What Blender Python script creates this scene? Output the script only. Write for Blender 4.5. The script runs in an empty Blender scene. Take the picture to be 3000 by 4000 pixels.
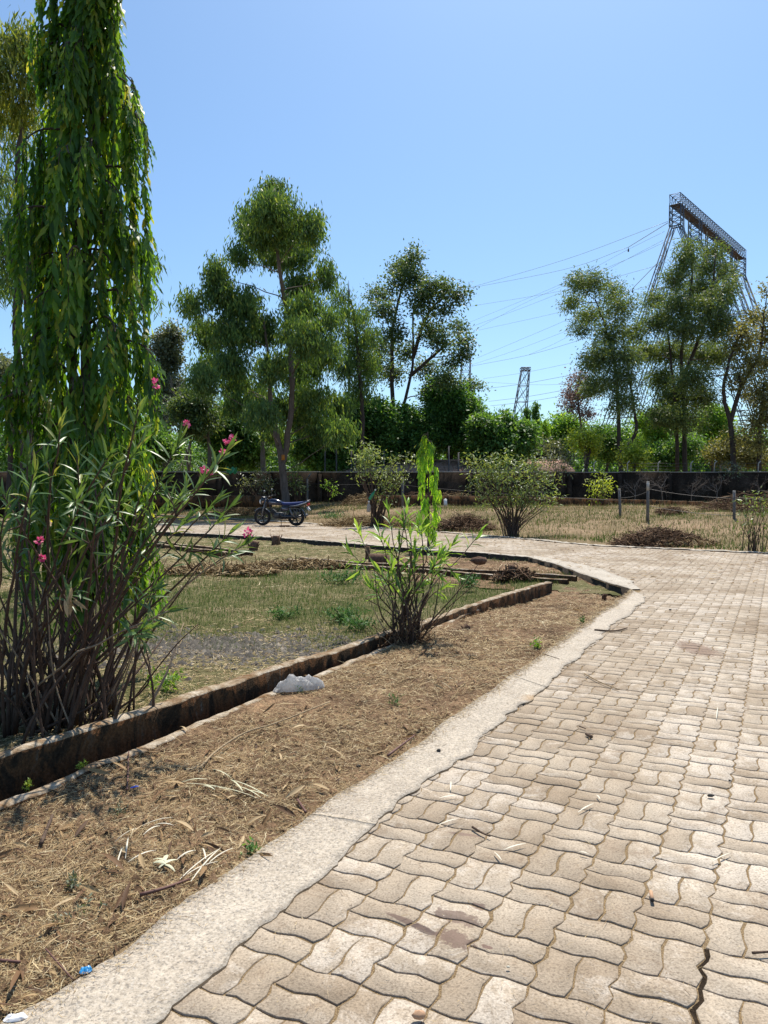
import bpy, math, random
import numpy as np
from mathutils import Vector, Matrix, Quaternion

# ------------------------------------------------------------------ camera, sky, sun, exposure
SC = bpy.context.scene
COL = SC.collection
EYE = 1.40
PITCH = math.atan(95.0 / 3000.0)
cam_d = bpy.data.cameras.new("camera")
cam = bpy.data.objects.new("camera", cam_d)
COL.objects.link(cam)
cam.location = (0, 0, EYE)
cam.rotation_euler = (math.pi / 2 - PITCH, 0, 0)
cam_d.sensor_fit = 'VERTICAL'
cam_d.sensor_height = 36.0
cam_d.lens = 27.0
cam_d.clip_start = 0.05
cam_d.clip_end = 6000
SC.camera = cam

SUN_ELEV = 61.0
SUN_AZ = 16.0            # degrees to the right of the viewing direction
SKY_STRENGTH = 0.109
SUN_STRENGTH = 5.0
EXPOSURE = 0.42
world = bpy.data.worlds.new("World")
SC.world = world
world.use_nodes = True
wn = world.node_tree.nodes
wl = world.node_tree.links
wn.clear()
w_out = wn.new("ShaderNodeOutputWorld")
w_bg = wn.new("ShaderNodeBackground")
w_sky = wn.new("ShaderNodeTexSky")
w_sky.sky_type = 'NISHITA'
w_sky.sun_disc = False
w_sky.sun_elevation = math.radians(SUN_ELEV)
w_sky.sun_rotation = math.radians(SUN_AZ)
w_sky.altitude = 300
w_sky.air_density = 1.0
w_sky.dust_density = 1.4
w_sky.ozone_density = 0.7
w_bg.inputs[1].default_value = SKY_STRENGTH
w_tint = wn.new("ShaderNodeMix")          # clear dry-season air: a slightly purer blue than the model's
w_tint.data_type = 'RGBA'
w_tint.blend_type = 'MULTIPLY'
w_tint.inputs[0].default_value = 1.0
w_tint.inputs[7].default_value = (0.765, 0.985, 1.13, 1)
wl.new(w_sky.outputs[0], w_tint.inputs[6])
wl.new(w_tint.outputs[2], w_bg.inputs[0])
wl.new(w_bg.outputs[0], w_out.inputs[0])

sun_d = bpy.data.lights.new("sun", 'SUN')
sun_d.energy = SUN_STRENGTH
sun_d.angle = math.radians(0.53)
sun_d.color = (1.0, 0.935, 0.83)
sun = bpy.data.objects.new("sun", sun_d)
COL.objects.link(sun)
_e, _a = math.radians(SUN_ELEV), math.radians(SUN_AZ)
SUN_DIR = Vector((math.sin(_a) * math.cos(_e), math.cos(_a) * math.cos(_e), math.sin(_e)))
sun.rotation_euler = SUN_DIR.to_track_quat('Z', 'Y').to_euler()
sun.location = SUN_DIR * 60

SC.view_settings.view_transform = 'Standard'
SC.view_settings.look = 'None'
SC.view_settings.exposure = EXPOSURE
SC.view_settings.gamma = 1.0
SC.view_settings.use_curve_mapping = False
SC.render.engine = 'CYCLES'
SC.cycles.max_bounces = 7
SC.cycles.transparent_max_bounces = 6
SC.cycles.diffuse_bounces = 3
SC.cycles.transmission_bounces = 4

rng = np.random.default_rng(11)
random.seed(5)

# ------------------------------------------------------------------ geometry helpers
CP, SP = math.cos(PITCH), math.sin(PITCH)

def ray(px, py):
    a = (px - 1500.0) / 3000.0
    b = (py - 2000.0) / 3000.0
    return np.array([a, CP - b * SP, -SP - b * CP])

def P(px, py, D):
    r = ray(px, py)
    return np.array([0, 0, EYE]) + r * (D / r[1])

def G(px, py, z=0.0):
    r = ray(px, py)
    return np.array([0, 0, EYE]) + r * ((z - EYE) / r[2])

K0 = np.array([8.1, 16.3]); KN = np.array([0.771, 0.637])

def sstep(a, b, x):
    t = np.clip((x - a) / (b - a), 0, 1)
    return t * t * (3 - 2 * t)

def hfield(x, y):
    d = (x - K0[0]) * KN[0] + (y - K0[1]) * KN[1]
    return -0.03 + 0.56 * sstep(0.3, 9.0, d)

def GF(px, py):
    z = 0.2
    for _ in range(40):
        p = G(px, py, z)
        z = 0.5 * z + 0.5 * float(hfield(p[0], p[1]))
    p[2] = float(hfield(p[0], p[1]))
    return p

def unit(v):
    v = np.asarray(v, float)
    return v / (np.linalg.norm(v, axis=-1, keepdims=True) + 1e-9)

def vnoise(x, y, seed=0):
    """cheap smooth value noise, numpy"""
    def h(i, j):
        n = (i * 374761393 + j * 668265263 + seed * 974711) & 0xFFFFFFFF
        n = ((n ^ (n >> 13)) * 1274126177) & 0xFFFFFFFF
        return ((n ^ (n >> 16)) & 0xFFFF) / 65535.0
    xi = np.floor(x).astype(np.int64); yi = np.floor(y).astype(np.int64)
    fx = x - xi; fy = y - yi
    fx = fx * fx * (3 - 2 * fx); fy = fy * fy * (3 - 2 * fy)
    return (h(xi, yi) * (1 - fx) + h(xi + 1, yi) * fx) * (1 - fy) + (h(xi, yi + 1) * (1 - fx) + h(xi + 1, yi + 1) * fx) * fy

def mesh_np(name, V, faces, mats=None, smooth=False, rnd=None):
    """faces: list of int arrays (n,k). rnd: per-face float attribute in the same order."""
    V = np.asarray(V, np.float32)
    me = bpy.data.meshes.new(name)
    me.vertices.add(len(V))
    me.vertices.foreach_set('co', V.ravel())
    loops = []; starts = []; off = 0
    for F in faces:
        F = np.asarray(F, np.int32)
        if len(F) == 0:
            continue
        n, k = F.shape
        loops.append(F.ravel())
        starts.append(off + np.arange(n, dtype=np.int32) * k)
        off += n * k
    L = np.concatenate(loops); S = np.concatenate(starts)
    me.loops.add(len(L)); me.loops.foreach_set('vertex_index', L)
    me.polygons.add(len(S)); me.polygons.foreach_set('loop_start', S)
    if smooth:
        me.polygons.foreach_set('use_smooth', np.ones(len(S), dtype=bool))
    if rnd is not None:
        at = me.attributes.new('rnd', 'FLOAT', 'FACE')
        at.data.foreach_set('value', np.asarray(rnd, np.float32))
    me.update(calc_edges=True)
    if mats is not None:
        me.materials.append(mats)
    return me

def link(name, me, parent=None, loc=None):
    o = bpy.data.objects.new(name, me)
    COL.objects.link(o)
    if parent is not None:
        o.parent = parent
    if loc is not None:
        o.location = loc
    return o

def tag(o, label=None, cat=None, group=None, kind=None):
    if label: o['label'] = label
    if cat: o['category'] = cat
    if group: o['group'] = group
    if kind: o['kind'] = kind
    return o

def root(name, loc, label, cat, group=None, rz=0.0):
    o = bpy.data.objects.new(name, None)
    o.empty_display_size = 0.1
    COL.objects.link(o)
    o.location = loc
    o.rotation_euler = (0, 0, rz)
    return tag(o, label, cat, group)

class MB:
    """mesh collector in world (or local) coordinates"""
    def __init__(s):
        s.V = []; s.F = {}; s.R = {}; s.n = 0
    def add(s, V, faces, r=None):
        V = np.asarray(V, float)
        s.V.append(V)
        for F in faces:
            F = np.asarray(F, np.int64)
            if F.size == 0: continue
            k = F.shape[1]
            s.F.setdefault(k, []).append(F + s.n)
            if r is None: rr = np.zeros(len(F))
            elif np.isscalar(r): rr = np.full(len(F), r)
            else: rr = np.asarray(r)[:len(F)] if len(np.asarray(r)) >= len(F) else np.resize(r, len(F))
            s.R.setdefault(k, []).append(rr)
        s.n += len(V)
    def mesh(s, name, mat, smooth=False, origin=None):
        V = np.concatenate(s.V)
        if origin is not None: V = V - np.asarray(origin, float)[None]
        ks = sorted(s.F)
        return mesh_np(name, V, [np.concatenate(s.F[k]) for k in ks], mat, smooth,
                       np.concatenate([np.concatenate(s.R[k]) for k in ks]))
    def obj(s, name, mat, parent=None, smooth=False, origin=None):
        if origin is None and parent is not None and not getattr(s, 'local', False):
            top = parent
            while top.parent is not None: top = top.parent
            origin = top.location
        return link(name, s.mesh(name, mat, smooth, origin), parent)
    # shapes
    def box(s, c, size, R=None, r=None, taper=1.0):
        h = np.asarray(size, float) / 2
        v = np.array([[x, y, z] for z in (-1, 1) for y in (-1, 1) for x in (-1, 1)], float)
        v[4:, :2] *= taper
        v *= h
        if R is not None: v = v @ np.asarray(R).T
        s.add(v + np.asarray(c, float), [np.array([[0, 2, 3, 1], [4, 5, 7, 6], [0, 1, 5, 4], [2, 6, 7, 3], [0, 4, 6, 2], [1, 3, 7, 5]])], r)
    def tube(s, pts, rad, n=6, r=None, cap=True):
        pts = np.asarray(pts, float); m = len(pts)
        rad = np.full(m, rad) if np.isscalar(rad) else np.asarray(rad, float)
        T = np.gradient(pts, axis=0); T = unit(T)
        ref = np.array([0.0, 0, 1]) if abs(T[0][2]) < 0.9 else np.array([1.0, 0, 0])
        A = np.zeros((m, 3)); a = np.cross(T[0], ref); a /= np.linalg.norm(a) + 1e-9
        for i in range(m):
            a = a - T[i] * a.dot(T[i]); a /= np.linalg.norm(a) + 1e-9
            A[i] = a
        B = np.cross(T, A)
        th = np.arange(n) * 2 * math.pi / n
        V = pts[:, None] + rad[:, None, None] * (np.cos(th)[None, :, None] * A[:, None] + np.sin(th)[None, :, None] * B[:, None])
        i = np.arange(m - 1)[:, None]; j = np.arange(n)[None]
        q = np.stack([i * n + j, i * n + (j + 1) % n, (i + 1) * n + (j + 1) % n, (i + 1) * n + j], -1).reshape(-1, 4)
        fs = [q]
        if cap and n > 4:
            fs.append(np.array([np.arange(n)[::-1], (m - 1) * n + np.arange(n)]))
        elif cap and n in (3, 4):
            fs.append(np.array([np.arange(n)[::-1], (m - 1) * n + np.arange(n)]))
        s.add(V.reshape(-1, 3), fs, r)
    def bar(s, a, b, w=0.05, r=None):
        s.tube(np.array([a, b]), w, 4, r)
    def prism(s, poly, z0, z1, r=None):
        poly = np.asarray(poly, float); n = len(poly)
        V = np.concatenate([np.c_[poly, np.full(n, z0)], np.c_[poly, np.full(n, z1)]])
        j = np.arange(n)
        q = np.stack([j, (j + 1) % n, n + (j + 1) % n, n + j], -1)
        s.add(V, [q, np.array([j[::-1], n + j])], r)
    def lathe(s, prof, c, axis='z', n=20, r=None):
        prof = np.asarray(prof, float); m = len(prof)
        th = np.arange(n) * 2 * math.pi / n
        x = prof[:, 0][:, None] * np.cos(th); y = prof[:, 0][:, None] * np.sin(th)
        z = np.repeat(prof[:, 1][:, None], n, 1)
        V = np.stack([x, y, z], -1).reshape(-1, 3)
        if axis == 'y': V = V[:, [0, 2, 1]]
        if axis == 'x': V = V[:, [2, 0, 1]]
        i = np.arange(m - 1)[:, None]; j = np.arange(n)[None]
        q = np.stack([i * n + j, i * n + (j + 1) % n, (i + 1) * n + (j + 1) % n, (i + 1) * n + j], -1).reshape(-1, 4)
        s.add(V + np.asarray(c, float), [q], r)

def smooth_path(pts, k=4):
    pts = np.asarray(pts, float)
    if len(pts) < 3:
        t = np.linspace(0, 1, k * 2)[:, None]
        return pts[0] * (1 - t) + pts[-1] * t
    Q = np.vstack([2 * pts[0] - pts[1], pts, 2 * pts[-1] - pts[-2]])
    out = []
    for i in range(1, len(Q) - 2):
        for t in np.linspace(0, 1, k, endpoint=False):
            p0, p1, p2, p3 = Q[i - 1], Q[i], Q[i + 1], Q[i + 2]
            out.append(0.5 * ((2 * p1) + (-p0 + p2) * t + (2 * p0 - 5 * p1 + 4 * p2 - p3) * t * t + (-p0 + 3 * p1 - 3 * p2 + p3) * t ** 3))
    out.append(pts[-1])
    return np.array(out)

def bez(a, b, c, d, n=8):
    t = np.linspace(0, 1, n)[:, None]
    a, b, c, d = [np.asarray(v, float) for v in (a, b, c, d)]
    return a * (1 - t) ** 3 + 3 * b * t * (1 - t) ** 2 + 3 * c * t * t * (1 - t) + d * t ** 3

def inpoly(x, y, poly):
    poly = np.asarray(poly, float); n = len(poly)
    c = np.zeros(np.shape(x), bool)
    j = n - 1
    for i in range(n):
        xi, yi = poly[i][:2]; xj, yj = poly[j][:2]
        cond = ((yi > y) != (yj > y)) & (x < (xj - xi) * (y - yi) / (yj - yi + 1e-12) + xi)
        c ^= cond
        j = i
    return c

# leaf templates: (verts, faces); y = along the leaf, x = across, z = normal
T_DIAMOND = (np.array([[0, 0, 0], [0.5, 0.45, 0.0], [0, 1, 0], [-0.5, 0.45, 0.0]]), [np.array([[0, 1, 2, 3]])])
T_LANCE = (np.array([[0, 0, 0], [0.5, 0.4, 0.10], [0, 0.42, 0], [-0.5, 0.4, 0.10], [0, 1, -0.25]]),
           [np.array([[0, 1, 2], [0, 2, 3], [2, 1, 4], [3, 2, 4]])])
def _long_leaf():
    st = [(0.0, 0.10, 0.0), (0.22, 0.78, 0.25), (0.48, 1.0, 0.3), (0.74, 0.72, 0.15), (1.0, 0.0, -0.25)]
    V = []
    for y, w, z in st:
        V += [[-w / 2, y, z + 0.22 * w], [0, y, z], [w / 2, y, z + 0.22 * w]]
    F = []
    for i in range(4):
        a = i * 3
        F += [[a, a + 1, a + 4, a + 3], [a + 1, a + 2, a + 5, a + 4]]
    return np.array(V, float), [np.array(F)]
T_LONG = _long_leaf()
def _wavy_leaf():
    st = [(0.0, 0.15), (0.2, 0.85), (0.42, 1.0), (0.64, 0.85), (0.84, 0.5), (1.0, 0.0)]
    V = []
    for i, (y, w) in enumerate(st):
        wv = 0.30 * (1 if i % 2 else -1)
        V += [[-w / 2, y, 0.2 * w + wv * w], [0, y, 0], [w / 2, y, 0.2 * w - wv * w]]
    F = []
    for i in range(5):
        a = i * 3
        F += [[a, a + 1, a + 4, a + 3], [a + 1, a + 2, a + 5, a + 4]]
    return np.array(V, float), [np.array(F)]
T_WAVY = _wavy_leaf()

def place(mb, tmpl, pos, ydir, nrm, L, W, r=None):
    tv, tf = tmpl
    pos = np.asarray(pos, float); n = len(pos)
    if n == 0: return
    y = unit(ydir); x = unit(np.cross(y, nrm)); z = np.cross(x, y)
    L = np.broadcast_to(L, (n,)); W = np.broadcast_to(W, (n,))
    V = pos[:, None] + tv[None, :, 0, None] * (W[:, None, None] * x[:, None]) + tv[None, :, 1, None] * (L[:, None, None] * y[:, None]) + tv[None, :, 2, None] * (W[:, None, None] * z[:, None])
    k = len(tv)
    if r is None: r = rng.random(n)
    for F in tf:
        FF = (F[None] + (np.arange(n) * k)[:, None, None]).reshape(-1, F.shape[1])
        mb.add(V.reshape(-1, 3) if F is tf[0] else np.zeros((0, 3)), [FF], np.repeat(r, len(F)))

# ------------------------------------------------------------------ material helpers
def new_mat(name):
    m = bpy.data.materials.new(name); m.use_nodes = True
    nt = m.node_tree; nt.nodes.clear()
    return m, nt
def nd(nt, typ, **kw):
    n = nt.nodes.new(typ)
    for k, v in kw.items():
        if k.startswith('i_'):
            key = k[2:]
            n.inputs[int(key) if key.isdigit() else key.replace('_', ' ')].default_value = v
        else:
            setattr(n, k, v)
    return n
def ramp(nt, src, stops, interp='LINEAR'):
    r = nt.nodes.new('ShaderNodeValToRGB')
    r.color_ramp.interpolation = interp
    el = r.color_ramp.elements
    while len(el) < len(stops): el.new(0.5)
    for e, (p, c) in zip(el, stops):
        e.position = p
        e.color = (c[0], c[1], c[2], 1) if len(c) == 3 else c
    nt.links.new(src, r.inputs[0])
    return r.outputs[0]
def grey(v): return (v, v, v)
def mixc(nt, f, a, b, mode='MIX'):
    m = nt.nodes.new('ShaderNodeMix'); m.data_type = 'RGBA'; m.blend_type = mode
    for s, i in ((f, 0), (a, 6), (b, 7)):
        if hasattr(s, 'is_output') or isinstance(s, bpy.types.NodeSocket): nt.links.new(s, m.inputs[i])
        elif i == 0: m.inputs[0].default_value = s
        else: m.inputs[i].default_value = (s[0], s[1], s[2], 1)
    return m.outputs[2]
def noise(nt, scale, detail=4, rough=0.6, vec=None, dist=0.0):
    n = nd(nt, 'ShaderNodeTexNoise')
    n.inputs['Scale'].default_value = scale; n.inputs['Detail'].default_value = detail
    n.inputs['Roughness'].default_value = rough; n.inputs['Distortion'].default_value = dist
    if vec is not None: nt.links.new(vec, n.inputs['Vector'])
    return n.outputs[0]
def wpos(nt):
    return nd(nt, 'ShaderNodeNewGeometry').outputs['Position']
def finish(nt, col, rough=0.8, bump=None, bstr=0.3, bdist=0.01, spec=0.3, metal=0.0):
    b = nd(nt, 'ShaderNodeBsdfPrincipled')
    if isinstance(col, bpy.types.NodeSocket): nt.links.new(col, b.inputs['Base Color'])
    else: b.inputs['Base Color'].default_value = (*col, 1)
    if isinstance(rough, bpy.types.NodeSocket): nt.links.new(rough, b.inputs['Roughness'])
    else: b.inputs['Roughness'].default_value = rough
    b.inputs['Specular IOR Level'].default_value = spec
    b.inputs['Metallic'].default_value = metal
    if bump is not None:
        bn = nd(nt, 'ShaderNodeBump'); bn.inputs['Strength'].default_value = bstr; bn.inputs['Distance'].default_value = bdist
        nt.links.new(bump, bn.inputs['Height']); nt.links.new(bn.outputs[0], b.inputs['Normal'])
    o = nd(nt, 'ShaderNodeOutputMaterial')
    nt.links.new(b.outputs[0], o.inputs[0])
    return b, o
def rnd_attr(nt):
    return nd(nt, 'ShaderNodeAttribute', attribute_name='rnd').outputs['Fac']
def rnd_both(nt):
    a = rnd_attr(nt); oi = nd(nt, 'ShaderNodeObjectInfo').outputs['Random']
    m = nd(nt, 'ShaderNodeMath', operation='ADD'); nt.links.new(a, m.inputs[0]); nt.links.new(oi, m.inputs[1])
    f = nd(nt, 'ShaderNodeMath', operation='FRACT'); nt.links.new(m.outputs[0], f.inputs[0])
    return f.outputs[0]

def leaf_mat(name, stops, trans=0.4, rough=0.5, spec=0.35, tcol=1.5, both=False, yellow=0.15, gain=1.65):
    stops = [(p_, (c_[0] * gain * .93, c_[1] * gain * 1.06, c_[2] * gain)) for p_, c_ in stops] if yellow else stops
    m, nt = new_mat(name)
    r = rnd_both(nt) if both else rnd_attr(nt)
    p = wpos(nt)
    n = noise(nt, 0.9 if not both else 2.5, 2, 0.5, p)
    # brightness patches
    mul = nd(nt, 'ShaderNodeMix', data_type='RGBA', blend_type='MULTIPLY'); mul.inputs[0].default_value = 1
    c0 = ramp(nt, r, stops); nt.links.new(c0, mul.inputs[6])
    nt.links.new(ramp(nt, n, [(0.3, grey(0.75)), (0.7, grey(1.2))]), mul.inputs[7])
    c = mul.outputs[2]
    b = nd(nt, 'ShaderNodeBsdfPrincipled')
    nt.links.new(c, b.inputs['Base Color']); b.inputs['Roughness'].default_value = rough
    b.inputs['Specular IOR Level'].default_value = spec
    t = nd(nt, 'ShaderNodeBsdfTranslucent')
    tc = nd(nt, 'ShaderNodeMix', data_type='RGBA', blend_type='MULTIPLY'); tc.inputs[0].default_value = 1
    nt.links.new(c, tc.inputs[6]); tc.inputs[7].default_value = (tcol * 1.25, tcol * 1.15, tcol * 0.45, 1)
    nt.links.new(tc.outputs[2], t.inputs[0])
    mx = nd(nt, 'ShaderNodeMixShader'); mx.inputs[0].default_value = trans
    nt.links.new(b.outputs[0], mx.inputs[1]); nt.links.new(t.outputs[0], mx.inputs[2])
    o = nd(nt, 'ShaderNodeOutputMaterial'); nt.links.new(mx.outputs[0], o.inputs[0])
    return m
def bark_mat(name, a, b, scale=14):
    m, nt = new_mat(name)
    p = wpos(nt)
    mp = nd(nt, 'ShaderNodeMapping'); mp.inputs['Scale'].default_value = (1, 1, 0.25); nt.links.new(p, mp.inputs[0])
    n = noise(nt, scale, 5, 0.65, mp.outputs[0], 0.4)
    c = ramp(nt, n, [(0.3, a), (0.7, b)])
    finish(nt, c, 0.9, n, 0.6, 0.02, 0.15)
    return m
def plain(name, col, rough=0.5, spec=0.4, metal=0.0, var=0.12, scale=20, bump=0.0):
    m, nt = new_mat(name)
    n = noise(nt, scale, 3, 0.6, nd(nt, 'ShaderNodeTexCoord').outputs['Object'])
    c = ramp(nt, n, [(0.3, tuple(x * (1 - var) for x in col)), (0.7, tuple(min(1, x * (1 + var)) for x in col))])
    finish(nt, c, rough, n if bump else None, bump, 0.01, spec, metal)
    return m
def rnd_mat(name, stops, rough=0.8, spec=0.2, both=False, trans=0.0):
    m, nt = new_mat(name)
    c = ramp(nt, rnd_both(nt) if both else rnd_attr(nt), stops)
    b, o = finish(nt, c, rough, None, 0, 0, spec)
    if trans > 0:
        t = nd(nt, 'ShaderNodeBsdfTranslucent'); nt.links.new(c, t.inputs[0])
        mx = nd(nt, 'ShaderNodeMixShader'); mx.inputs[0].default_value = trans
        nt.links.new(b.outputs[0], mx.inputs[1]); nt.links.new(t.outputs[0], mx.inputs[2]); nt.links.new(mx.outputs[0], o.inputs[0])
    return m

# ------------------------------------------------------------------ materials of the setting
def m_paver():
    m, nt = new_mat("paver_concrete")
    p = wpos(nt)
    r = rnd_both(nt)
    base = ramp(nt, r, [(0.0, (0.325, 0.265, 0.20)), (0.35, (0.36, 0.30, 0.232)), (0.65, (0.38, 0.32, 0.25)), (1.0, (0.40, 0.34, 0.27))])
    n1 = noise(nt, 1.1, 4, 0.6, p, 0.3)
    dirt = ramp(nt, n1, [(0.36, (0.74, 0.68, 0.61)), (0.6, (1.08, 1.07, 1.05))])
    c = mixc(nt, 1.0, base, dirt, 'MULTIPLY')
    # pale worn patches with ragged edges
    n2 = noise(nt, 9.5, 8, 0.8, p, 0.7)
    lo = noise(nt, 0.8, 2, 0.5, p)
    ad = nd(nt, 'ShaderNodeMath', operation='ADD'); nt.links.new(n2, ad.inputs[0]); nt.links.new(lo, ad.inputs[1])
    f = ramp(nt, ad.outputs[0], [(0.515, grey(0)), (0.585, grey(0.5))])
    ad.use_clamp = False
    rs = nd(nt, 'ShaderNodeMath', operation='MULTIPLY_ADD'); nt.links.new(r, rs.inputs[0]); rs.inputs[1].default_value = 7.31; rs.inputs[2].default_value = 0.2
    rf = nd(nt, 'ShaderNodeMath', operation='FRACT'); nt.links.new(rs.outputs[0], rf.inputs[0])
    ro = nd(nt, 'ShaderNodeMath', operation='MULTIPLY_ADD'); nt.links.new(rf.outputs[0], ro.inputs[0]); ro.inputs[1].default_value = 0.26; ro.inputs[2].default_value = -0.14
    ad2 = nd(nt, 'ShaderNodeMath', operation='ADD'); nt.links.new(ad.outputs[0], ad2.inputs[0]); nt.links.new(ro.outputs[0], ad2.inputs[1])
    mm = nd(nt, 'ShaderNodeMath', operation='MULTIPLY'); nt.links.new(ad2.outputs[0], mm.inputs[0]); mm.inputs[1].default_value = 0.5
    nt.links.new(mm.outputs[0], f.node.inputs[0])
    c = mixc(nt, f, c, (0.585, 0.52, 0.44))
    # brown weathering
    n3 = noise(nt, 5.0, 6, 0.7, p, 1.0)
    f3 = ramp(nt, n3, [(0.56, grey(0)), (0.66, grey(0.55))])
    c = mixc(nt, f3, c, (0.23, 0.165, 0.11))
    # fine grain
    n4 = noise(nt, 130, 3, 0.7, p)
    c = mixc(nt, 1.0, c, ramp(nt, n4, [(0.3, grey(0.62)), (0.5, grey(1.0)), (0.7, grey(1.28))]), 'MULTIPLY')
    # old red-brown paint smears: long marks lying on a few pavers
    def smear(cx, cy, ang, lx, ly, col, edge=0.5, sc=42):
        nonlocal c
        mp = nd(nt, 'ShaderNodeMapping', vector_type='TEXTURE')
        mp.inputs['Location'].default_value = (cx, cy, 0); mp.inputs['Rotation'].default_value = (0, 0, ang); mp.inputs['Scale'].default_value = (lx, ly, 1000)
        nt.links.new(p, mp.inputs[0])
        ln = nd(nt, 'ShaderNodeVectorMath', operation='LENGTH'); nt.links.new(mp.outputs[0], ln.inputs[0])
        nn = noise(nt, sc, 5, 0.7, p)
        a = nd(nt, 'ShaderNodeMath', operation='MULTIPLY_ADD'); nt.links.new(nn, a.inputs[0]); a.inputs[1].default_value = edge * 2; nt.links.new(ln.outputs['Value'], a.inputs[2])
        sc3 = nd(nt, 'ShaderNodeMath', operation='MULTIPLY'); nt.links.new(a.outputs[0], sc3.inputs[0]); sc3.inputs[1].default_value = 0.4
        c = mixc(nt, ramp(nt, sc3.outputs[0], [((0.9 + edge - 0.12) * 0.4, grey(0.85)), ((0.96 + edge) * 0.4, grey(0))]), c, col)
    for (px0, py0, px1, py1, wd, col, ed) in SMEARS:
        a0 = G(px0, py0); a1 = G(px1, py1); mid = (a0 + a1) / 2; dv = a1 - a0
        smear(mid[0], mid[1], math.atan2(dv[1], dv[0]), np.linalg.norm(dv[:2]) / 2, wd, col, ed)
    # pits and grit
    vo = nd(nt, 'ShaderNodeTexVoronoi'); vo.inputs['Scale'].default_value = 160; nt.links.new(p, vo.inputs['Vector'])
    vc = nd(nt, 'ShaderNodeSeparateColor'); nt.links.new(vo.outputs['Color'], vc.inputs[0])
    c = mixc(nt, ramp(nt, vc.outputs[0], [(0.9, grey(0)), (0.93, grey(0.5))]), c, (0.16, 0.12, 0.085))
    finish(nt, c, 0.9, n4, 0.45, 0.004, 0.2)
    return m
SMEARS = [(1500, 3560, 1710, 3650, 0.016, (0.15, 0.10, 0.08), 0.35), (1600, 3605, 1712, 3655, 0.02, (0.10, 0.07, 0.06), 0.4),
          (1690, 3550, 1890, 3620, 0.04, (0.17, 0.12, 0.095), 1.1), (1700, 3635, 1850, 3700, 0.045, (0.17, 0.115, 0.09), 1.1),
          (1840, 3530, 1900, 3550, 0.022, (0.18, 0.125, 0.1), 0.8), (1740, 3250, 1890, 3270, 0.014, (0.2, 0.14, 0.11), 0.8),
          (1880, 3690, 1925, 3708, 0.011, (0.2, 0.125, 0.1), 0.8), (2660, 2500, 2790, 2570, 0.16, (0.22, 0.15, 0.11), 1.4)]

def m_joint():
    m, nt = new_mat("joint_soil")
    p = wpos(nt)
    n = noise(nt, 190, 4, 0.75, p)
    c = ramp(nt, n, [(0.34, (0.085, 0.058, 0.034)), (0.48, (0.185, 0.128, 0.074)), (0.62, (0.36, 0.27, 0.15))])
    finish(nt, c, 0.95, n, 0.8, 0.006, 0.1)
    return m
def m_concrete(name, base=(0.43, 0.37, 0.295), dark=(0.25, 0.2, 0.15), speck=True, stain=None, sides=None):
    m, nt = new_mat(name)
    p = wpos(nt)
    n1 = noise(nt, 1.6, 5, 0.62, p, 0.3)
    c = ramp(nt, n1, [(0.3, tuple(0.62 * b + 0.38 * d for b, d in zip(base, dark))), (0.62, base)])
    n2 = noise(nt, 9, 6, 0.7, p, 0.5)
    c = mixc(nt, ramp(nt, n2, [(0.53, grey(0)), (0.7, grey(0.6))]), c, tuple(b * 1.35 for b in base))
    n5 = noise(nt, 4.0, 5, 0.7, p, 0.6)
    c = mixc(nt, ramp(nt, n5, [(0.57, grey(0)), (0.72, grey(0.55))]), c, dark)
    n3 = noise(nt, 75, 5, 0.75, p)
    c = mixc(nt, 1.0, c, ramp(nt, n3, [(0.32, grey(0.45)), (0.46, grey(0.92)), (0.66, grey(1.35))]), 'MULTIPLY')
    if stain:
        for (x, y, rr, col) in stain:
            vm = nd(nt, 'ShaderNodeVectorMath', operation='DISTANCE'); nt.links.new(p, vm.inputs[0]); vm.inputs[1].default_value = (x, y, 0)
            a = nd(nt, 'ShaderNodeMath', operation='MULTIPLY_ADD'); nt.links.new(n2, a.inputs[0]); a.inputs[1].default_value = rr; nt.links.new(vm.outputs['Value'], a.inputs[2])
            c = mixc(nt, ramp(nt, a.outputs[0], [(rr * 0.7, grey(0.75)), (min(0.99, rr * 1.6), grey(0))]), c, col)
    if speck:
        vo = nd(nt, 'ShaderNodeTexVoronoi'); vo.inputs['Scale'].default_value = 170; nt.links.new(p, vo.inputs['Vector'])
        wv = nd(nt, 'ShaderNodeSeparateColor'); nt.links.new(vo.outputs['Color'], wv.inputs[0])
        c = mixc(nt, ramp(nt, wv.outputs[0], [(0.86, grey(0)), (0.9, grey(0.5))]), c, (0.15, 0.14, 0.13))
        c = mixc(nt, ramp(nt, wv.outputs[1], [(0.84, grey(0)), (0.9, grey(0.4))]), c, (0.56, 0.51, 0.44))
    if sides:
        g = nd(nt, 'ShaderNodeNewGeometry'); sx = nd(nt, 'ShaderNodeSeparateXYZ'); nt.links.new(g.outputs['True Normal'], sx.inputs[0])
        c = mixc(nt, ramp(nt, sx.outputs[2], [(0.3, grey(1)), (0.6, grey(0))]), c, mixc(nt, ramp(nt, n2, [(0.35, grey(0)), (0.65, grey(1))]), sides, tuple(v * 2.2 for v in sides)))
    finish(nt, c, 0.9, n3, 0.7, 0.005, 0.2)
    return m
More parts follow.
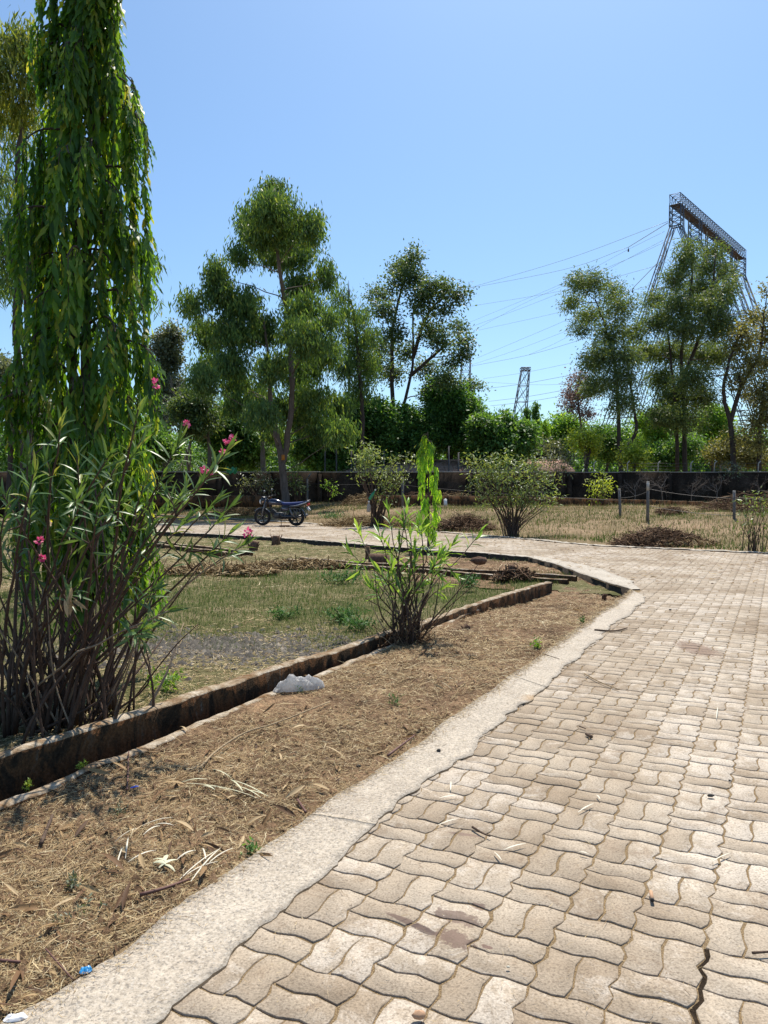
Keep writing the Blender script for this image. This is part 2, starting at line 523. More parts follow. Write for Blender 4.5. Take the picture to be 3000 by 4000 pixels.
def m_drain():
    """old render: tops painted pale as if sunlit, dark moss and rust-red growth on the upright faces"""
    m, nt = new_mat("mossy_concrete_lit_tops")
    p = wpos(nt)
    mp = nd(nt, 'ShaderNodeMapping'); mp.inputs['Scale'].default_value = (1, 1, 0.45); nt.links.new(p, mp.inputs[0])
    n1 = noise(nt, 6.5, 6, 0.7, mp.outputs[0], 0.8)
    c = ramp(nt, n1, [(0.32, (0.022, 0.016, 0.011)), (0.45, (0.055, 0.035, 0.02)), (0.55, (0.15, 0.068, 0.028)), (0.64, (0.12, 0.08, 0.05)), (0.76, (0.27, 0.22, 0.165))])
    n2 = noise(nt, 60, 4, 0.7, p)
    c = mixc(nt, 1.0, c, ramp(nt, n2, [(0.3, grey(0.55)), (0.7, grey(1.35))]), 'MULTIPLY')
    top = ramp(nt, n1, [(0.36, (0.17, 0.095, 0.045)), (0.5, (0.32, 0.245, 0.165)), (0.62, (0.50, 0.43, 0.34))])  # sunlit look painted into the upward faces, over rust tones
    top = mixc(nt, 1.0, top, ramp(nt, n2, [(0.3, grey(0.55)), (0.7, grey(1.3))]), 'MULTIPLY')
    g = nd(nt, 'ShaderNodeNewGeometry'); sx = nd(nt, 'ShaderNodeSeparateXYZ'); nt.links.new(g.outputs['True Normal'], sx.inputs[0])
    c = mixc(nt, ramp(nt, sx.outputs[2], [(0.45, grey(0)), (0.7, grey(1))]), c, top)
    finish(nt, c, 0.95, n2, 0.8, 0.012, 0.1)
    return m
def m_soil(name, cols, sc=2.0, bump=0.8, fine=70):
    m, nt = new_mat(name)
    p = wpos(nt)
    n1 = noise(nt, sc, 6, 0.68, p, 0.5)
    c = ramp(nt, n1, cols)
    n2 = noise(nt, fine, 5, 0.75, p, 0.6)
    c = mixc(nt, 1.0, c, ramp(nt, n2, [(0.32, grey(0.45)), (0.5, grey(0.95)), (0.68, grey(1.6))]), 'MULTIPLY')
    n3 = noise(nt, 14, 5, 0.7, p, 0.8)
    c = mixc(nt, 1.0, c, ramp(nt, n3, [(0.35, grey(0.72)), (0.65, grey(1.2))]), 'MULTIPLY')
    finish(nt, c, 0.97, n2, bump, 0.02, 0.08)
    return m
M = {}
M['paver'] = m_paver(); M['joint'] = m_joint()
_st = G(2130, 2735)
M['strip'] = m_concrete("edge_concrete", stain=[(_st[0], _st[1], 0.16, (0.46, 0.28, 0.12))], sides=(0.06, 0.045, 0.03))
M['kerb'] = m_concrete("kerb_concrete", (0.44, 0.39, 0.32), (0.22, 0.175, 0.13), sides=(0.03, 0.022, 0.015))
M['drain'] = m_drain()
M['dirt'] = m_soil("dirt", [(0.28, (0.075, 0.048, 0.03)), (0.46, (0.17, 0.108, 0.065)), (0.6, (0.27, 0.175, 0.105)), (0.75, (0.42, 0.265, 0.15))])
M['lot'] = m_soil("lot_soil", [(0.3, (0.075, 0.08, 0.03)), (0.46, (0.125, 0.12, 0.05)), (0.6, (0.20, 0.165, 0.09)), (0.75, (0.27, 0.205, 0.13))], 0.9)
M['field'] = m_soil("field_soil", [(0.3, (0.12, 0.095, 0.05)), (0.46, (0.20, 0.15, 0.085)), (0.6, (0.28, 0.20, 0.125)), (0.75, (0.34, 0.235, 0.15))], 0.35, 0.8, 18)
M['gap_soil'] = m_soil("dark_gap_soil", [(0.3, (0.02, 0.015, 0.01)), (0.7, (0.06, 0.04, 0.025))], 5)  # dark soil for the drain floor; in the paver crack it paints shade
M['far'] = m_soil("far_soil", [(0.3, (0.13, 0.11, 0.06)), (0.7, (0.24, 0.19, 0.11))], 0.05, 0.3, 3)
M['straw'] = rnd_mat("straw", [(0.0, (0.085, 0.05, 0.025)), (0.3, (0.21, 0.13, 0.06)), (0.6, (0.38, 0.27, 0.13)), (0.85, (0.55, 0.43, 0.24)), (1.0, (0.66, 0.57, 0.38))], 0.75, 0.25)
M['dryleaf'] = rnd_mat("dry_leaf", [(0.0, (0.07, 0.035, 0.02)), (0.4, (0.20, 0.11, 0.05)), (0.75, (0.40, 0.27, 0.13)), (1.0, (0.55, 0.42, 0.25))], 0.7, 0.3, trans=0.2)
M['grass'] = rnd_mat("short_grass", [(0.0, (0.05, 0.11, 0.018)), (0.4, (0.10, 0.165, 0.032)), (0.7, (0.165, 0.19, 0.055)), (0.88, (0.25, 0.20, 0.09)), (1.0, (0.36, 0.28, 0.14))], 0.7, 0.2, trans=0.35)
M['drygrass'] = rnd_mat("dry_grass", [(0.0, (0.12, 0.075, 0.035)), (0.4, (0.27, 0.18, 0.085)), (0.8, (0.42, 0.31, 0.16)), (1.0, (0.55, 0.44, 0.26))], 0.75, 0.2, trans=0.2)
M['brush'] = rnd_mat("dead_brush", [(0.0, (0.045, 0.025, 0.016)), (0.5, (0.13, 0.075, 0.045)), (0.85, (0.25, 0.16, 0.095)), (1.0, (0.38, 0.27, 0.17))], 0.85, 0.15)
M['weed'] = rnd_mat("green_weed", [(0.0, (0.035, 0.10, 0.02)), (0.6, (0.08, 0.19, 0.04)), (1.0, (0.17, 0.27, 0.07))], 0.6, 0.3, trans=0.4)

# ------------------------------------------------------------------ the ground
gs = 3500.0
tag(link('ground', mesh_np('ground', [[-gs, -60, -0.55], [gs, -60, -0.55], [gs, gs, -0.55], [-gs, gs, -0.55]], [np.array([[0, 1, 2, 3]])], M['far'])), kind='structure')

# outline of the paved path, in plan
LE = [G(36, 4000), G(640, 3587), G(1230, 3185), G(1640, 2895), G(2061, 2595), G(2468, 2305)]      # strip edge against the dirt
e0, e1 = LE[0][:2], LE[3][:2]
dirp = unit(e1 - e0)
LE = [np.r_[e0 - dirp * 3.2, 0]] + LE
NK = [G(2468, 2305), G(2384, 2282), G(2271, 2242), G(2165, 2204), G(2059, 2177), G(1900, 2163), G(1681, 2150), G(1374, 2124), G(1085, 2101), G(868, 2090), G(600, 2077)]
NK.append(NK[-1] + (NK[-1] - NK[-3]) * 1.4)
FK = [G(600, 2012), G(1175, 2043), G(1446, 2061), G(1681, 2076), G(1953, 2098), G(2350, 2134), G(3000, 2163)]
FK = [FK[0] + (FK[0] - FK[1]) * 0.8] + FK + [FK[-1] + np.array([7.5, -3.2, 0])]
PATH = [p[:2] for p in LE] + [p[:2] for p in NK[1:]] + [p[:2] for p in FK] + [np.array([15.5, -1.0]), np.array([0.2, -1.0])]
PATH = np.array(PATH)

# base of joint soil under the pavers
pb = MB()
pb.add(np.c_[PATH, np.full(len(PATH), -0.0050)], [np.arange(len(PATH))[None]])
paving = link('paved_path', pb.mesh('paved_path', M['joint']))
tag(paving, kind='structure')

# pavers: square cells of two interlocking stones, laid alternately lengthwise and crosswise
S = 0.2115
vp = ray(3048, 1912); ga = math.atan2(vp[0], vp[1])
gx = np.array([math.cos(ga), -math.sin(ga)]); gy = np.array([math.sin(ga), math.cos(ga)])
og = G(2750, 3700)[:2]
A1, A2 = 0.044 * S, 0.050 * S
def hw(t): return np.interp(t, [0, .2, .35, .5, .65, .8, 1], [0, -.6, -1, 0, 1, .6, 0]) * A1
def vw(t): return np.interp(t, [0, .26, .5, .76, 1], [0, 1, -1, 1, 0]) * A2
def vmid(t): return np.interp(t, [0, .3, .62, 1], [0, 1, -1, 0]) * A2
def outline(kind, half):
    th = [0, .2, .35, .65, .8, 1]
    if kind == 'H':
        y0, y1 = (0, .5) if half == 0 else (.5, 1)
        s0 = vw(y0); s1 = vw(y1)
        bot = [(t * S + s0, y0 * S + hw(t)) for t in th]
        rt = [(S + vw(t), t * S) for t in np.interp([1 / 3, 2 / 3], [0, 1], [y0, y1])]
        top = [(t * S + s1, y1 * S + hw(t)) for t in th[::-1]]
        lf = [(vw(t), t * S) for t in np.interp([2 / 3, 1 / 3], [0, 1], [y0, y1])]
        return np.array(bot + rt + top + lf)
    x0, x1 = (0, .5) if half == 0 else (.5, 1)
    f0 = vw if half == 0 else vmid; f1 = vmid if half == 0 else vw
    tt = np.array([0, .26, .5, .76, 1])
    bot = [(t * S, hw(t)) for t in np.linspace(x0, x1, 4)]
    rt = [(x1 * S + f1(t), t * S) for t in tt[1:-1]]
    top = [(t * S, S + hw(t)) for t in np.linspace(x1, x0, 4)]
    lf = [(x0 * S + f0(t), t * S) for t in tt[1:-1][::-1]]
    return np.array(bot + rt + top + lf)
def paver_mesh(kind, half, var=0):
    o = outline(kind, half); c = o.mean(0); n = len(o)
    o = o + np.random.default_rng(17 + var * 7 + half).normal(0, .0016, o.shape)
    d = o - c
    ext = np.abs(d).max(0)
    o0 = c + d * (1 - 0.0052 / ext)
    o1 = c + d * (1 - 0.0072 / ext)
    V = np.concatenate([np.c_[o0, np.full(n, -0.016)], np.c_[o0, np.full(n, -0.0016)], np.c_[o1, np.zeros(n)]])
    V[:, :2] -= c
    j = np.arange(n)
    q = np.concatenate([np.stack([k * n + j, k * n + (j + 1) % n, (k + 1) * n + (j + 1) % n, (k + 1) * n + j], -1) for k in (0, 1)])
    return V, [q, (2 * n + j)[None]], c
PV = {(k, h, v): paver_mesh(k, h, v) for k in 'HV' for h in (0, 1) for v in range(4)}
cells = []
for i in range(-110, 90):
    for j in range(-20, 170):
        cells.append((i, j))
cells = np.array(cells)
items = []   # (dist, kind, half, centre, i, j)
for kind in 'HV':
    sel = cells[(cells.sum(1) % 2 == 0)] if kind == 'V' else cells[(cells.sum(1) % 2 == 1)]
    for half in (0, 1):
        V, F, c = PV[(kind, half, 0)]
        loc = sel * S + c
        W = og + loc[:, :1] * gx + loc[:, 1:] * gy
        ok = np.ones(len(W), bool)
        for ox, oy in ((.1, 0), (-.1, 0), (0, .1), (0, -.1)): ok &= inpoly(W[:, 0] + ox, W[:, 1] + oy, PATH)
        ok &= (np.abs(W[:, 0]) < 0.5 * W[:, 1] + 1.6) & (W[:, 1] > 1.2) & (W[:, 1] < 30)
        for (ii, jj), w in zip(sel[ok], W[ok]):
            items.append((w[1], kind, half, w[0], w[1], ii, jj))
items.sort(key=lambda t: t[0])
vis = [k for k, t in enumerate(items) if t[0] > 1.75 and abs(t[3]) < 0.5 * t[0] + 0.12]
single = set(vis[:300])
PM = {k: mesh_np('paver', v[0], v[1], M['paver']) for k, v in PV.items()}
rest = MB()
prg = np.random.default_rng(3)
groups = {}
for k, (d, kind, half, x, y, ii, jj) in enumerate(items):
    dz = float(np.clip(prg.normal(0, 0.0007), -.0012, .0014)); tx, ty = np.clip(prg.normal(0, 0.004, 2), -.009, .009); yaw = prg.normal(0, 0.010)
    # the open crack: stones right of column 0 have crept sideways a little
    sh = 0.0
    if ii >= 0 and -8 <= jj <= -1 and ii < 5: sh = 0.011
    x2, y2 = np.array([x, y]) + gx * sh
    if k in single:
        o = bpy.data.objects.new('paver', PM[(kind, half, k % 7 % 4)]); COL.objects.link(o); o.parent = paving
        o.location = (x2, y2, dz); o.rotation_euler = (tx, ty, -ga + yaw)
    else:
        groups.setdefault((kind, half, k % 7 % 4), []).append((x2, y2, dz, tx, ty, -ga + yaw, prg.random()))
for key, L in groups.items():
    V, F, c = PV[key]; L = np.array(L); n = len(L); k = len(V)
    cz, sz = np.cos(L[:, 5])[:, None], np.sin(L[:, 5])[:, None]
    X = V[None, :, 0] * cz - V[None, :, 1] * sz + L[:, 0:1]
    Y = V[None, :, 0] * sz + V[None, :, 1] * cz + L[:, 1:2]
    Z = V[None, :, 2] + L[:, 2:3] + V[None, :, 1] * L[:, 3:4] - V[None, :, 0] * L[:, 4:5]
    VV = np.stack([X, Y, Z], -1).reshape(-1, 3)
    first = True
    for f in F:
        FF = (f[None] + (np.arange(n) * k)[:, None, None]).reshape(-1, f.shape[1])
        rest.add(VV if first else np.zeros((0, 3)), [FF - (0 if first else n * k)], np.repeat(L[:, 6], len(f)))
        first = False
tag(rest.obj('paver_field', M['paver'], paving), kind='stuff')
# the open crack: a dark strip stands in for its shaded depth
cm = MB()
cpts = [(og + gx * (0.003 + vw(t % 1.0) * 1.0 + 0.003) + gy * (-t * S)) for t in np.arange(0.0, 5.2, 0.125)]
cp = np.array(cpts); n = len(cp)
wv = 0.010 + 0.003 * np.sin(np.arange(n) * 1.3)
Vc = np.concatenate([np.c_[cp - gx * wv[:, None] * 0.6, np.full(n, -0.0040)], np.c_[cp + gx * wv[:, None], np.full(n, -0.0040)]])
j = np.arange(n - 1)
cm.add(Vc, [np.stack([j, n + j, n + j + 1, j + 1], -1)])
cm.obj('crack_shade_strip', M['gap_soil'], paving)

# poured concrete edge strip along the dirt
def ragged(pts, step, amp, seed, taper_ends=False):
    pts = np.asarray(pts, float)[:, :2]
    d = np.r_[0, np.cumsum(np.linalg.norm(np.diff(pts, axis=0), axis=1))]
    t = np.arange(0, d[-1], step); t = np.r_[t, d[-1]]
    X = np.c_[np.interp(t, d, pts[:, 0]), np.interp(t, d, pts[:, 1])]
    T = unit(np.gradient(X, axis=0)); N = np.c_[-T[:, 1], T[:, 0]]
    o = (vnoise(t * 2.3, t * 0, seed) - 0.5) * 1.2 + (vnoise(t * 9, t * 0 + 3, seed) - 0.5) * 0.7 + (vnoise(t * 31, t * 0 + 5, seed) - 0.5) * 0.4
    return X + N * (o * amp)[:, None], N, t
def slab(name, A, B, z, zb, mat, seed, parent=None, kind=None, rough=0.003):
    """A, B: matching polylines (left, right edges); top at z, sides down to zb"""
    n = len(A); m = 7
    V = []
    for k in range(m):
        f = k / (m - 1)
        Q = A * (1 - f) + B * f
        zz = z + (vnoise(Q[:, 0] * 14, Q[:, 1] * 14, seed) - 0.5) * rough * 2 + (vnoise(Q[:, 0] * 3, Q[:, 1] * 3, seed) - 0.5) * rough * 2
        if k == 0: zz = zz - 0.004
        V.append(np.c_[Q, zz])
    V = [np.c_[A - (B - A) * 0.004, np.full(n, zb)]] + V + [np.c_[B + (B - A) * 0.004, np.full(n, zb)]]
    VV = np.concatenate(V); j = np.arange(n - 1)
    F = [np.stack([k * n + j, (k + 1) * n + j, (k + 1) * n + j + 1, k * n + j + 1], -1) for k in range(m + 1)]
    e0f = np.array([[k * n for k in range(m + 2)]]); e1f = np.array([[k * n + n - 1 for k in range(m + 2)][::-1]])
    me = mesh_np(name, VV, [np.concatenate(F), e0f, e1f], mat)
    o = link(name, me, parent)
    if kind: tag(o, kind=kind)
    return o
RE = [G(640, 3960), G(1067, 3585), G(1338, 3341), G(1483, 3215), G(1693, 3045), G(1934, 2855), G(2090, 2722), G(2290, 2540), G(2530, 2335)]
RE = [RE[0] - np.r_[dirp * 3.0, 0]] + RE
Ae, _, _ = ragged(LE, 0.03, 0.034, 4)
Be, _, _ = ragged(RE, 0.03, 0.055, 9)
def resamp(Aa, n):
    d = np.r_[0, np.cumsum(np.linalg.norm(np.diff(Aa, axis=0), axis=1))]
    t = np.linspace(0, d[-1], n)
    return np.c_[np.interp(t, d, Aa[:, 0]), np.interp(t, d, Aa[:, 1])]
N_ = 460
As_, Bs_ = resamp(Ae, N_), resamp(Be, N_)
_c = [int(np.argmin(np.linalg.norm(As_ - G(*q)[:2], axis=1))) for q in ((1235, 3190), (2000, 2640))]
_j = np.random.default_rng(4)
for a_, b_ in ((0, _c[0]), (_c[0], _c[1]), (_c[1], N_)):
    A2_, B2_ = As_[a_:b_ + 1].copy(), Bs_[a_:b_ + 1].copy()
    sh_ = dirp * 0.0015
    A2_[-1] -= sh_; B2_[-1] -= sh_ * 0.6
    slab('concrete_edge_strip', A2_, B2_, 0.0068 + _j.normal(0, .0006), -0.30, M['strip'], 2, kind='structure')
# kerb of the far path, near side: wide pale wedge at the corner, narrow further on
NKo, Nn, tk = ragged(NK, 0.06, 0.02, 6)
NKo[0] = resamp(Ae, N_)[-1]
T = unit(np.gradient(NKo, axis=0)); Nr = np.c_[T[:, 1], -T[:, 0]]
wdt = np.interp(tk, [0, 0.9, 2.6, 4.6, 6.0, 8, 60], [0.12, 0.42, 0.55, 0.32, 0.16, 0.13, 0.13])
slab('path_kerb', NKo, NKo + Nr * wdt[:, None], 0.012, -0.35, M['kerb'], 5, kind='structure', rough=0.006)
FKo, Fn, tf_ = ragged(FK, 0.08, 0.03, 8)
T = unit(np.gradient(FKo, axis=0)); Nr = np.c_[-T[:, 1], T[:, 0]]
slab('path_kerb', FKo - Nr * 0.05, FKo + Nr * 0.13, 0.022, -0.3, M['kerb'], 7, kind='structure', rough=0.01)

# drains: an inner wall and a low outer kerb with a dark channel between
O0 = G(0, 3140, -0.01)[:2]; O1 = G(1265, 2622, -0.01)[:2]; I1 = G(2150, 2272, 0.06)[:2]
I0 = G(0, 2965, 0.06)[:2]
idir = unit(I1 - I0); inn = np.array([-idir[1], idir[0]])      # points into the lot
def wall_run(name, a, b, w, ztop, zbot, seed, label, cat='wall', step=0.045, rough=0.012, group=None, mat=None):
    """a,b: edge facing the camera; w: width away from it"""
    a = np.asarray(a, float); b = np.asarray(b, float)
    L = np.linalg.norm(b - a); n = max(4, int(L / step)); t = np.linspace(0, 1, n)
    d = unit(b - a); nn = np.array([-d[1], d[0]])
    base = a + (b - a) * t[:, None]
    j1 = (vnoise(t * L * 3, t * 0, seed) - .5) * rough * 2 + (vnoise(t * L * 14, t * 0, seed) - .5) * rough * 1.2
    j2 = (vnoise(t * L * 3, t * 0 + 7, seed) - .5) * rough * 2 + (vnoise(t * L * 14, t * 0 + 7, seed) - .5) * rough * 1.2
    zt = ztop + (vnoise(t * L * 1.5, t * 0 + 2, seed) - .5) * rough * 2.2 + (vnoise(t * L * 11, t * 0 + 2, seed) - .5) * rough * 1.0
    rows = []
    zl = np.linspace(zbot, ztop, 5)
    for z in zl[:-1]:
        rows.append(np.c_[base + nn * (j1 * .6 + (vnoise(t * L * 8, t * 0 + z * 20, seed) - .5) * rough)[:, None], np.full(n, z)])
    rows.append(np.c_[base + nn * j1[:, None], zt - 0.008])
    rows.append(np.c_[base + nn * (j1 + 0.010)[:, None], zt])
    rows.append(np.c_[base + nn * (w * .5 + j1 * .5)[:, None], zt + 0.003])
    rows.append(np.c_[base + nn * (w + j2 - .010)[:, None], zt])
    rows.append(np.c_[base + nn * (w + j2)[:, None], zt - 0.008])
    rows.append(np.c_[base + nn * w, np.full(n, zbot)])
    m = len(rows); V = np.concatenate(rows); j = np.arange(n - 1)
    F = [np.stack([k * n + j, k * n + j + 1, (k + 1) * n + j + 1, (k + 1) * n + j], -1) for k in range(m - 1)]
    e = [np.array([[k * n for k in range(m)][::-1]]), np.array([[k * n + n - 1 for k in range(m)]])]
    o = link(name, mesh_np(name, V, [np.concatenate(F)] + e, mat or M['drain']))
    return tag(o, label, cat, group)
Iend = I1 + idir * 0.05; Istart = I0 - idir * 1.6
wall_run('drain_wall', Istart, Iend, 0.09, 0.06, -0.5, 21, 'mossy concrete drain wall, the taller inner side, running behind the white plastic bag', 'wall')
odir = unit(O1 - O0); onn = np.array([-odir[1], odir[0]])
wall_run('drain_wall', O0 - odir * 1.5 - onn * 0.065, O0 + odir * 8.6 - onn * 0.065, 0.065, -0.012, -0.5, 33, 'low pale drain kerb bordering the strip of dry litter', 'wall', rough=0.016)
cf = MB()
q0, q1 = O0 - odir * 1.5 - onn * .05, O0 + odir * 8.6 - onn * .05
cf.add([[*q0, -0.42], [*q1, -0.42], [*(Iend + inn * .05), -0.42], [*(Istart + inn * .05), -0.42]], [np.array([[0, 1, 2, 3]])])
tag(cf.obj('drain_floor', M['gap_soil']), kind='structure')
# cross end of the near drain and the far drain along the path
F0 = G(1121, 2186, 0.0)[:2]; F1 = G(2215, 2262, 0.0)[:2]
fdir = unit(F0 - F1); fnn = np.array([fdir[1], -fdir[0]])    # points away from the camera
def far_drain(a, b, lab1, lab2):
    # a right end, b left end ; walls run from b to a so the far side lies left of travel
    wall_run('drain_wall', b, a, 0.09, 0.0, -0.4, 44, lab1, 'wall', 0.09, 0.014)
    wall_run('drain_wall', b + fnn * 0.36, a + fnn * 0.36, 0.09, 0.008, -0.4, 45, lab2, 'wall', 0.09, 0.014)
far_drain(F1, F0, 'near wall of the low drain across the back of the grassy lot, right stretch', 'far wall of the low drain across the back of the grassy lot, right stretch')
F2 = G(930, 2160, 0.0)[:2]; F3 = G(560, 2118, 0.0)[:2]
far_drain(F2, F2 + (F3 - F2) * 1.0, 'near wall of the drain stretch behind the tall oleander stems', 'far wall of the drain stretch behind the tall oleander stems')

# dirt strip between concrete edge and drain
def hdirt(x, y):
    base = -0.012 - 0.10 * sstep(7.5, 10.5, y)
    return base + (vnoise(x * 2.2, y * 2.2, 1) - .5) * 0.035 + (vnoise(x * 8, y * 8, 2) - .5) * 0.018 + (vnoise(x * 28, y * 28, 3) - .5) * 0.012
nu, nv = 520, 60
tt = np.linspace(0, 1, nu)
Lp = resamp(np.array([p[:2] for p in LE]), nu)
oA = O0 - odir * 1.6 - onn * 0.06
oB = O0 + odir * 8.7 - onn * 0.06
Rp = oA + (oB - oA) * tt[:, None]
Lp2 = Lp + unit(Lp - Rp) * 0.06
uu = np.linspace(0, 1, nv)
Q = Lp2[:, None] * (1 - uu)[None, :, None] + Rp[:, None] * uu[None, :, None]
Zd = hdirt(Q[..., 0], Q[..., 1])
ed = np.minimum(uu, 1)[None] * np.linalg.norm(Lp2 - Rp, axis=1)[:, None]
Zd = Zd - 0.02 * np.exp(-(ed / 0.06) ** 2)
Vd = np.c_[Q.reshape(-1, 2), Zd.ravel()]
i = np.arange(nu - 1)[:, None]; j = np.arange(nv - 1)[None]
tag(link('dirt_strip', mesh_np('dirt_strip', Vd, [np.stack([i * nv + j, (i + 1) * nv + j, (i + 1) * nv + j + 1, i * nv + j + 1], -1).reshape(-1, 4)], M['dirt'], True)), kind='structure')
DIRT = np.concatenate([Lp, Rp[::-1]])

# the lot beyond the drain, up to the far path
def hlot(x, y):
    return -0.03 - 0.07 * sstep(8.5, 11.5, y) + (vnoise(x * 1.3, y * 1.3, 11) - .5) * 0.05 + (vnoise(x * 6, y * 6, 12) - .5) * 0.025
gxs = np.arange(-24, 4.2, 0.13); gys = np.arange(1.5, 32, 0.13)
XX, YY = np.meshgrid(gxs, gys, indexing='ij')
nrm_i = inn
di = (XX - I0[0]) * nrm_i[0] + (YY - I0[1]) * nrm_i[1]
past = ((XX - I1[0]) * idir[0] + (YY - I1[1]) * idir[1]) > 0.12
NKp = np.array([p[:2] for p in NK]); NKi = np.vstack([NKp, [[-60, NKp[-1][1] + 30]], [[-60, -10]], [[NKp[0][0] - 2, -10]]])
far_in = inpoly(XX, YY, np.vstack([NKp + np.array([0.05, 0.05]), [[-40, 44]], [[-40, -10]], [[3.4, -10]]]))
dstr = inpoly(XX, YY, DIRT)
keep = far_in & (di > 0.06) | (far_in & past & ~dstr)
ZZ = hlot(XX, YY)
nxg, nyg = XX.shape
idx = np.arange(nxg * nyg).reshape(nxg, nyg)
kq = keep[:-1, :-1] & keep[1:, :-1] & keep[:-1, 1:] & keep[1:, 1:]
qq = np.stack([idx[:-1, :-1], idx[1:, :-1], idx[1:, 1:], idx[:-1, 1:]], -1)[kq]
tag(link('lot_ground', mesh_np('lot_ground', np.stack([XX, YY, ZZ], -1).reshape(-1, 3), [qq], M['lot'], True)), kind='structure')
def in_lot(x, y):
    d = (x - I0[0]) * inn[0] + (y - I0[1]) * inn[1]
    return inpoly(x, y, np.vstack([NKp, [[-40, 44]], [[-40, -10]], [[3.4, -10]]])) & (d > 0.16)
def hcorn(x, y):
    w = sstep(10.8, 12.6, y)
    return hdirt(x, y) * (1 - w) + hlot(x, y) * w + 0.005
# corner apron of dirt between the drain end and the corner of the path
cpoly = np.vstack([NKp[:6] + 0.02, [I1 + inn * 0.15 + idir * 0.3], [oB + np.array([0.05, -0.25])]])
cc = cpoly.mean(0)
ca = MB()
gx2 = np.arange(0.4, 4.2, 0.08); gy2 = np.arange(9.0, 17, 0.08)
X2, Y2 = np.meshgrid(gx2, gy2, indexing='ij')
k2 = inpoly(X2, Y2, np.vstack([NKp[:7], [[-1, 18]], [[-0.5, 13.2]], [I1 + inn * 0.05], [oB - odir * 1.0]]))
id2 = np.arange(X2.size).reshape(X2.shape)
k2q = k2[:-1, :-1] | k2[1:, 1:]
tag(link('dirt_corner', mesh_np('dirt_corner', np.stack([X2, Y2, hcorn(X2, Y2)], -1).reshape(-1, 3), [np.stack([id2[:-1, :-1], id2[1:, :-1], id2[1:, 1:], id2[:-1, 1:]], -1)[k2q]], M['dirt'], True)), kind='structure')

# the field beyond the far path
gxs = np.r_[np.arange(-60, -16, 2.0), np.arange(-16, 26, 0.3), np.arange(26, 120, 3.0)]
gys = np.r_[np.arange(10, 50, 0.3), np.arange(50, 300, 10.0)]
XX, YY = np.meshgrid(gxs, gys, indexing='ij')
dk = (XX - K0[0]) * KN[0] + (YY - K0[1]) * KN[1]
ZZ = hfield(XX, YY) + (vnoise(XX * .8, YY * .8, 31) - .5) * 0.12 * sstep(.3, 3, dk) + (vnoise(XX * 2.5, YY * 2.5, 32) - .5) * 0.05 * sstep(.2, 1, dk)
FKp = np.vstack([[[-70, 90]], np.array([p[:2] for p in FK]), [[120, 0]]])
infield = inpoly(XX, YY, np.vstack([FKp, [[130, 310]], [[-70, 310]]]))
idx = np.arange(XX.size).reshape(XX.shape)
kq = infield[:-1, :-1] | infield[1:, 1:] | infield[:-1, 1:] | infield[1:, :-1]
onp = inpoly(XX, YY, PATH)
ZZ = np.where(onp, -0.10, ZZ)
kq &= ~(onp[:-1, :-1] & onp[1:, 1:] & onp[:-1, 1:] & onp[1:, :-1])
tag(link('field_ground', mesh_np('field_ground', np.stack([XX, YY, ZZ], -1).reshape(-1, 3), [np.stack([idx[:-1, :-1], idx[1:, :-1], idx[1:, 1:], idx[:-1, 1:]], -1)[kq]], M['field'], True)), kind='structure')

# ------------------------------------------------------------------ boundary wall, shed, fence, steelwork
M['wall'] = m_soil("weathered_wall", [(0.3, (0.022, 0.016, 0.012)), (0.5, (0.042, 0.03, 0.022)), (0.7, (0.085, 0.06, 0.044))], 1.2, 0.6, 25)
M['coping'] = m_concrete("coping", (0.34, 0.32, 0.29), (0.12, 0.1, 0.085))
M['post'] = m_concrete("post_concrete", (0.15, 0.145, 0.145), (0.05, 0.045, 0.042))
M['post_pale'] = m_concrete("post_concrete_pale", (0.50, 0.48, 0.44), (0.2, 0.18, 0.16))
M['wire'] = plain("galvanised_wire", (0.10, 0.095, 0.09), 0.6, 0.4, 0.3)
M['steel'] = plain("gantry_steel", (0.10, 0.115, 0.145), 0.6, 0.4, 0.2, 0.2, 0.6)
M['rust'] = plain("gantry_walkway", (0.10, 0.075, 0.07), 0.8, 0.2, 0.0, 0.2, 0.6)
M['conductor'] = plain("conductor", (0.20, 0.22, 0.25), 0.5, 0.4, 0.4)
M['glassins'] = plain("insulator", (0.3, 0.34, 0.38), 0.35, 0.5)
M['tile'] = m_soil("roof_tile", [(0.3, (0.26, 0.15, 0.11)), (0.5, (0.38, 0.245, 0.19)), (0.7, (0.46, 0.33, 0.27))], 2.5, 0.5, 30)
M['orange_tile'] = m_soil("orange_roof_tile", [(0.3, (0.24, 0.09, 0.045)), (0.7, (0.36, 0.15, 0.08))], 3, 0.5, 30)
M['plaster'] = m_soil("plaster", [(0.3, (0.35, 0.3, 0.25)), (0.7, (0.5, 0.45, 0.38))], 1.5, 0.2, 30)
M['white_paint'] = plain("white_paint", (0.72, 0.72, 0.70), 0.6)

WY = 45.0
WTOP = P(1500, 1846, WY)[2]
def ground_z(x, y): return float(hfield(np.array(x), np.array(y)))
wl_ = MB(); wc_ = MB()
WX0, WX1 = -30.0, 40.0
wroot = root('boundary_wall', (0, WY, 0.3), 'long dark weathered boundary wall behind the field', 'wall')
nseg = 24
xs = np.linspace(WX0, WX1, nseg + 1)
for a, b in zip(xs[:-1], xs[1:]):
    dz = rng.normal(0, 0.012); dy = rng.normal(0, 0.012)
    p_ = MB(); p_.box(((a + b) / 2, WY + dy, (WTOP - 0.1) / 2), (b - a - 0.012, 0.22, WTOP + 0.1 + dz))
    p_.obj('wall_panel', M['wall'], wroot)
    c_ = MB(); c_.box(((a + b) / 2, WY + dy, WTOP + 0.03 + dz), (b - a - 0.02, 0.30, 0.055))
    c_.obj('coping', M['coping'], wroot)
    q_ = MB(); q_.box((a, WY - 0.16, (WTOP) / 2 - 0.05), (0.26, 0.10, WTOP - 0.05))
    q_.obj('pilaster', M['wall'], wroot)
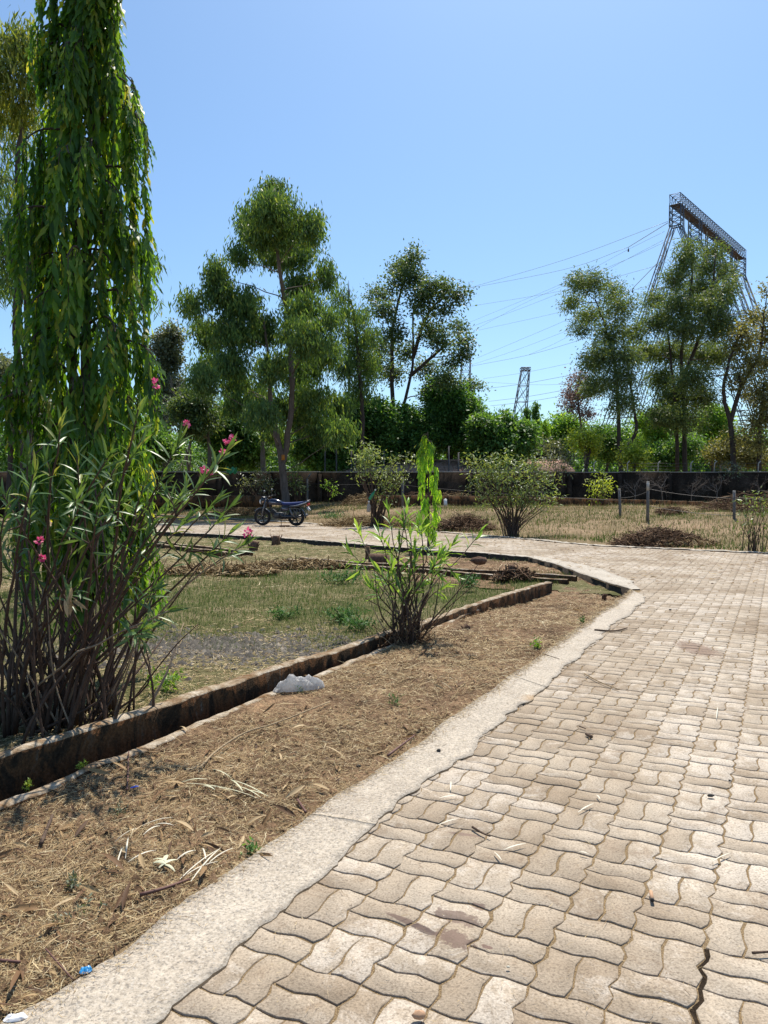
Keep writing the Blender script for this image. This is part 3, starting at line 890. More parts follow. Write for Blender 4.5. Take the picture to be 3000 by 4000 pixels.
# low plinth wall in front
pts = [(2178, 1946), (2500, 1953), (2861, 1966), (3100, 1972)]
def low_wall(name, pix, D, h, label, th=0.25):
    W3 = [P(a, b, D) for a, b in pix]
    mb = MB()
    W3 = smooth_path(W3, 6)
    for a, b in zip(W3[:-1], W3[1:]):
        mid = (a + b) / 2
        mb.box((mid[0], D, mid[2] - h / 2 + rng.normal(0, 0.006)), (abs(b[0] - a[0]) - 0.004, th + rng.normal(0, 0.01), h))
    return tag(mb.obj(name, M['drain']), label, 'wall')
low_wall('low_wall', [(1490, 1935), (1800, 1937), (2178, 1944), (2500, 1952), (2861, 1965), (3150, 1974)], 37.0, 0.75, 'long low brown wall along the back edge of the grass field')
low_wall('low_wall', [(560, 1934), (830, 1936), (1062, 1937)], 34.5, 0.5, 'short low brown wall behind the parked motorcycle, ending at the gum tree')

# posts and strands on top of the wall
tops = []
wires = MB()
kk = 0
for px in [2319, 2452, 2570, 2698, 2789, 2961]:
    b = P(px, 1848, WY); lean = rng.normal(0, 0.03)
    t = np.array([b[0] + lean, WY, WTOP + 0.55])
    mb = MB(); mb.tube(np.array([[b[0], WY, WTOP - 0.05], t, t + np.array([0.10, -0.06, 0.12])]), [0.035, 0.035, 0.03], 5)
    side = ['leftmost, left of the forked trunk', 'second from left, right of the forked trunk', 'third from left', 'fourth from left, by the tall twin trunks', 'fifth from left', 'rightmost, near the picture edge'][kk]
    tag(mb.obj('wire_post', M['post_pale']), 'pale bent post on the boundary wall, ' + side, 'post', 'posts on the boundary wall')
    tops.append(t); kk += 1
tops = [tops[0] + np.array([-2.2, 0, 0])] + tops + [tops[-1] + np.array([2.2, 0, 0])]
for dz in (0.0, -0.17, -0.34):
    wm = MB()
    pp = []
    for a, b in zip(tops[:-1], tops[1:]):
        for t in (0, .5): pp.append(a * (1 - t) + b * t + np.array([0, 0, dz - 0.03 * (t == .5)]))
    pp.append(tops[-1] + np.array([0, 0, dz]))
    wm.tube(np.array(pp), 0.008, 4)
    tag(wm.obj('barbed_wire', M['wire']), {0.0: 'top', -0.17: 'middle', -0.34: 'bottom'}[dz] + ' strand of wire above the boundary wall', 'wire', 'wires on the wall')
for k, (px, t0) in enumerate([(1268, 1752), (1314, 1745), (1374, 1760), (1387, 1775), (1500, 1765), (1755, 1745), (1792, 1770)]):
    b = P(px, 1850, 47.5); t = P(px, t0, 47.5)
    mb = MB(); mb.tube(np.array([[b[0], 47.5, 0.3], [t[0] + rng.normal(0, .03), 47.5, t[2]]]), 0.055, 6)
    mb.tube(np.array([[t[0] - .07, 47.5, t[2]], [t[0] + .07, 47.5, t[2] + .02]]), 0.03, 5)
    nm = ['leftmost', 'second from left', 'third from left', 'fourth from left', 'fifth from left, near the bottle-hung shrub', 'sixth from left, right of the young weeping tree', 'rightmost'][k]
    tag(mb.obj('dark_post', M['wire']), 'slim dark post before the shed roof, ' + nm, 'post', 'posts before the shed roof')

# low tiled shed behind the wall
SD = 50.0
s0 = P(1235, 1838, SD); s1 = P(2245, 1838, SD)
rz = P(1500, 1802, SD + 2.6)[2]; ez = P(1500, 1840, SD)[2]
sroot = root('tiled_shed', ((s0[0] + s1[0]) / 2, SD + 2.6, 0.5), 'long low shed with a faded red tiled roof behind the wall', 'building')
mb = MB(); mb.box(((s0[0] + s1[0]) / 2, SD + 2.6, (ez + 0.4) / 2), (s1[0] - s0[0] - 0.5, 4.4, ez - 0.5)); mb.obj('wall', M['plaster'], sroot)
ncol = 30
rw = (s1[0] - s0[0]) / ncol
for k in range(ncol):
    x0 = s0[0] + k * rw
    for side in (-1, 1):
        rr = MB(); dz = rng.normal(0, 0.012)
        y0 = SD + 2.6 + side * 2.75; y1 = SD + 2.6 + side * 0.02
        V = [[x0 + .01, y0, ez - .05 + dz], [x0 + rw - .01, y0, ez - .05 + dz], [x0 + rw - .01, y1, rz + dz], [x0 + .01, y1, rz + dz]]
        V = V + [[a, b, c + .06] for a, b, c in V]
        rr.add(V, [np.array([[0, 1, 2, 3], [4, 5, 6, 7], [0, 1, 5, 4], [2, 3, 7, 6], [0, 3, 7, 4], [1, 2, 6, 5]])])
        if side == -1 or k % 5 == 0: rr.obj('roof_panel', M['tile'], sroot)
rr = MB(); rr.tube(np.array([[s0[0], SD + 2.6, rz + .05], [s1[0], SD + 2.6, rz + .05]]), 0.09, 6); rr.obj('ridge', M['tile'], sroot)
# fence posts in the field
def fence_post(px, ytop, ybase, label, mat, w=0.10, cap=None, arm=0, stakew=None):
    b = GF(px, ybase)
    h = (ybase - ytop) / 3000.0 * b[1]
    r_ = root('fence_post', b, label, 'post', 'concrete posts of the field fence')
    mb = MB(); le = rng.normal(0, 0.02, 2)
    mb.tube(np.array([b + [0, 0, -.1], b + [le[0], le[1], h * .5], b + [le[0] * 2, le[1] * 2, h]]), [w * .78, w * .7, w * .62], 4)
    if arm: mb.tube(np.array([b + [le[0] * 2, 0, h - .02], b + [arm, 0, h + .28]]), [w * .6, w * .45], 4)
    mb.obj('shaft', mat, r_)
    if cap:
        c_ = MB(); c_.tube(np.array([b + [le[0] * 2, le[1] * 2, h - cap], b + [le[0] * 2, le[1] * 2, h + .012]]), [w * .68, w * .6], 4)
        c_.obj('painted_cap', M['post_pale'], r_)
    return b + np.array([0, 0, h])
p1 = fence_post(904, 1862, 1962, 'grey concrete fence post with bent top, behind the motorcycle handlebars', M['post'], 0.085, None, 0.25)
p2 = fence_post(1200, 1868, 1972, 'grey concrete fence post with bent top, right of the gum tree trunk', M['post'], 0.085, None, 0.22)
p3 = fence_post(1573, 1862, 1982, 'grey fence post between the bottle-hung shrub and the young weeping tree', M['post'], 0.085)
p4 = fence_post(2423, 1910, 2013, 'short grey fence post with a white tip, left of the taller post', M['post'], 0.066, 0.05)
p5 = fence_post(2530, 1882, 2040, 'tallest grey fence post with a pale cap, standing in open grass', M['post'], 0.07, 0.27)
p6 = fence_post(2868, 1918, 2030, 'grey fence post near the thin-stemmed shrub at right', M['post'], 0.066, 0.03)
for n_, (a, b, dz, lb) in enumerate([(p4, p5, -0.3, 'wire between the short and the tall fence posts'), (p5, p6, -0.22, 'upper wire from the tall fence post to the right'), (p5, p6, -0.75, 'lower wire from the tall fence post to the right'),
                       (p3, p4, -0.4, 'long wire from the left field posts to the short white-tipped post'), (p2, p3, -0.3, 'wire between the two fence posts left of the young weeping tree'), (p6, p6 + np.array([3, -1.2, 0]), -0.2, 'wire leaving the picture past the right fence post')]):
    t = np.linspace(0, 1, 9)[:, None]
    pp = a * (1 - t) + b * t + np.array([0, 0, dz]) - np.array([0, 0, 0.25]) * (t * (1 - t))
    wm = MB(); wm.tube(pp, 0.007, 4); tag(wm.obj('fence_wire', M['wire']), lb, 'wire', 'wires of the field fence')
# two whitewashed markers
for px, yt, yb, lb in [(1258, 1930, 1962, 'stubby whitewashed marker stone in the grass right of the motorcycle'), (1740, 1905, 1935, 'small white marker stone at the wall foot right of the young weeping tree')]:
    b = GF(px, yb) if px < 1300 else np.array([*P(px, yb, 36)[:2], 0.5]); h = (yb - yt) / 3000 * b[1]
    mb = MB(); mb.box(b + [0, 0, h / 2], (0.16, 0.12, h), taper=.85); mb.tube(np.array([b + [0, 0, h], b + [0, 0, h + .03]]), [.07, .03], 6)
    tag(mb.obj('marker_stone', M['white_paint']), lb, 'marker')

# ---- the great lattice gantry beyond the trees
NEAR = P(2636, 772, 100.0); FAR = P(2897, 968, 124.0)
NEAR[2] = FAR[2] = (NEAR[2] + FAR[2]) / 2
bd = unit((FAR - NEAR)[:2]); bdir = np.array([bd[0], bd[1], 0]); bper = np.array([-bd[1], bd[0], 0])
UP = np.array([0, 0, 1.0])
groot = root('gantry', (NEAR + FAR) * [.5, .5, 0], 'tall blue-grey steel lattice gantry rising above the trees at right', 'gantry')
BH, BW = 1.35, 1.35
Lb = np.linalg.norm(FAR - NEAR)
def lat_box(mb, a, b, su, sv, n, hu, hv, w=.06, wb=.035):
    """box truss from a to b with cross axes su, sv (half sizes hu, hv), n bays"""
    C = [(-1, -1), (1, -1), (1, 1), (-1, 1)]
    pt = lambda t, c: a * (1 - t) + b * t + su * hu * c[0] + sv * hv * c[1]
    for c in C: mb.bar(pt(0, c), pt(1, c), w)
    for k in range(n + 1):
        for q in range(4): mb.bar(pt(k / n, C[q]), pt(k / n, C[(q + 1) % 4]), wb)
    for k in range(n):
        for q in range(4):
            x, y = (C[q], C[(q + 1) % 4])
            mb.bar(pt(k / n, x), pt((k + 1) / n, y), wb); mb.bar(pt(k / n, y), pt((k + 1) / n, x), wb)
mb = MB()
lat_box(mb, NEAR - UP * BH / 2, FAR - UP * BH / 2, bper, UP, 30, BW / 2, BH / 2, .065, .03)
mb.obj('beam', M['steel'], groot)
mb = MB()
for k in range(68):
    t = (k + .5) / 68
    mb.box(NEAR * (1 - t) + FAR * t - UP * (BH + .06), (BW * .8, Lb / 68 * .7, .05), R=np.array([bper, bdir, UP]).T)
mb.obj('walkway', M['rust'], groot)
for k in range(5):
    t = k / 4 * .955 + .022
    c = NEAR * (1 - t) + FAR * t
    tw = MB(); hw_ = .62; hd = .55
    ztop = c[2] - .02; zw = c[2] - 4.0
    lat_box(tw, np.array([c[0], c[1], zw]), np.array([c[0], c[1], c[2] - BH]), bper, bdir, 3, .72, hd, .07, .04)
    spread = 0.33; zb = 0.5
    for sgn in (-1, 1):
        top = np.array([c[0], c[1], zw]) + bper * sgn * .55
        bot = np.array([c[0], c[1], zb]) + bper * sgn * (.55 + spread * (zw - zb))
        a1, a2 = top + bper * sgn * .18, top - bper * sgn * .18
        b1, b2 = bot + bper * sgn * .9, bot - bper * sgn * .9
        for off in (-.35, .35):
            tw.bar(a1 + bdir * off, b1 + bdir * off * 2, .075); tw.bar(a2 + bdir * off, b2 + bdir * off * 2, .065)
        n = 20
        for q in range(n):
            f0, f1 = q / n, (q + 1) / n
            for off in (-.35, .35):
                A = a1 * (1 - f0) + b1 * f0 + bdir * off * (1 + f0); Bq = a2 * (1 - f1) + b2 * f1 + bdir * off * (1 + f1); C2 = a2 * (1 - f0) + b2 * f0 + bdir * off * (1 + f0)
                tw.bar(A, Bq, .036) if q % 2 else tw.bar(C2, a1 * (1 - f1) + b1 * f1 + bdir * off * (1 + f1), .036)
                tw.bar(A, C2, .034)
    # ties between the two legs
    for f in (.0, .22, .45, .7):
        z = zw - f * (zw - zb); s_ = .55 + spread * (zw - z)
        l = np.array([c[0], c[1], z]) - bper * s_; r2 = np.array([c[0], c[1], z]) + bper * s_
        for off in (-.3, .3): tw.bar(l + bdir * off, r2 + bdir * off, .05)
        if f < .7:
            z2 = zw - (f + .23) * (zw - zb); s2 = .55 + spread * (zw - z2)
            for sgn in (-1, 1):
                tw.bar(np.array([c[0], c[1], z2]) + bper * s2 * sgn, (l + r2) / 2, .05)
    tw.obj('leg_frame', M['steel'], groot)
# insulator strings under the beam
for k in range(4):
    for e in (-1, 0, 1):
        t = (k + .5 + e * .22) / 4
        c = NEAR * (1 - t) + FAR * t - UP * BH
        im = MB(); im.tube(np.array([c, c - UP * 3.2]), .035, 5); im.obj('insulator_string', M['glassins'], groot)

def small_tower(px, ytop, D, h, wtop, wbot, lean, label, n=7):
    t = P(px, ytop, D); b = np.array([t[0] - lean, D, t[2] - h])
    r_ = root('lattice_tower', (b[0], b[1], 0.3), label, 'tower')
    mb = MB(); X = np.array([1, 0, 0.]); Y = np.array([0, 1., 0])
    C = [(-1, -1), (1, -1), (1, 1), (-1, 1)]
    pt = lambda f, c: b * (1 - f) + t * f + X * c[0] * (wbot * (1 - f) + wtop * f) / 2 + Y * c[1] * (wbot * (1 - f) + wtop * f) / 2
    for c in C: mb.bar(pt(0, c), pt(1, c), .11)
    for k in range(n):
        for q in range(4):
            x, y = C[q], C[(q + 1) % 4]
            mb.bar(pt((k + 1) / n, x), pt((k + 1) / n, y), .07)
            mb.bar(pt(k / n, x), pt((k + 1) / n, y), .055); mb.bar(pt(k / n, y), pt((k + 1) / n, x), .055)
    mb.obj('lattice_frame', M['steel'], r_)
    cm_ = MB(); lat_box(cm_, t - X * wtop * .6 + UP * .3, t + X * wtop * .6 + UP * .3, Y, UP, 3, wtop / 2, .35, .08, .05)
    cm_.obj('head_beam', M['steel'], r_)
small_tower(2052, 1447, 190, 27, 1.9, 4.6, 3.2, 'distant lattice tower standing in the sky gap above the dark green trees')
small_tower(1822, 1395, 200, 26, 2.0, 4.2, 1.4, 'distant lattice tower half hidden by the right side of the spreading tree')
# slim mast above the gum tree's right shoulder
mt = P(1362, 1095, 150); mm_ = MB(); mm_.tube(np.array([[mt[0], 150, 0.3], [mt[0], 150, mt[2] - 3.3], [mt[0], 150, mt[2]]]), [.28, .2, .04], 6)
mm_.box((mt[0], 150, mt[2] - 2.4), (.5, .5, .9)); mm_.box((mt[0], 150, mt[2] - 5.6), (.4, .4, 2.6))
tag(mm_.obj('antenna_mast', M['steel']), 'slim antenna mast poking up between the gum tree and the spreading tree', 'mast')

# conductors from the gantry down to the left
def c7(x, y): return 1800 + x / 1.3825, 700 + y / 1.3825
WIRES = [([(35, 590), (560, 435), (1118, 228)], 0.03, 'topmost'), ([(35, 591), (560, 487), (905, 367)], 0.03, 'second, ending in the upper insulator string'),
         ([(30, 690), (550, 602), (1062, 466)], 0.025, 'third, long and nearly straight'), ([(40, 776), (550, 563), (880, 392), (1100, 282)], 0.022, 'fourth'),
         ([(60, 796), (540, 612), (1092, 330)], 0.022, 'fifth'), ([(68, 818), (380, 652), (880, 440), (1095, 342)], 0.022, 'sixth, close below the fifth'),
         ([(66, 822), (540, 717), (800, 640), (1062, 560)], 0.022, 'seventh'), ([(85, 967), (600, 748), (928, 590)], 0.024, 'eighth, ending in the lower insulator string'),
         ([(60, 1002), (590, 812)], 0.022, 'ninth'), ([(60, 1009), (370, 948), (690, 855)], 0.03, 'tenth, thicker, with a joint'),
         ([(370, 947), (660, 806)], 0.022, 'branching up from the tenth'), ([(122, 1077), (610, 990)], 0.024, 'eleventh'),
         ([(130, 1095), (400, 1110), (620, 1104)], 0.022, 'sagging one crossing the distant tower'), ([(110, 1134), (620, 1053)], 0.034, 'dark one above the tower middle'),
         ([(150, 1200), (620, 1127)], 0.034, 'dark one across the tower middle'), ([(160, 1224), (620, 1157)], 0.034, 'lowest dark one across the tower foot')]
for pix, rd, lb in WIRES:
    xs_ = np.array([c7(*q)[0] for q in pix]); ys_ = np.array([c7(*q)[1] for q in pix])
    D = np.interp(xs_, [1800, 2600], [185, 104])
    W3 = np.array([P(a, b, d) for a, b, d in zip(xs_, ys_, D)])
    if len(W3) == 2: W3 = np.array([W3[0], (W3[0] + W3[1]) / 2 - [0, 0, .25], W3[1]])
    W3 = smooth_path(W3, 6)
    wm = MB(); wm.tube(W3, rd, 4); tag(wm.obj('power_line', M['conductor']), 'overhead power line left of the gantry, ' + lb, 'wire', 'overhead power lines')
for (a, b, w_, lb) in [((905, 367), (1118, 236), (905, 382), 'upper insulator string sloping from the gantry with a hanging weight'), ((928, 590), (1066, 448), (928, 604), 'lower insulator string sloping from the gantry leg with a hanging weight')]:
    A = P(*c7(*a), 118); B = P(*c7(*b), 103.5)
    r_ = root('insulator', A, lb, 'insulator')
    mb = MB()
    t = np.linspace(0, 1, 60)[:, None]; pp = A * (1 - t) + B * t
    mb.tube(pp, np.where(np.arange(60) % 2, .06, .03), 6); mb.obj('disc_string', M['glassins'], r_)
    mb = MB(); C = P(*c7(*w_), 118); mb.tube(np.array([A, C]), .03, 5); mb.lathe([(0, -.3), (.11, -.27), (.13, 0), (.06, .2), (0, .28)], C, 'z', 8); mb.obj('weight', M['steel'], r_)

# ------------------------------------------------------------------ trees
M['bark_gum'] = bark_mat("gum_bark", (0.085, 0.065, 0.055), (0.20, 0.155, 0.13))
M['bark_dark'] = bark_mat("dark_bark", (0.045, 0.035, 0.03), (0.11, 0.085, 0.07))
M['bark_grey'] = bark_mat("grey_bark", (0.10, 0.085, 0.075), (0.20, 0.175, 0.155))
M['bark_bare'] = bark_mat("bare_twig_bark", (0.20, 0.17, 0.15), (0.34, 0.30, 0.27))
M['stem'] = bark_mat("oleander_stem", (0.055, 0.036, 0.027), (0.145, 0.095, 0.07), 30)
M['stem_pale'] = bark_mat("pale_stem", (0.22, 0.16, 0.11), (0.36, 0.28, 0.20), 30)
M['gum'] = leaf_mat("gum_leaf", [(0, (0.035, 0.06, 0.022)), (0.5, (0.062, 0.10, 0.032)), (0.85, (0.10, 0.14, 0.04)), (1, (0.17, 0.18, 0.05))], 0.38)
M['gum_y'] = leaf_mat("gum_leaf_yellow", [(0, (0.06, 0.08, 0.02)), (0.5, (0.13, 0.15, 0.035)), (1, (0.24, 0.22, 0.06))], 0.42)
M['spread'] = leaf_mat("spreading_leaf", [(0, (0.036, 0.055, 0.026)), (0.6, (0.065, 0.09, 0.036)), (1, (0.11, 0.13, 0.05))], 0.33)
M['mango'] = leaf_mat("dense_leaf", [(0, (0.034, 0.07, 0.022)), (0.5, (0.062, 0.118, 0.032)), (0.9, (0.10, 0.165, 0.045)), (1, (0.17, 0.22, 0.065))], 0.4)
M['bright'] = leaf_mat("bright_leaf", [(0, (0.06, 0.11, 0.02)), (0.5, (0.10, 0.17, 0.03)), (1, (0.19, 0.25, 0.05))], 0.48)
M['ygreen'] = leaf_mat("yellow_green_leaf", [(0, (0.09, 0.12, 0.02)), (0.5, (0.18, 0.21, 0.035)), (1, (0.30, 0.30, 0.06))], 0.45)
M['casu'] = leaf_mat("feathery_leaf", [(0, (0.042, 0.06, 0.028)), (0.5, (0.075, 0.10, 0.042)), (1, (0.14, 0.155, 0.055))], 0.34)
M['olive'] = leaf_mat("olive_leaf", [(0, (0.065, 0.062, 0.028)), (0.5, (0.115, 0.105, 0.042)), (1, (0.19, 0.155, 0.065))], 0.36)
M['pink'] = leaf_mat("dry_pink_leaf", [(0, (0.14, 0.085, 0.07)), (0.5, (0.26, 0.17, 0.14)), (1, (0.38, 0.27, 0.23))], 0.3, yellow=0)
M['greyleaf'] = leaf_mat("grey_green_leaf", [(0, (0.05, 0.055, 0.04)), (0.6, (0.085, 0.09, 0.062)), (1, (0.13, 0.13, 0.085))], 0.3)
M['ashoka'] = leaf_mat("weeping_leaf", [(0, (0.04, 0.085, 0.015)), (0.45, (0.075, 0.145, 0.022)), (0.8, (0.13, 0.205, 0.03)), (0.93, (0.23, 0.26, 0.04)), (1, (0.34, 0.28, 0.05))], 0.48, 0.42, 0.4, 1.9, both=True, gain=1.2)
M['ashoka_young'] = leaf_mat("young_weeping_leaf", [(0, (0.09, 0.17, 0.02)), (0.5, (0.16, 0.27, 0.03)), (1, (0.30, 0.36, 0.05))], 0.5, 0.45)
M['oleander'] = leaf_mat("oleander_leaf", [(0, (0.062, 0.11, 0.036)), (0.5, (0.10, 0.16, 0.055)), (0.88, (0.15, 0.205, 0.075)), (1, (0.28, 0.26, 0.08))], 0.3, 0.4, 0.5, 1.4, both=True, gain=1.1)
M['oleander_young'] = leaf_mat("young_oleander_leaf", [(0, (0.07, 0.125, 0.03)), (0.5, (0.115, 0.18, 0.045)), (1, (0.20, 0.25, 0.07))], 0.4, 0.4, 0.5, 1.6, both=True)
M['oleander_far'] = leaf_mat("oleander_leaf_far", [(0, (0.06, 0.085, 0.032)), (0.6, (0.11, 0.135, 0.05)), (1, (0.20, 0.20, 0.085))], 0.32, 0.45)
M['petal'] = leaf_mat("pink_petal", [(0, (0.62, 0.07, 0.22)), (0.6, (0.78, 0.14, 0.33)), (1, (0.85, 0.35, 0.48))], 0.35, 0.5, 0.2, 0.9, yellow=0)

# petals keep their own hue when lit from behind
for _m in (M['petal'], M['pink']):
    for n_ in _m.node_tree.nodes:
        if n_.type == 'MIX' and n_.blend_type == 'MULTIPLY' and n_.inputs[7].default_value[2] < n_.inputs[7].default_value[0] * .5 and not n_.inputs[7].is_linked:
            n_.inputs[7].default_value = (1.1, 1.0, 1.0, 1)

def ell_pts(n, rad, bias=0.45):
    d = unit(rng.normal(size=(n, 3))); r = rng.random(n) ** bias
    return d * r[:, None] * np.asarray(rad)

def leaves(mb, pos, centre, style, L, W, tmpl):
    n = len(pos)
    if style == 'hang':
        y = np.c_[rng.normal(0, .42, (n, 2)), -np.ones(n) + rng.normal(0, .22, n)]
        nr = rng.normal(size=(n, 3)); nr[:, 2] *= .3
    elif style == 'feather':
        out = unit(pos - centre + 1e-6)
        y = out * .55 + np.c_[rng.normal(0, .5, (n, 2)), rng.normal(-.35, .55, n)]
        nr = rng.normal(size=(n, 3))
    else:
        out = unit(pos - centre + 1e-6)
        y = out * .6 + rng.normal(0, .6, (n, 3)) + np.array([0, 0, -.25])
        nr = rng.normal(0, .55, (n, 3)) + np.array([0, 0, 1.0]) + out * .3
    place(mb, tmpl, pos, y, nr, L * rng.uniform(.65, 1.2, n), W * rng.uniform(.7, 1.25, n))

DM, PMUL, WM = 2.0, 1.8, 1.4
def blob_tree(name, label, D, trunks, blobs, style, mat, bark, dens=9.0, per=15, clump=.32, L=.2, W=.035, cat='tree', group=None,
              rad=(.22, .05), depth=.8, tmpl=T_LANCE, limb=.06, twig_frac=.35, base_z=None, limb_from=None, D_off=None):
    allx = [b[0] for b in blobs]
    crown_hw = (max(allx) - min(allx)) / 2 / 3000 * D + .6
    bx, by = trunks[0][0]
    b0 = P(bx, by, D)
    gz = ground_z(b0[0], b0[1]) if base_z is None else base_z
    r_ = root(name, (b0[0], b0[1], gz), label, cat, group)
    tm = MB(); cm_ = MB()
    tpts = []
    for k, pix in enumerate(trunks):
        W3 = np.array([P(a, b, D + (0 if k == 0 else rng.normal(0, .25 * crown_hw) * (i_ / len(pix)))) for i_, (a, b) in enumerate(pix)])
        if k == 0:
            W3 = np.vstack([[W3[0][0], W3[0][1], gz - .15], W3]) if W3[0][2] > gz + .1 else W3
        W3 = smooth_path(W3, 5)
        W3[1:-1] += rng.normal(0, .02, W3[1:-1].shape)
        rr = np.linspace(rad[0] if k == 0 else rad[0] * .72, rad[1], len(W3))
        if k == 0: rr[0] *= 1.35; rr[1] *= 1.1
        tm.tube(W3, rr, 8)
        tpts.append(W3)
    T = np.concatenate(tpts)
    for (cx, cy, rx, ry) in blobs:
        dd = rng.uniform(-1, 1) * crown_hw * depth
        c = P(cx, cy, D + dd)
        rm = np.array([rx, (rx + ry) / 2, ry]) / 3000 * D
        # limb from the trunk, from a point lower than the clump
        dist = np.linalg.norm((T - c) * [1, 1, 1.0], axis=1) + np.maximum(0, T[:, 2] - c[2] + .4 * rm[2]) * 3
        a = T[np.argmin(dist + np.abs(c[2] - T[:, 2] - .5 * np.linalg.norm((T - c)[:, :2], axis=1)) * .6)]
        mid = a * .5 + c * .5 + np.array([0, 0, -.12 * np.linalg.norm(c - a)]) + rng.normal(0, .08, 3)
        pth = bez(a, a * .7 + mid * .3 + [0, 0, .1], mid * .4 + c * .6, c, 7)
        pth[1:-1] += rng.normal(0, .04, (5, 3))
        tm.tube(pth, np.linspace(limb, limb * .3, 7), 5)
        n = max(4, int(dens * DM * rm[0] * rm[2] * math.pi))
        cl = c + ell_pts(n, rm, .55)
        for q in cl[rng.random(n) < twig_frac]:
            m2 = (c + q) / 2 + rng.normal(0, .06, 3)
            tm.tube(np.array([c + rng.normal(0, .1, 3), m2, q]), [limb * .3, limb * .22, limb * .12], 3, cap=False)
        per_ = int(per * PMUL)
        pos = np.repeat(cl, per_, 0) + rng.normal(0, clump * (1 if style == 'hang' else 1.2), (n * per_, 3)) * [1, 1, .75 if style != 'hang' else 1.1]
        leaves(cm_, pos, np.repeat(cl, per_, 0), style, L * 1.1, W * WM, tmpl if D < 20 else T_DIAMOND)
    tm.obj('trunk', bark, r_, True)
    cm_.obj('crown', mat, r_)
    return r_

def subblobs(cx, cy, rx, ry, n, f=.45, seed=0):
    g = np.random.default_rng(seed + int(cx))
    out = []
    for k in range(n):
        a = g.uniform(0, 2 * math.pi); r = math.sqrt(g.uniform(0.05, 1)) * (1 - f * .75)
        out.append((cx + rx * r * math.cos(a), cy + ry * r * math.sin(a), rx * f * g.uniform(.75, 1.2), ry * f * g.uniform(.75, 1.2)))
    return out

# great gum tree behind the motorcycle
blob_tree('gum_tree', 'tall forked gum tree with drooping leaves behind the motorcycle', 40.0,
    [[(1117, 1955), (1101, 1810), (1070, 1653), (1055, 1551), (1050, 1420), (1030, 1250)], [(1101, 1815), (1121, 1731), (1141, 1512), (1121, 1245), (1094, 1065), (1070, 860), (1075, 740)]],
    [(1070, 752, 62, 58), (1062, 820, 105, 65), (1211, 885, 58, 66), (1086, 905, 120, 70), (1010, 900, 60, 80), (960, 877, 36, 62), (937, 995, 48, 48), (1164, 979, 85, 62), (1070, 990, 90, 55), (843, 1057, 48, 56), (757, 1190, 44, 56), (860, 1150, 70, 60),
     (953, 1190, 80, 70), (1274, 1073, 42, 56), (1172, 1110, 85, 60), (1180, 1214, 90, 65), (804, 1300, 58, 66), (913, 1300, 95, 80), (1039, 1290, 70, 70), (1196, 1316, 100, 80), (820, 1434, 80, 62), (937, 1496, 80, 55), (788, 1480, 56, 50),
     (1164, 1434, 100, 80), (1274, 1379, 62, 62), (1211, 1551, 100, 70), (1305, 1590, 80, 52), (1110, 1590, 70, 60), (900, 1420, 70, 60), (1060, 1440, 60, 60), (1290, 1230, 34, 40), (1260, 1680, 80, 50), (1180, 1640, 70, 50), (1020, 1620, 70, 50), (930, 1580, 70, 50), (1080, 1700, 60, 40), (1330, 1690, 60, 40)],
    'hang', M['gum'], M['bark_gum'], 13, 19, .22, .27, .05, rad=(.25, .05), limb=.035)
_gt = [o for o in bpy.data.objects if o.name == 'gum_tree'][0]
_pm = MB(); _pc = P(1106, 1787, 39.72); _pm.box(_pc, (.16, .03, .28)); _pm.obj('paint_mark', plain("orange_mark", (0.55, 0.2, 0.03), .8), _gt)
blob_tree('gum_tree', 'slimmer gum tree with yellowish tips between the tall gum and the spreading tree', 46.0,
    [[(1412, 1850), (1415, 1600), (1400, 1420), (1385, 1250), (1370, 1170)]],
    [(1329, 1160, 46, 36), (1352, 1225, 62, 44), (1418, 1246, 40, 46), (1368, 1316, 76, 54), (1440, 1310, 45, 56), (1399, 1395, 80, 54), (1340, 1440, 60, 50), (1440, 1440, 50, 50), (1400, 1520, 70, 60)],
    'hang', M['gum'], M['bark_dark'], 11, 15, .24, .23, .042, rad=(.18, .04), limb=.05)
# spreading airy tree
blob_tree('spreading_tree', 'airy spreading tree with two dark stems and clumped grey-green crown', 54.0,
    [[(1532, 1800), (1532, 1434), (1535, 1277), (1572, 1120), (1600, 1010)], [(1545, 1700), (1564, 1630), (1611, 1434), (1612, 1260), (1625, 1120)], [(1600, 1470), (1680, 1400), (1740, 1350), (1790, 1320)], [(1612, 1400), (1660, 1250), (1710, 1180), (1780, 1150)]],
    [(1611, 995, 35, 42), (1572, 1042, 58, 44), (1556, 1097, 56, 46), (1478, 1152, 56, 40), (1619, 1090, 46, 52), (1690, 1128, 56, 46), (1745, 1135, 40, 36), (1791, 1160, 40, 44), (1642, 1190, 60, 50), (1501, 1215, 56, 40), (1720, 1215, 40, 34), (1540, 1300, 46, 54),
     (1681, 1290, 64, 44), (1791, 1277, 40, 36), (1815, 1332, 38, 36), (1728, 1335, 54, 36), (1485, 1355, 56, 46), (1587, 1379, 46, 42), (1806, 1379, 42, 28), (1760, 1418, 54, 28), (1846, 1505, 56, 28), (1462, 1434, 56, 46), (1660, 1440, 54, 40), (1540, 1460, 56, 40), (1740, 1480, 60, 36)],
    'broad', M['spread'], M['bark_dark'], 7.5, 16, .26, .2, .085, rad=(.2, .04), limb=.045, tmpl=T_DIAMOND, twig_frac=.5)
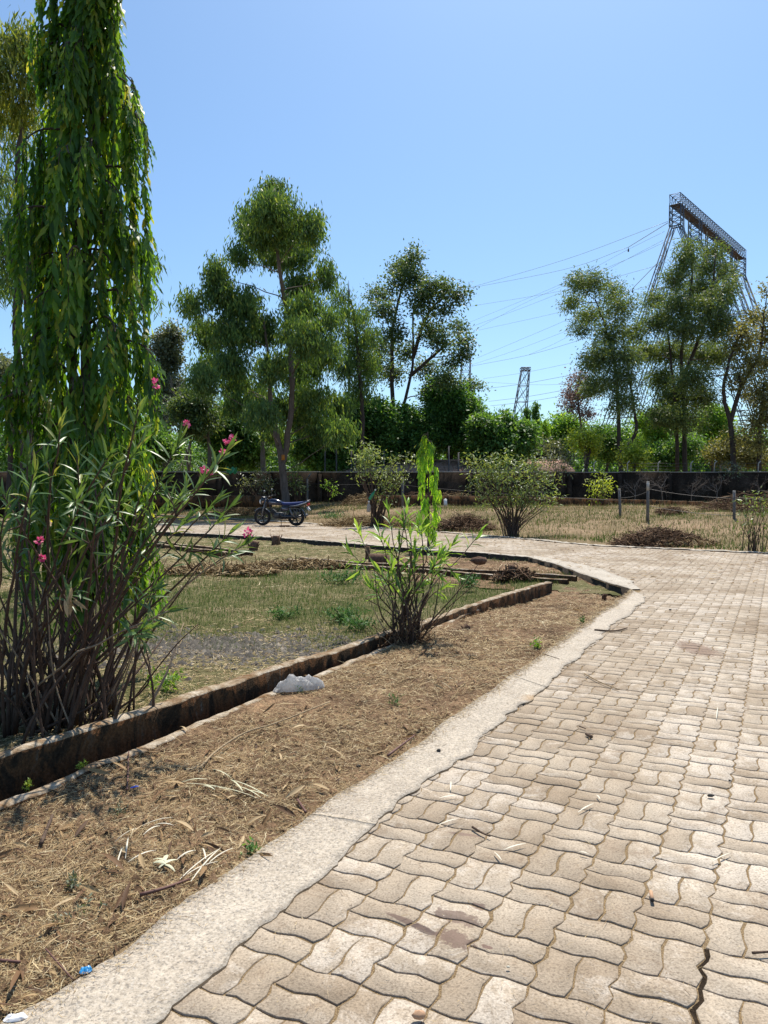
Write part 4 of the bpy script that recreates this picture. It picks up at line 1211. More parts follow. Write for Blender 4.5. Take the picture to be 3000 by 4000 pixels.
# dense dark trees behind the wall
DENSE = [(1250, 1715, 115, 95, 49.5, 'dense dark green tree low behind the gum tree trunk, right side'), (1420, 1660, 140, 115, 52, 'dense dark green tree behind the wall, left of the spreading tree stems'),
         (1590, 1690, 120, 100, 53.5, 'dense dark green tree at the foot of the spreading tree'), (1755, 1600, 135, 125, 55, 'tallest of the dense round dark green trees behind the wall'),
         (1960, 1690, 125, 92, 51, 'dense round dark green tree just left of the sky gap'), (905, 1680, 150, 120, 53, 'dense dark green tree behind the pale trunks left of the gum tree'),
         (1860, 1740, 100, 80, 57, 'dense dark tree between the two round dark green trees')]
for k, (cx, cy, rx, ry, D, lb) in enumerate(DENSE):
    blob_tree('broadleaf_tree', lb, D, [[(cx, 1850), (cx + 6, 1780), (cx - 4, cy)], [(cx + 2, 1800), (cx + rx * .3, cy + 20), (cx + rx * .4, cy - 20)], [(cx, 1790), (cx - rx * .3, cy + 10), (cx - rx * .45, cy - 10)]],
              subblobs(cx, cy, rx, ry, 26, .36, k) + subblobs(cx, cy + ry * .75, rx * 1.05, ry * .6, 14, .36, k + 60), 'broad', M['mango'], M['bark_dark'], 7.0, 20, .26, .27, .10, rad=(.25, .06), tmpl=T_DIAMOND, depth=.55, limb=.05, twig_frac=.1)
# far dark trees left
blob_tree('broadleaf_tree', 'tall grey-green tree seen right of the weeping tree behind the oleander', 58, [[(640, 1850), (650, 1600), (640, 1400)]],
          subblobs(645, 1370, 62, 110, 12, .42, 3) + subblobs(650, 1560, 90, 110, 14, .42, 4), 'broad', M['greyleaf'], M['bark_dark'], 6.5, 17, .28, .26, .1, rad=(.28, .06), tmpl=T_DIAMOND, depth=.6)
blob_tree('broadleaf_tree', 'green tree behind the oleander flowers at left', 50, [[(560, 1900), (565, 1800), (560, 1700)]],
          subblobs(560, 1730, 150, 110, 24, .36, 5), 'broad', M['mango'], M['bark_dark'], 7, 17, .26, .25, .09, rad=(.22, .06), tmpl=T_DIAMOND, depth=.6)
blob_tree('broadleaf_tree', 'green tree with a pale straight trunk left of the gum tree', 47, [[(815, 1850), (818, 1760), (808, 1640), (800, 1520)]],
          subblobs(770, 1610, 120, 100, 20, .36, 6), 'broad', M['spread'], M['bark_grey'], 7, 16, .26, .24, .08, rad=(.17, .05), tmpl=T_DIAMOND, depth=.6)
blob_tree('broadleaf_tree', 'pale-trunked tree just left of the gum tree fork', 46, [[(1030, 1880), (1026, 1780), (1022, 1680), (1012, 1560)]],
          subblobs(1010, 1560, 70, 90, 10, .42, 7), 'hang', M['gum'], M['bark_grey'], 7, 15, .26, .24, .05, rad=(.22, .06), depth=.6)
blob_tree('broadleaf_tree', 'grey-green tree at the left picture edge behind the weeping tree', 40, [[(40, 1900), (45, 1700), (30, 1500)]],
          subblobs(20, 1500, 110, 130, 18, .4, 8) + subblobs(140, 1640, 140, 120, 16, .4, 9), 'broad', M['greyleaf'], M['bark_dark'], 7, 16, .24, .24, .09, rad=(.28, .06), tmpl=T_DIAMOND, depth=.6)
blob_tree('broadleaf_tree', 'dark green tree between the weeping tree trunks and the field', 44, [[(330, 1900), (335, 1800), (330, 1700)]],
          subblobs(330, 1740, 150, 110, 20, .38, 10), 'broad', M['mango'], M['bark_dark'], 7, 16, .26, .25, .09, rad=(.2, .06), tmpl=T_DIAMOND, depth=.6)
# narrow weeping trees in the gap, far
for k, (cx, top, lb) in enumerate([(2058, 1590, 'narrow dark weeping tree at the sky gap, left of a pair'), (2094, 1572, 'narrow dark weeping tree at the sky gap, right of a pair'), (2130, 1640, 'short narrow tree right of the pair at the sky gap')]):
    bl = [(cx + rng.normal(0, 3), y, 9 + 12 * (y - top) / 260, 18) for y in np.arange(top + 12, 1850, 22)]
    blob_tree('weeping_tree', lb, 58, [[(cx, 1850), (cx, 1700), (cx, top)]], bl, 'hang', M['mango'] if k < 2 else M['bright'], M['bark_dark'], 22, 15, .13, .24, .05, rad=(.12, .03), depth=.15, limb=.02, group='narrow weeping trees at the sky gap')
blob_tree('broadleaf_tree', 'lighter green round tree right of the sky gap', 72, [[(2210, 1850), (2205, 1700)]], subblobs(2200, 1700, 85, 90, 20, .38, 12), 'broad', M['bright'], M['bark_dark'], 5, 16, .3, .3, .11, rad=(.25, .06), tmpl=T_DIAMOND, depth=.6)

# right-hand trees
blob_tree('feathery_tree', 'feathery tree with forked dark trunk, left of the gantry', 50,
    [[(2426, 1835), (2420, 1760), (2415, 1604), (2400, 1423), (2370, 1300), (2330, 1180)], [(2430, 1780), (2483, 1690), (2480, 1618), (2460, 1480), (2430, 1300)]],
    [(2263, 1100, 46, 44), (2321, 1108, 56, 44), (2393, 1140, 50, 40), (2234, 1177, 44, 40), (2306, 1235, 64, 46), (2415, 1206, 64, 54), (2270, 1280, 42, 28), (2379, 1315, 72, 54), (2335, 1387, 72, 46), (2306, 1423, 54, 38), (2437, 1394, 70, 60), (2415, 1481, 80, 60), (2328, 1503, 62, 52), (2470, 1300, 50, 50), (2440, 1570, 60, 50)],
    'feather', M['casu'], M['bark_dark'], 10, 19, .24, .24, .042, rad=(.2, .04), limb=.035, tmpl=T_DIAMOND)
blob_tree('dry_tree', 'small tree with dry pinkish foliage beside the feathery tree', 56, [[(2290, 1840), (2275, 1700), (2255, 1540), (2270, 1450)]],
    [(2275, 1475, 50, 38), (2240, 1550, 56, 46), (2230, 1590, 40, 34), (2300, 1530, 44, 40), (2290, 1610, 46, 34), (2222, 1520, 30, 30)], 'broad', M['pink'], M['bark_grey'], 8, 14, .22, .15, .07, rad=(.13, .04), tmpl=T_DIAMOND, twig_frac=.8, limb=.04)
blob_tree('feathery_tree', 'largest feathery tree, with twin trunks, in front of the gantry', 52,
    [[(2675, 1840), (2670, 1568), (2661, 1387), (2690, 1200), (2704, 1050), (2690, 970)], [(2646, 1840), (2640, 1600), (2620, 1400), (2600, 1250)], [(2668, 1480), (2740, 1300), (2780, 1150), (2795, 1000)]],
    [(2690, 975, 36, 40), (2668, 1022, 46, 44), (2791, 982, 36, 36), (2762, 1040, 50, 44), (2639, 1090, 52, 44), (2834, 1065, 42, 42), (2560, 1163, 54, 38), (2726, 1134, 70, 54), (2834, 1140, 48, 46), (2653, 1192, 70, 54), (2776, 1206, 80, 54), (2567, 1250, 70, 54), (2682, 1279, 80, 60),
     (2813, 1279, 70, 54), (2523, 1373, 54, 52), (2617, 1373, 80, 60), (2740, 1387, 80, 60), (2581, 1481, 70, 60), (2704, 1481, 80, 60), (2813, 1387, 54, 46), (2632, 1553, 76, 54), (2740, 1553, 70, 54), (2668, 1630, 90, 56), (2590, 1620, 60, 50)],
    'feather', M['casu'], M['bark_dark'], 10, 19, .24, .25, .044, rad=(.2, .04), limb=.035, tmpl=T_DIAMOND)
blob_tree('olive_tree', 'olive-brown thin-leaved tree at the right picture edge', 48,
    [[(2870, 1835), (2849, 1640), (2827, 1532), (2850, 1400), (2900, 1280)], [(2852, 1650), (2900, 1500), (2960, 1400), (2985, 1250)], [(2965, 1840), (2970, 1650), (2985, 1500)]],
    [(2928, 1245, 54, 36), (2986, 1235, 40, 36), (2900, 1300, 62, 44), (2972, 1322, 46, 40), (2870, 1351, 54, 44), (2928, 1409, 70, 50), (2995, 1420, 44, 50), (2885, 1481, 60, 46), (2957, 1532, 66, 66), (2972, 1640, 70, 66), (2870, 1713, 50, 46), (2957, 1727, 66, 56), (3020, 1560, 60, 80), (2996, 1141, 24, 36), (3040, 1300, 60, 70)],
    'broad', M['olive'], M['bark_dark'], 7, 15, .26, .17, .075, rad=(.22, .05), limb=.06, tmpl=T_DIAMOND, twig_frac=.7)
LOW = [(2290, 1725, 62, 46, 47, 'ygreen', 'small yellow-green leafy tree behind the wall, left of the forked trunk'), (2475, 1785, 52, 46, 46.6, 'ygreen', 'yellow-green bush behind the wall, right of the forked trunk'),
       (2560, 1660, 90, 90, 62, 'bright', 'bright green tree glowing between the feathery trees'), (2780, 1650, 80, 90, 64, 'bright', 'bright green tree behind the twin trunks at right'),
       (2370, 1730, 110, 90, 58, 'mango', 'dark green tree behind the forked trunk'), (2640, 1770, 140, 70, 60, 'mango', 'dark low tree behind the twin trunks'), (2860, 1780, 140, 80, 58, 'olive', 'low olive tree behind the wall near the right edge'),
       (2130, 1770, 110, 60, 54, 'greyleaf', 'grey-green scrub tree behind the wall below the sky gap'), (2500, 1740, 90, 80, 66, 'bright', 'bright green tree deep behind the forked trunk')]
for k, (cx, cy, rx, ry, D, mt_, lb) in enumerate(LOW):
    blob_tree('broadleaf_tree', lb, D, [[(cx, 1850), (cx + 5, 1800), (cx - 3, cy)], [(cx, 1820), (cx + rx * .4, cy)]], subblobs(cx, cy, rx, ry, 16, .4, 40 + k), 'broad', M[mt_], M['bark_dark'], 7, 16, .24, .2 if mt_ != 'mango' else .24, .08, rad=(.14, .04), tmpl=T_DIAMOND, depth=.6, limb=.04, twig_frac=.2)
# wood far behind everything
fw = MB()
for k in range(170):
    px = rng.uniform(-250, 3250); D = rng.uniform(78, 110); top = 1690 + 35 * math.sin(px * .011) + (60 if 2080 < px < 2250 else 0) + rng.normal(0, 22)
    c = P(px, top + 45, D); rr = np.array([rng.uniform(2.2, 4), 2.0, rng.uniform(1.6, 2.8)])
    cl = c + ell_pts(90, rr, .4); cl[:, 2] = np.where(rng.random(90) < .6, rng.uniform(.5, c[2], 90), cl[:, 2])
    pos = np.repeat(cl, 10, 0) + rng.normal(0, .4, (900, 3))
    leaves(fw, pos, np.repeat(cl, 10, 0), 'broad', .5, .26, T_DIAMOND)
tag(fw.obj('distant_wood', M['mango']), 'dark mass of trees far behind the boundary wall', 'woodland', kind='stuff')

# bare tree left of the gum tree
def bare_tree(name, label, base, h, mat, levels=4, spread=.6, seed=1, rad=.08, group=None, cat='tree'):
    g = np.random.default_rng(seed); mb = MB()
    r_ = root(name, base, label, cat, group)
    def grow(p, d, L, r, lv):
        n = 5; pts = [p]
        for k in range(n):
            d = unit(d + g.normal(0, .13, 3) + [0, 0, .03]); pts.append(pts[-1] + d * L / n)
        mb.tube(np.array(pts), np.linspace(r, r * .6, n + 1), 4 if lv else 6, cap=False)
        if lv >= levels: return
        for k in range(3 if lv else 4):
            f = g.uniform(.45, 1); q = pts[int(f * n)]
            grow(q, unit(d + g.normal(0, spread, 3)), L * g.uniform(.55, .75), r * .55, lv + 1)
    grow(np.array(base, float), np.array([0, 0, 1.0]), h * .45, rad, 0)
    mb.obj('branches', mat, r_)
bb = P(745, 1850, 55)
bare_tree('bare_tree', 'leafless pale grey tree between the weeping tree and the gum tree', (bb[0], bb[1], .4), 11.5, M['bark_bare'], 5, .5, 4, .12)
bb = P(2830, 1830, 70)
bare_tree('bare_tree', 'leafless grey tree glimpsed behind the olive tree at right', (bb[0], bb[1], .4), 10, M['bark_bare'], 5, .45, 9, .12)

# ---- the near weeping mast tree at left
def weeping_mast(name, label, base, H, zlow, prof, nstr, leafL, leafW, mat, bark, single=0, seed=2, group=None, trunk2=True, trad=.045, hang=(.35, .9), tm=T_WAVY, spacing=.028, lean=0.0):
    g = np.random.default_rng(seed)
    base = np.asarray(base, float)
    r_ = root(name, base, label, 'tree', group)
    tmb = MB()
    zz = np.linspace(-.05, H, 16)
    ax = np.c_[lean * zz / H + .015 * np.sin(zz * 1.7), .015 * np.cos(zz * 1.3), zz]; ax[:, :2] -= ax[0, :2]
    tmb.tube(base + ax, np.linspace(trad, trad * .25, 16), 8)
    tmb.obj('trunk', bark, r_, True)
    axes = [ax]
    if trunk2:
        a2 = ax.copy(); f = np.clip((zz - .3) / 1.2, 0, 1) * .13
        a2[:, 0] += -f * .9; a2[:, 1] += f * .4; a2 = a2[1:]
        t2 = MB(); t2.tube(base + a2, np.linspace(trad * .7, trad * .2, 15), 7); t2.obj('trunk', bark, r_, True); axes.append(a2)
    br = MB(); PO = []; YD = []; NR = []; LL = []; WW = []
    nb = max(14, nstr // 9)
    for kb in range(nb):
        z = zlow + (H - zlow) * ((kb + g.random()) / nb)
        a_ = axes[g.integers(len(axes))]
        st = np.array([np.interp(z, a_[:, 2], a_[:, 0]), np.interp(z, a_[:, 2], a_[:, 1]), z])
        th = kb * 2.4 + g.normal(0, .35)
        R = np.interp(z, prof[0], prof[1]) * g.uniform(.70, 1.08)
        o = np.array([math.cos(th), math.sin(th), 0]); sdv = np.array([-o[1], o[0], 0])
        rise = g.uniform(-.02, .30) * R
        tip = st + o * R + [0, 0, rise - .25 * R] + sdv * g.normal(0, .12) * R
        bough = bez(st, st + o * R * .4 + [0, 0, rise * 1.2 + .05], st + o * R * .8 + [0, 0, rise + .04], tip, 10)
        br.tube(base + bough, np.linspace(.012, .004, 10) * (trad / .05), 5, cap=False)
        ns = int(9 * g.uniform(.75, 1.3))
        for q in range(ns):
            f = (q + g.random()) / ns
            f = .22 + .78 * f ** .8
            p0 = np.array([np.interp(f, np.linspace(0, 1, 10), bough[:, c_]) for c_ in range(3)]) + sdv * g.normal(0, .075) * R / .5 + o * g.normal(0, .02)
            hl = g.uniform(*hang) * (1.15 - .45 * f)
            end = p0 + o * g.uniform(.0, .05) + sdv * g.normal(0, .03) + [0, 0, -hl]
            if end[2] < .18: end[2] = .18 + g.random() * .15
            pth = bez(p0, p0 + o * .04 + [0, 0, .02], end * .55 + p0 * .45 + o * .02, end, 7)
            br.tube(base + pth, np.linspace(.004, .0016, 7) * (leafL / .16), 4, cap=False)
            d = np.r_[0, np.cumsum(np.linalg.norm(np.diff(pth, axis=0), axis=1))]
            t = np.arange(.02, d[-1], spacing * g.uniform(.85, 1.3)); m = len(t)
            if m == 0: continue
            pos = np.c_[[np.interp(t, d, pth[:, c_]) for c_ in range(3)]].T
            sd = unit(np.cross(o, [0, 0, 1.0])) if g.random() < .5 else unit(np.array([g.normal(), g.normal(), 0.0]))
            alt = np.where(np.arange(m) % 2, 1, -1)[:, None]
            yd = np.array([0, 0, -1.0]) + sd * alt * g.uniform(.2, .45) + o * .12 + g.normal(0, .13, (m, 3))
            nr = o + sd * alt * .5 + g.normal(0, .4, (m, 3))
            szz = g.uniform(.75, 1.2)
            PO.append(base + pos); YD.append(yd); NR.append(nr); LL.append(leafL * szz * g.uniform(.6, 1.25, m)); WW.append(leafW * szz * g.uniform(.6, 1.25, m))
    br.obj('hanging_branches', bark, r_)
    PO, YD, NR = map(np.concatenate, (PO, YD, NR)); LL, WW = np.concatenate(LL), np.concatenate(WW)
    n = len(PO)
    front = np.argsort(PO[:, 1] + np.abs(PO[:, 2] - 2.5) * .05)[:single * 4]
    g.shuffle(front); sing = set(front[:single].tolist())
    msk = np.ones(n, bool); msk[list(sing)] = False
    lm = MB(); place(lm, tm, PO[msk], YD[msk], NR[msk], LL[msk], WW[msk])
    o_ = lm.obj('foliage' if single else 'crown', mat, r_)
    if single:
        tag(o_, kind='stuff')
        unitm = mesh_np('leaf', tm[0], tm[1], mat)
        for q in sing: leaf_obj('leaf', unitm, r_, PO[q] - base, YD[q], NR[q], LL[q], WW[q])
    return r_
def leaf_obj(name, me, parent, pos, yd, nr, L, W):
    y = unit(yd); x = unit(np.cross(y, nr)); z = np.cross(x, y)
    o = bpy.data.objects.new(name, me); COL.objects.link(o); o.parent = parent
    Mx = Matrix(((x[0] * W, y[0] * L, z[0] * W, pos[0]), (x[1] * W, y[1] * L, z[1] * W, pos[1]), (x[2] * W, y[2] * L, z[2] * W, pos[2]), (0, 0, 0, 1)))
    o.matrix_local = Mx
    return o
AB = G(332, 2640)
weeping_mast('weeping_mast_tree', 'tall columnar weeping tree with hanging glossy leaves at left', (AB[0], AB[1], 0.0), 5.9, .75,
             ([0, 1.0, 2.0, 2.5, 3.3, 4.0, 4.6, 5.2, 5.9], [.36, .46, .54, .57, .50, .40, .35, .26, .08]), 800, .15, .031, M['ashoka'], M['bark_dark'], single=300, trad=.055, lean=.14, hang=(.3, .8))
yb = G(1672, 2135)
weeping_mast('young_weeping_tree', 'young bright green weeping tree beside the path', (yb[0], yb[1], -.08), 2.8, .45,
             ([0, .6, 1.2, 2.0, 2.85], [.14, .20, .30, .27, .06]), 190, .17, .036, M['ashoka_young'], M['bark_dark'], seed=6, trunk2=False, trad=.03, hang=(.2, .42), tm=T_LANCE, spacing=.03)

# gum tree close behind the mast tree, at the left picture edge
blob_tree('gum_tree', 'yellow-topped gum tree at the left edge behind the columnar weeping tree', 10.5,
    [[(90, 2300), (85, 1900), (70, 1500), (60, 1000), (80, 500), (90, 250)], [(70, 1200), (150, 900), (230, 700)]],
    [(70, 170, 110, 90), (140, 230, 90, 90), (-20, 260, 110, 100), (30, 420, 120, 100), (110, 380, 80, 80)], 'hang', M['gum_y'], M['bark_dark'], 46, 15, .085, .15, .017, rad=(.07, .02), limb=.014, depth=.5, base_z=-.05, twig_frac=.3)
gl = [(60, 560, 90, 90), (10, 700, 100, 90), (70, 800, 70, 80), (30, 950, 100, 80), (50, 1080, 90, 70), (0, 1000, 60, 200), (600, 1010, 36, 40), (590, 1150, 20, 60), (560, 980, 30, 40)]
blob_tree('gum_tree', 'sparser gum tree with dark hanging leaves at the left edge', 11.3,
    [[(130, 2280), (120, 1900), (100, 1500), (110, 1000), (90, 560)], [(110, 1300), (300, 1150), (480, 1060), (600, 1000)]], gl, 'hang', M['gum'], M['bark_dark'], 34, 12, .10, .15, .017, rad=(.06, .015), limb=.012, depth=.4, base_z=-.05, twig_frac=.5)
# ------------------------------------------------------------------ oleanders
def rosette(tip, axis, n, L, W, g, spread=1.0, along=.16):
    """whorls of long leaves round the last stretch of a stem"""
    axis = unit(axis); ref = np.array([1, 0, 0.0]) if abs(axis[0]) < .8 else np.array([0, 1.0, 0])
    u = unit(np.cross(axis, ref)); v = np.cross(axis, u)
    out = []
    for k in range(n):
        f = k / max(1, n - 1)
        th = k * 2.094 + (k // 3) * 1.05 + g.normal(0, .25)
        rd = u * math.cos(th) + v * math.sin(th)
        el = (.30 + 1.05 * f) + g.normal(0, .22)         # older leaves lie flatter
        y = axis * math.sin(el) + rd * math.cos(el) * spread + np.array([0, 0, -.08 * (1 - f)])
        p = tip - axis * along * (1 - f)
        out.append((p, y, axis - .6 * unit(y) + g.normal(0, .1, 3), L * g.uniform(.72, 1.15) * (1 - .35 * max(0, f - .7)), W * g.uniform(.8, 1.2)))
    return out
def oleander(name, label, base, targets, base_rx, base_ry, L, W, single, seed, stems_bare, flowers, extra_mid=.5, nleaf=(11, 18), srad=(.0125, .004), group=None, pale=(), mat='oleander'):
    LEAF_ME = mesh_np('leaf', T_LONG[0], T_LONG[1], M[mat], True)
    g = np.random.default_rng(seed); base = np.asarray(base, float)
    r_ = root(name, base, label, 'shrub', group)
    lv = []
    for k, tg in enumerate(targets):
        tg = np.asarray(tg, float)
        b = base + np.array([g.normal(0, base_rx), g.normal(0, base_ry), -.03])
        h = tg - b
        p = bez(b, b + [h[0] * .12 + g.normal(0, .03), h[1] * .12, h[2] * .38], b + h * .7 + g.normal(0, .05, 3) - [h[0] * .12, 0, 0], tg, 11)
        p[2:-1] += g.normal(0, .007, p[2:-1].shape)
        s = MB(); s.tube(p, np.linspace(srad[0] * g.uniform(.6, 1.2), srad[1], 11), 6)
        s.obj('stem', M['stem_pale'] if k in pale else M['stem'], r_, True)
        lv += rosette(p[-1], p[-1] - p[-3], g.integers(*nleaf), L, W, g)
        if g.random() < extra_mid:
            q = p[8]; d = unit(p[9] - p[7] + g.normal(0, .5, 3)); e = q + d * g.uniform(.12, .25)
            t = MB(); t.tube(np.array([q, (q + e) / 2 + [0, 0, .01], e]), [.005, .004, .003], 5); t.obj('twig', M['stem'], r_)
            lv += rosette(e, d, g.integers(8, 13), L * .9, W * .95, g)
    for k in range(stems_bare):
        b = base + np.array([g.normal(0, base_rx * 1.15), g.normal(0, base_ry * 1.2), -.03])
        e = b + np.array([g.normal(0, .32), g.normal(0, .22), g.uniform(.45, 1.25) * (targets[0][2] - base[2]) * .55])
        m = (b + e) / 2 + g.normal(0, .06, 3)
        s = MB(); s.tube(smooth_path([b, m, e], 4), np.linspace(srad[0] * g.uniform(.4, 1), .003, 9), 5); s.obj('bare_stem', M['stem_pale'] if g.random() < .15 else M['stem'], r_, True)
    for (fp, fr) in flowers:
        f = MB()
        n = 22
        ps = np.asarray(fp) + unit(g.normal(size=(n, 3))) * fr * .8 * g.uniform(.35, 1, (n, 1))
        place(f, T_DIAMOND, ps, unit(ps - fp) + g.normal(0, .5, (n, 3)), g.normal(size=(n, 3)), .022, .018)
        f.obj('flower_cluster', M['petal'], r_)
        t = MB(); t.tube(np.array([np.asarray(fp) - [0, 0, fr * 2.2], fp]), [.004, .002], 4); t.obj('flower_stalk', M['stem'], r_)
    g.shuffle(lv)
    for (p, y, nr, l, w) in lv[:single]:
        leaf_obj('leaf', LEAF_ME, r_, np.asarray(p) - base, y, nr, l, w)
    rest_ = lv[single:]
    if rest_:
        mb = MB(); place(mb, T_LONG, np.array([q[0] for q in rest_]), np.array([q[1] for q in rest_]), np.array([q[2] for q in rest_]), np.array([q[3] for q in rest_]), np.array([q[4] for q in rest_]))
        tag(mb.obj('leaves', M[mat], r_, True), kind='stuff')
    return r_
g0 = np.random.default_rng(77)
OB = G(215, 2800, 0.0)
pix = [(110, 1760), (235, 1655), (345, 1690), (540, 1600), (560, 1700), (700, 1720), (640, 1850), (850, 1810), (880, 1770), (770, 1900), (840, 1960), (730, 2030), (900, 2080), (60, 1890), (20, 2000), (130, 1850), (230, 1890), (330, 1880), (60, 2080),
       (180, 2010), (420, 1790), (480, 1950), (620, 2010), (380, 2000), (10, 1930), (690, 1960), (560, 1900), (300, 1780), (450, 1830), (20, 2200), (110, 2180), (800, 1860), (580, 2080), (90, 2320)]
tg = [P(x, y, 4.45 + g0.normal(0, .38)) for x, y in pix]
tg += [P(560, 2455, 3.9), P(660, 2385, 4.0), P(600, 2300, 4.1), P(300, 2290, 4.0), P(950, 2130, 4.4), P(890, 1990, 4.5)]
fl = [(P(606, 1502, 4.4), .028), (P(730, 1655, 4.5), .012), (P(905, 1712, 4.4), .018), (P(885, 1725, 4.4), .010), (P(970, 2080, 4.4), .028), (P(820, 1845, 4.5), .016), (P(795, 1835, 4.5), .014), (P(155, 2110, 4.3), .022), (P(165, 2180, 4.3), .012), (P(870, 1765, 4.6), .012)]
oleander('oleander_shrub', 'big leggy oleander with pink flowers beside the drain at left', (OB[0], OB[1], -.02), tg, .23, .16, .145, .0185, 300, 5, 95, fl, .65, nleaf=(9, 15), pale=(35, 38))
# dry withered leaves caught in the stems, and a green understorey behind them
wl = MB(); c = P(265, 2320, 3.95)
place(wl, T_LONG, c + g0.normal(0, .02, (9, 3)), np.c_[g0.normal(0, .5, (9, 2)), -np.ones(9)], g0.normal(size=(9, 3)), .10, .02, g0.uniform(.75, 1, 9))
tag(wl.obj('withered_leaves', M['dryleaf']), 'bunch of withered tan leaves caught among the oleander stems', 'leaves')

CB = G(1590, 2512, -.02)
pc = [(1590, 1985), (1520, 2010), (1640, 2040), (1690, 2110), (1560, 2120), (1480, 2080), (1620, 2150), (1530, 2200), (1690, 2230), (1600, 2240), (1480, 2230), (1720, 2160), (1640, 2290), (1560, 2300), (1770, 2120), (1450, 2290), (1740, 2290), (1400, 2070), (1870, 2090), (1510, 2120), (1600, 2070), (1360, 2150), (1575, 2035)]
tgc = [P(x, y, 7.2 + g0.normal(0, .16)) for x, y in pc]
oleander('oleander_shrub', 'slender green oleander growing beside the drain wall in the dry strip', (CB[0], CB[1], -.02), tgc, .07, .05, .175, .025, 240, 8, 26, [], .3, (8, 13), (.011, .004), pale=(17, 18, 21), mat='oleander_young')
# dead twigs and basal growth round its foot
tb = MB()
for k in range(150):
    b = CB + [g0.normal(0, .16), g0.normal(0, .10), 0]; e = b + [g0.normal(0, .12), g0.normal(0, .1), g0.uniform(.04, .22)]
    tb.tube(np.array([b, (b + e) / 2 + g0.normal(0, .02, 3), e]), [.003, .0025, .001], 3, r=g0.random(), cap=False)
tag(tb.obj('dead_twigs', M['brush']), 'tangle of dead brown twigs round the foot of the slender oleander', 'twigs', kind='stuff')
bl_ = MB(); n = 220
place(bl_, T_LANCE, CB + np.c_[g0.normal(0, .12, n), g0.normal(0, .08, n), g0.uniform(.02, .22, n)], g0.normal(size=(n, 3)) + [0, 0, .3], g0.normal(size=(n, 3)), .04, .014, g0.random(n) ** 2)
tag(bl_.obj('basal_leaves', M['dryleaf']), 'small leaves sprouting at the foot of the slender oleander', 'leaves', kind='stuff')

def bush(name, label, px, ybase, blobs, mat, D=None, nst=26, group=None, spread=1.0, L=.12, W=.028, dens=26, per=10, clump=.09, style='broad', srad=.018, flower=None):
    b = GF(px, ybase) if D is None else np.array([*P(px, ybase, D)[:2], 0])
    if D is not None: b = P(px, ybase, D)
    D_ = b[1]
    r_ = root(name, b, label, 'shrub', group)
    st = MB(); lf = MB()
    for (cx, cy, rx, ry) in blobs:
        c = P(cx, cy, D_ + rng.normal(0, rx / 3000 * D_ * .5)); rm = np.array([rx, rx, ry]) / 3000 * D_
        n = max(3, int(dens * 1.6 * rm[0] * rm[2] * math.pi)); cl = c + ell_pts(n, rm, .5)
        for q in cl[:max(2, nst // len(blobs))]:
            bb_ = b + [rng.normal(0, .1), rng.normal(0, .08), -.05]
            hh = q - bb_
            st.tube(bez(bb_, bb_ + hh * [.1, .1, .4], bb_ + hh * .7 + rng.normal(0, .05, 3), q, 7), np.linspace(srad * rng.uniform(.5, 1), .004, 7), 4, cap=False)
        per_ = int(per * 1.8)
        pos = np.repeat(cl, per_, 0) + rng.normal(0, clump, (n * per_, 3))
        leaves(lf, pos, np.repeat(cl, per_, 0) - [0, 0, .1], style, L * 1.15, W * 1.35, T_LANCE)
    st.obj('stems', M['stem'], r_)
    lf.obj('foliage', mat, r_)
    if flower:
        f = MB(); n = 60
        for (fx, fy) in flower:
            c = P(fx, fy, D_ - .2); place(f, T_DIAMOND, c + rng.normal(0, .05, (n, 3)), rng.normal(size=(n, 3)), rng.normal(size=(n, 3)), .06, .05)
        f.obj('flowers', M['dryleaf'], r_)
    return r_
bush('oleander_shrub', 'sparse oleander with a bottle hung in its branches, beyond the path', 1468, 2062,
     [(1450, 1790, 60, 36), (1400, 1800, 50, 36), (1480, 1850, 50, 40), (1440, 1760, 46, 30), (1540, 1810, 40, 34), (1600, 1800, 30, 26), (1520, 1900, 40, 44), (1490, 1950, 30, 30), (1560, 1870, 40, 36), (1420, 1850, 40, 30)], M['oleander_far'], nst=44, dens=16, per=9, srad=.028, L=.13, W=.03, clump=.12)
bush('oleander_shrub', 'large rounded oleander bush at the path edge right of the young weeping tree', 2000, 2095,
     [(1900, 1830, 60, 44), (1980, 1800, 70, 36), (2060, 1820, 60, 44), (1870, 1890, 44, 44), (1960, 1870, 70, 50), (2050, 1900, 70, 50), (2120, 1880, 50, 44), (2150, 1940, 34, 30), (1920, 1950, 50, 40), (2010, 1960, 56, 40), (2090, 1980, 44, 34), (1850, 1800, 30, 30)], M['oleander_far'], nst=60, dens=22, per=9, srad=.022, L=.13, W=.03, clump=.11)
bush('oleander_shrub', 'thin-stemmed pale shrub by the path at the right edge', 2950, 2158,
     [(2920, 1955, 26, 22), (2960, 1940, 24, 20), (2985, 1985, 30, 26), (2935, 2000, 26, 26), (2975, 2040, 26, 30), (2905, 2040, 18, 24), (3010, 1960, 30, 30)], M['oleander_far'], nst=26, dens=26, per=6, srad=.013, L=.11, W=.028, clump=.08)
bush('wall_shrub', 'yellowish shrub growing against the dark wall left of the short fence post', 2350, 1962,
     [(2350, 1860, 24, 24), (2330, 1890, 36, 26), (2370, 1900, 34, 28), (2345, 1930, 44, 24)], M['ygreen'], D=36.2, nst=30, dens=8, per=12, L=.16, W=.045, clump=.16)
bush('wall_shrub', 'straggly grey shrub leaning on the wall near the right edge', 2840, 1880,
     [(2830, 1825, 40, 14), (2870, 1835, 30, 12), (2850, 1850, 30, 14)], M['greyleaf'], D=44.0, nst=24, dens=5, per=10, L=.17, W=.05, clump=.18)
bush('wall_shrub', 'small green weed bush before the wall, right of the motorcycle', 1290, 1935, [(1290, 1900, 24, 18), (1310, 1915, 20, 14)], M['bright'], D=38, nst=16, dens=8, per=10, L=.14, W=.05, clump=.13)
